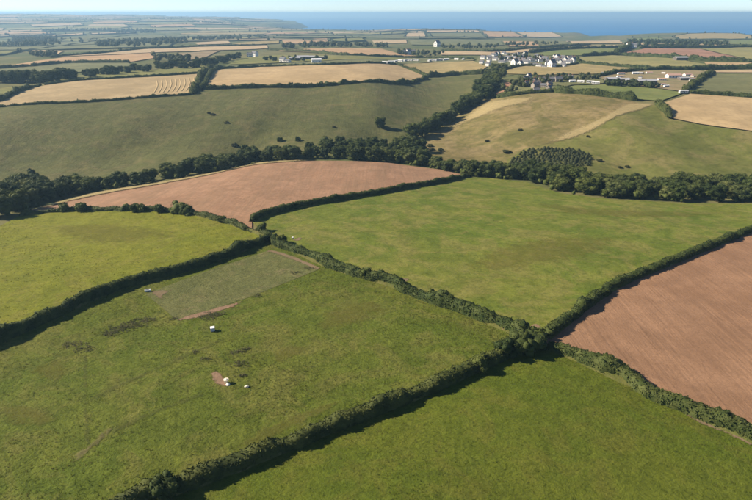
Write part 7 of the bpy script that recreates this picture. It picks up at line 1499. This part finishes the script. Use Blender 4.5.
# ------------------------------------------------------------------ troughs, tank, tubs and drum
for x, y, kind, label in TROUGHS:
    z = zat(x, y) + 0.05
    if kind in ('trough_box', 'trough_grey'):
        m = PLASTIC_WHITE if kind == 'trough_box' else PLASTIC_GREY
        root = empty('water_trough', (x, y, z), R(15 if kind == 'trough_box' else -10), 0.75)
        b = MB(); L, W, H, t = 1.0, .45, .75, .07
        b.box(-L, -W, .12, L, -W + t, H); b.box(-L, W - t, .12, L, W, H); b.box(-L, -W + t, .12, -L + t, W - t, H); b.box(L - t, -W + t, .12, L, W - t, H); b.box(-L + t, -W + t, .12, L - t, W - t, .2)
        b.build('basin', m, root)
        b = MB(); b.box(-L - .05, -W - .05, H, L + .05, -W + t, H + .06); b.box(-L - .05, W - t, H, L + .05, W + .05, H + .06); b.box(-L - .05, -W + t, H, -L + t, W - t, H + .06); b.box(L - t, -W + t, H, L + .05, W - t, H + .06)
        b.build('rim', m, root)
        b = MB(); b.box(-L + t, -W + t, .58, L - t * 5, W - t, .62); b.build('water', WATER_DARK, root)
        b = MB(); b.box(L - t * 5, -W + t, .5, L - t, W - t, H + .12); b.build('float_cover', m, root)
        for s in (-1, 1):
            b = MB(); b.box(s * .7 - .1, -W + .02, -.15, s * .7 + .1, W - .02, .12); b.build('foot', m, root)
        tag(root, label, 'trough', 'water troughs in the near fields')
    elif kind == 'tank':
        root = empty('water_tank', (x, y, z), R(20), 0.95)
        b = MB(); b.box(-.5, -.5, .15, .5, .5, 1.08); b.build('tank_body', PLASTIC_WHITE, root)
        b = MB(); b.box(-.52, -.52, 1.08, .52, .52, 1.12); b.build('top', PLASTIC_WHITE, root)
        b = MB(); b.lathe([(0.001, 1.24), (.13, 1.24), (.13, 1.12)], 12); b.build('lid', PLASTIC_GREY, root)
        b = MB()
        for k in range(5):
            u = -.54 + k * .27
            for v in (-.54, .54):
                b.tube((u, v, .12), (u, v, 1.12), .018, .018, 5); b.tube((v, u, .12), (v, u, 1.12), .018, .018, 5)
        for zz in (.3, .55, .8, 1.1):
            for v in (-.545, .545):
                b.tube((-.55, v, zz), (.55, v, zz), .018, .018, 5); b.tube((v, -.55, zz), (v, .55, zz), .018, .018, 5)
        b.build('cage', GALV, root)
        b = MB()
        for u in (-.45, 0, .45): b.box(u - .08, -.55, -.12, u + .08, .55, .1)
        b.box(-.55, -.55, .1, .55, .55, .14); b.build('pallet', TIMBER, root)
        tag(root, label, 'tank')
    elif kind in ('tub', 'tub_small'):
        s = 0.95 if kind == 'tub' else 0.7
        root = empty('feed_tub', (x, y, z), 0.4, s); root.scale = (s * .8, s * .8, s * 1.15)
        m = PLASTIC_CREAM if kind == 'tub' else PLASTIC_WHITE
        b = MB(); b.lathe([(.001, .0), (.48, 0), (.62, .75), (.70, .78), (.70, .84), (.60, .84), (.45, .12), (.001, .12)], 20); b.build('tub_body', m, root, True)
        b = MB(); b.lathe([(.001, .98), (.25, .95), (.45, .86), (.57, .74)], 20); b.build('feed', m, root, True)
        if kind == 'tub':
            b = MB(); b.lathe([(.001, .16), (.5, .14), (.56, .04), (.56, 0), (.001, 0)], 20)
            q = b.build('lid', m, root, True); q.location = (.25, -1.05, 0.02); q.rotation_euler = (R(8), 0, 0)
        tag(root, label, 'tub', 'feed tubs in the near fields')
    elif kind == 'drum':
        root = empty('drum', (x, y, z), 0.3, 1.2)
        b = MB(); b.lathe([(.001, 0), (.42, 0), (.44, .05), (.44, .35), (.46, .38), (.44, .41), (.44, .75), (.46, .78), (.44, .81), (.44, 1.1), (.42, 1.14), (.38, 1.1), (.001, 1.1)], 20); b.build('drum_body', PLASTIC_GREY, root, True)
        b = MB(); b.lathe([(.001, 1.17), (.09, 1.17), (.09, 1.1)], 10)
        q = b.build('cap', PLASTIC_WHITE, root); q.location = (.22, 0, 0)
        tag(root, label, 'drum')
    else:
        V, Fi = ICO2; rg = np.random.default_rng(3)
        W = V * (1 + rg.normal(0, .09, len(V)))[:, None] * np.array([.5, .35, .28])
        o = obj('stone', mesh_from('stone', W, [Fi], wall_mat('pale_stone', (.55, .52, .42), (.42, .40, .32), 3)), None, (x, y, z + .12)); tag(o, label, 'stone')

# ------------------------------------------------------------------ rough grass and rushes
def blades(P, hh, ww, rg, per=5, spread=0.16):
    n = len(P) * per
    base = np.repeat(P, per, 0); h = np.repeat(hh, per) * rg.uniform(.6, 1.2, n); w = np.repeat(ww, per)
    t = rg.uniform(0, 6.28, n); o_ = np.column_stack([np.cos(t), np.sin(t)])
    b = base.copy(); b[:, :2] += o_ * (spread * rg.uniform(0, 1, n))[:, None]
    u = np.column_stack([-o_[:, 1], o_[:, 0], np.zeros(n)]) * w[:, None]
    tip = b + np.column_stack([o_ * (h * rg.uniform(.2, .7, n))[:, None], h])
    b[:, 2] -= 0.04
    V = np.stack([b - u, b + u, tip], 1).reshape(-1, 3)
    return V, np.arange(3 * n).reshape(n, 3)
def scatter_in(poly, dens, rg, ymax, holes=()):
    P = np.array(poly); x0, y0 = P.min(0); x1, y1 = P.max(0); y1 = min(y1, ymax); x0 = max(x0, -260); y0 = max(y0, 30)
    n = int((x1 - x0) * (y1 - y0) * dens)
    x = rg.uniform(x0, x1, n); y = rg.uniform(y0, y1, n)
    k = in_poly(x, y, P) & (np.abs(x) < 0.85 * y + 30)
    for hpoly in holes: k &= ~in_poly(x, y, np.array(hpoly))
    return x[k], y[k]
rg = np.random.default_rng(2024)
holes = [FIELDS[6][3]] + [e_[3] for e_ in EARTH]
for idx, dens, lab, hmean in ((0, 2.2, 'rough tufty grass covering the pasture', .20), (2, 2.4, 'short tufty grass over the bottom right field', .13), (1, 0.8, 'long grass over the yellow-green meadow', .18)):
    x, y = scatter_in(FIELDS[idx][3], dens, rg, 260, holes)
    clump = np.sin(x / 3.1 + 2 * np.sin(y / 4.7)) * np.sin(y / 2.3 + 1.5 * np.sin(x / 5.1)) + np.sin(x / 11 + y / 9)
    keep = rg.uniform(-1.6, 1.6, len(x)) < clump
    x, y = x[keep], y[keep]
    P = np.column_stack([x, y, height(x, y) + .05])
    hh = hmean * rg.uniform(.5, 1.7, len(x)); ww = rg.uniform(.03, .06, len(x))
    V, T = blades(P, hh, ww, rg, 4, .2)
    o = obj('grass', mesh_from('grass', V, [T], GRASS if idx != 1 else G['lush_yellow'])); tag(o, lab, 'grass', kind='stuff')
for i, (x, y, r, label) in enumerate(RUSHES):
    n = int(12 * r * r) + 8
    t = rg.uniform(0, 6.28, n); q = r * rg.uniform(0, 1, n) ** .7 * (1 + .25 * np.sin(3 * t + i))
    X_, Y_ = x + 1.4 * q * np.cos(t), y + .8 * q * np.sin(t)
    P = np.column_stack([X_, Y_, height(X_, Y_) + .05])
    V, T = blades(P, np.full(n, .42) * rg.uniform(.4, 1.2, n), np.full(n, .07), rg, 6, .25)
    o = obj('rush_clump', mesh_from('rush_clump', V, [T], RUSH))
    tag(o, label, 'rushes', 'rush clumps in the pasture', 'stuff')

# ------------------------------------------------------------------ haze
hz = N('haze_air')
pv = hz.n('ShaderNodeVolumePrincipled')
pv.inputs['Color'].default_value = (0.42, 0.70, 0.96, 1)
pv.inputs['Density'].default_value = 0.00013
pv.inputs['Anisotropy'].default_value = 0.2
hz.l(pv.outputs[0], hz.out.inputs['Volume'])
b = MB(); b.box(-150000, -4000, -90, 150000, 150000, 172)
o = b.build('haze', hz.m); tag(o, 'thin pale haze in the air over the whole landscape', 'haze', kind='stuff')
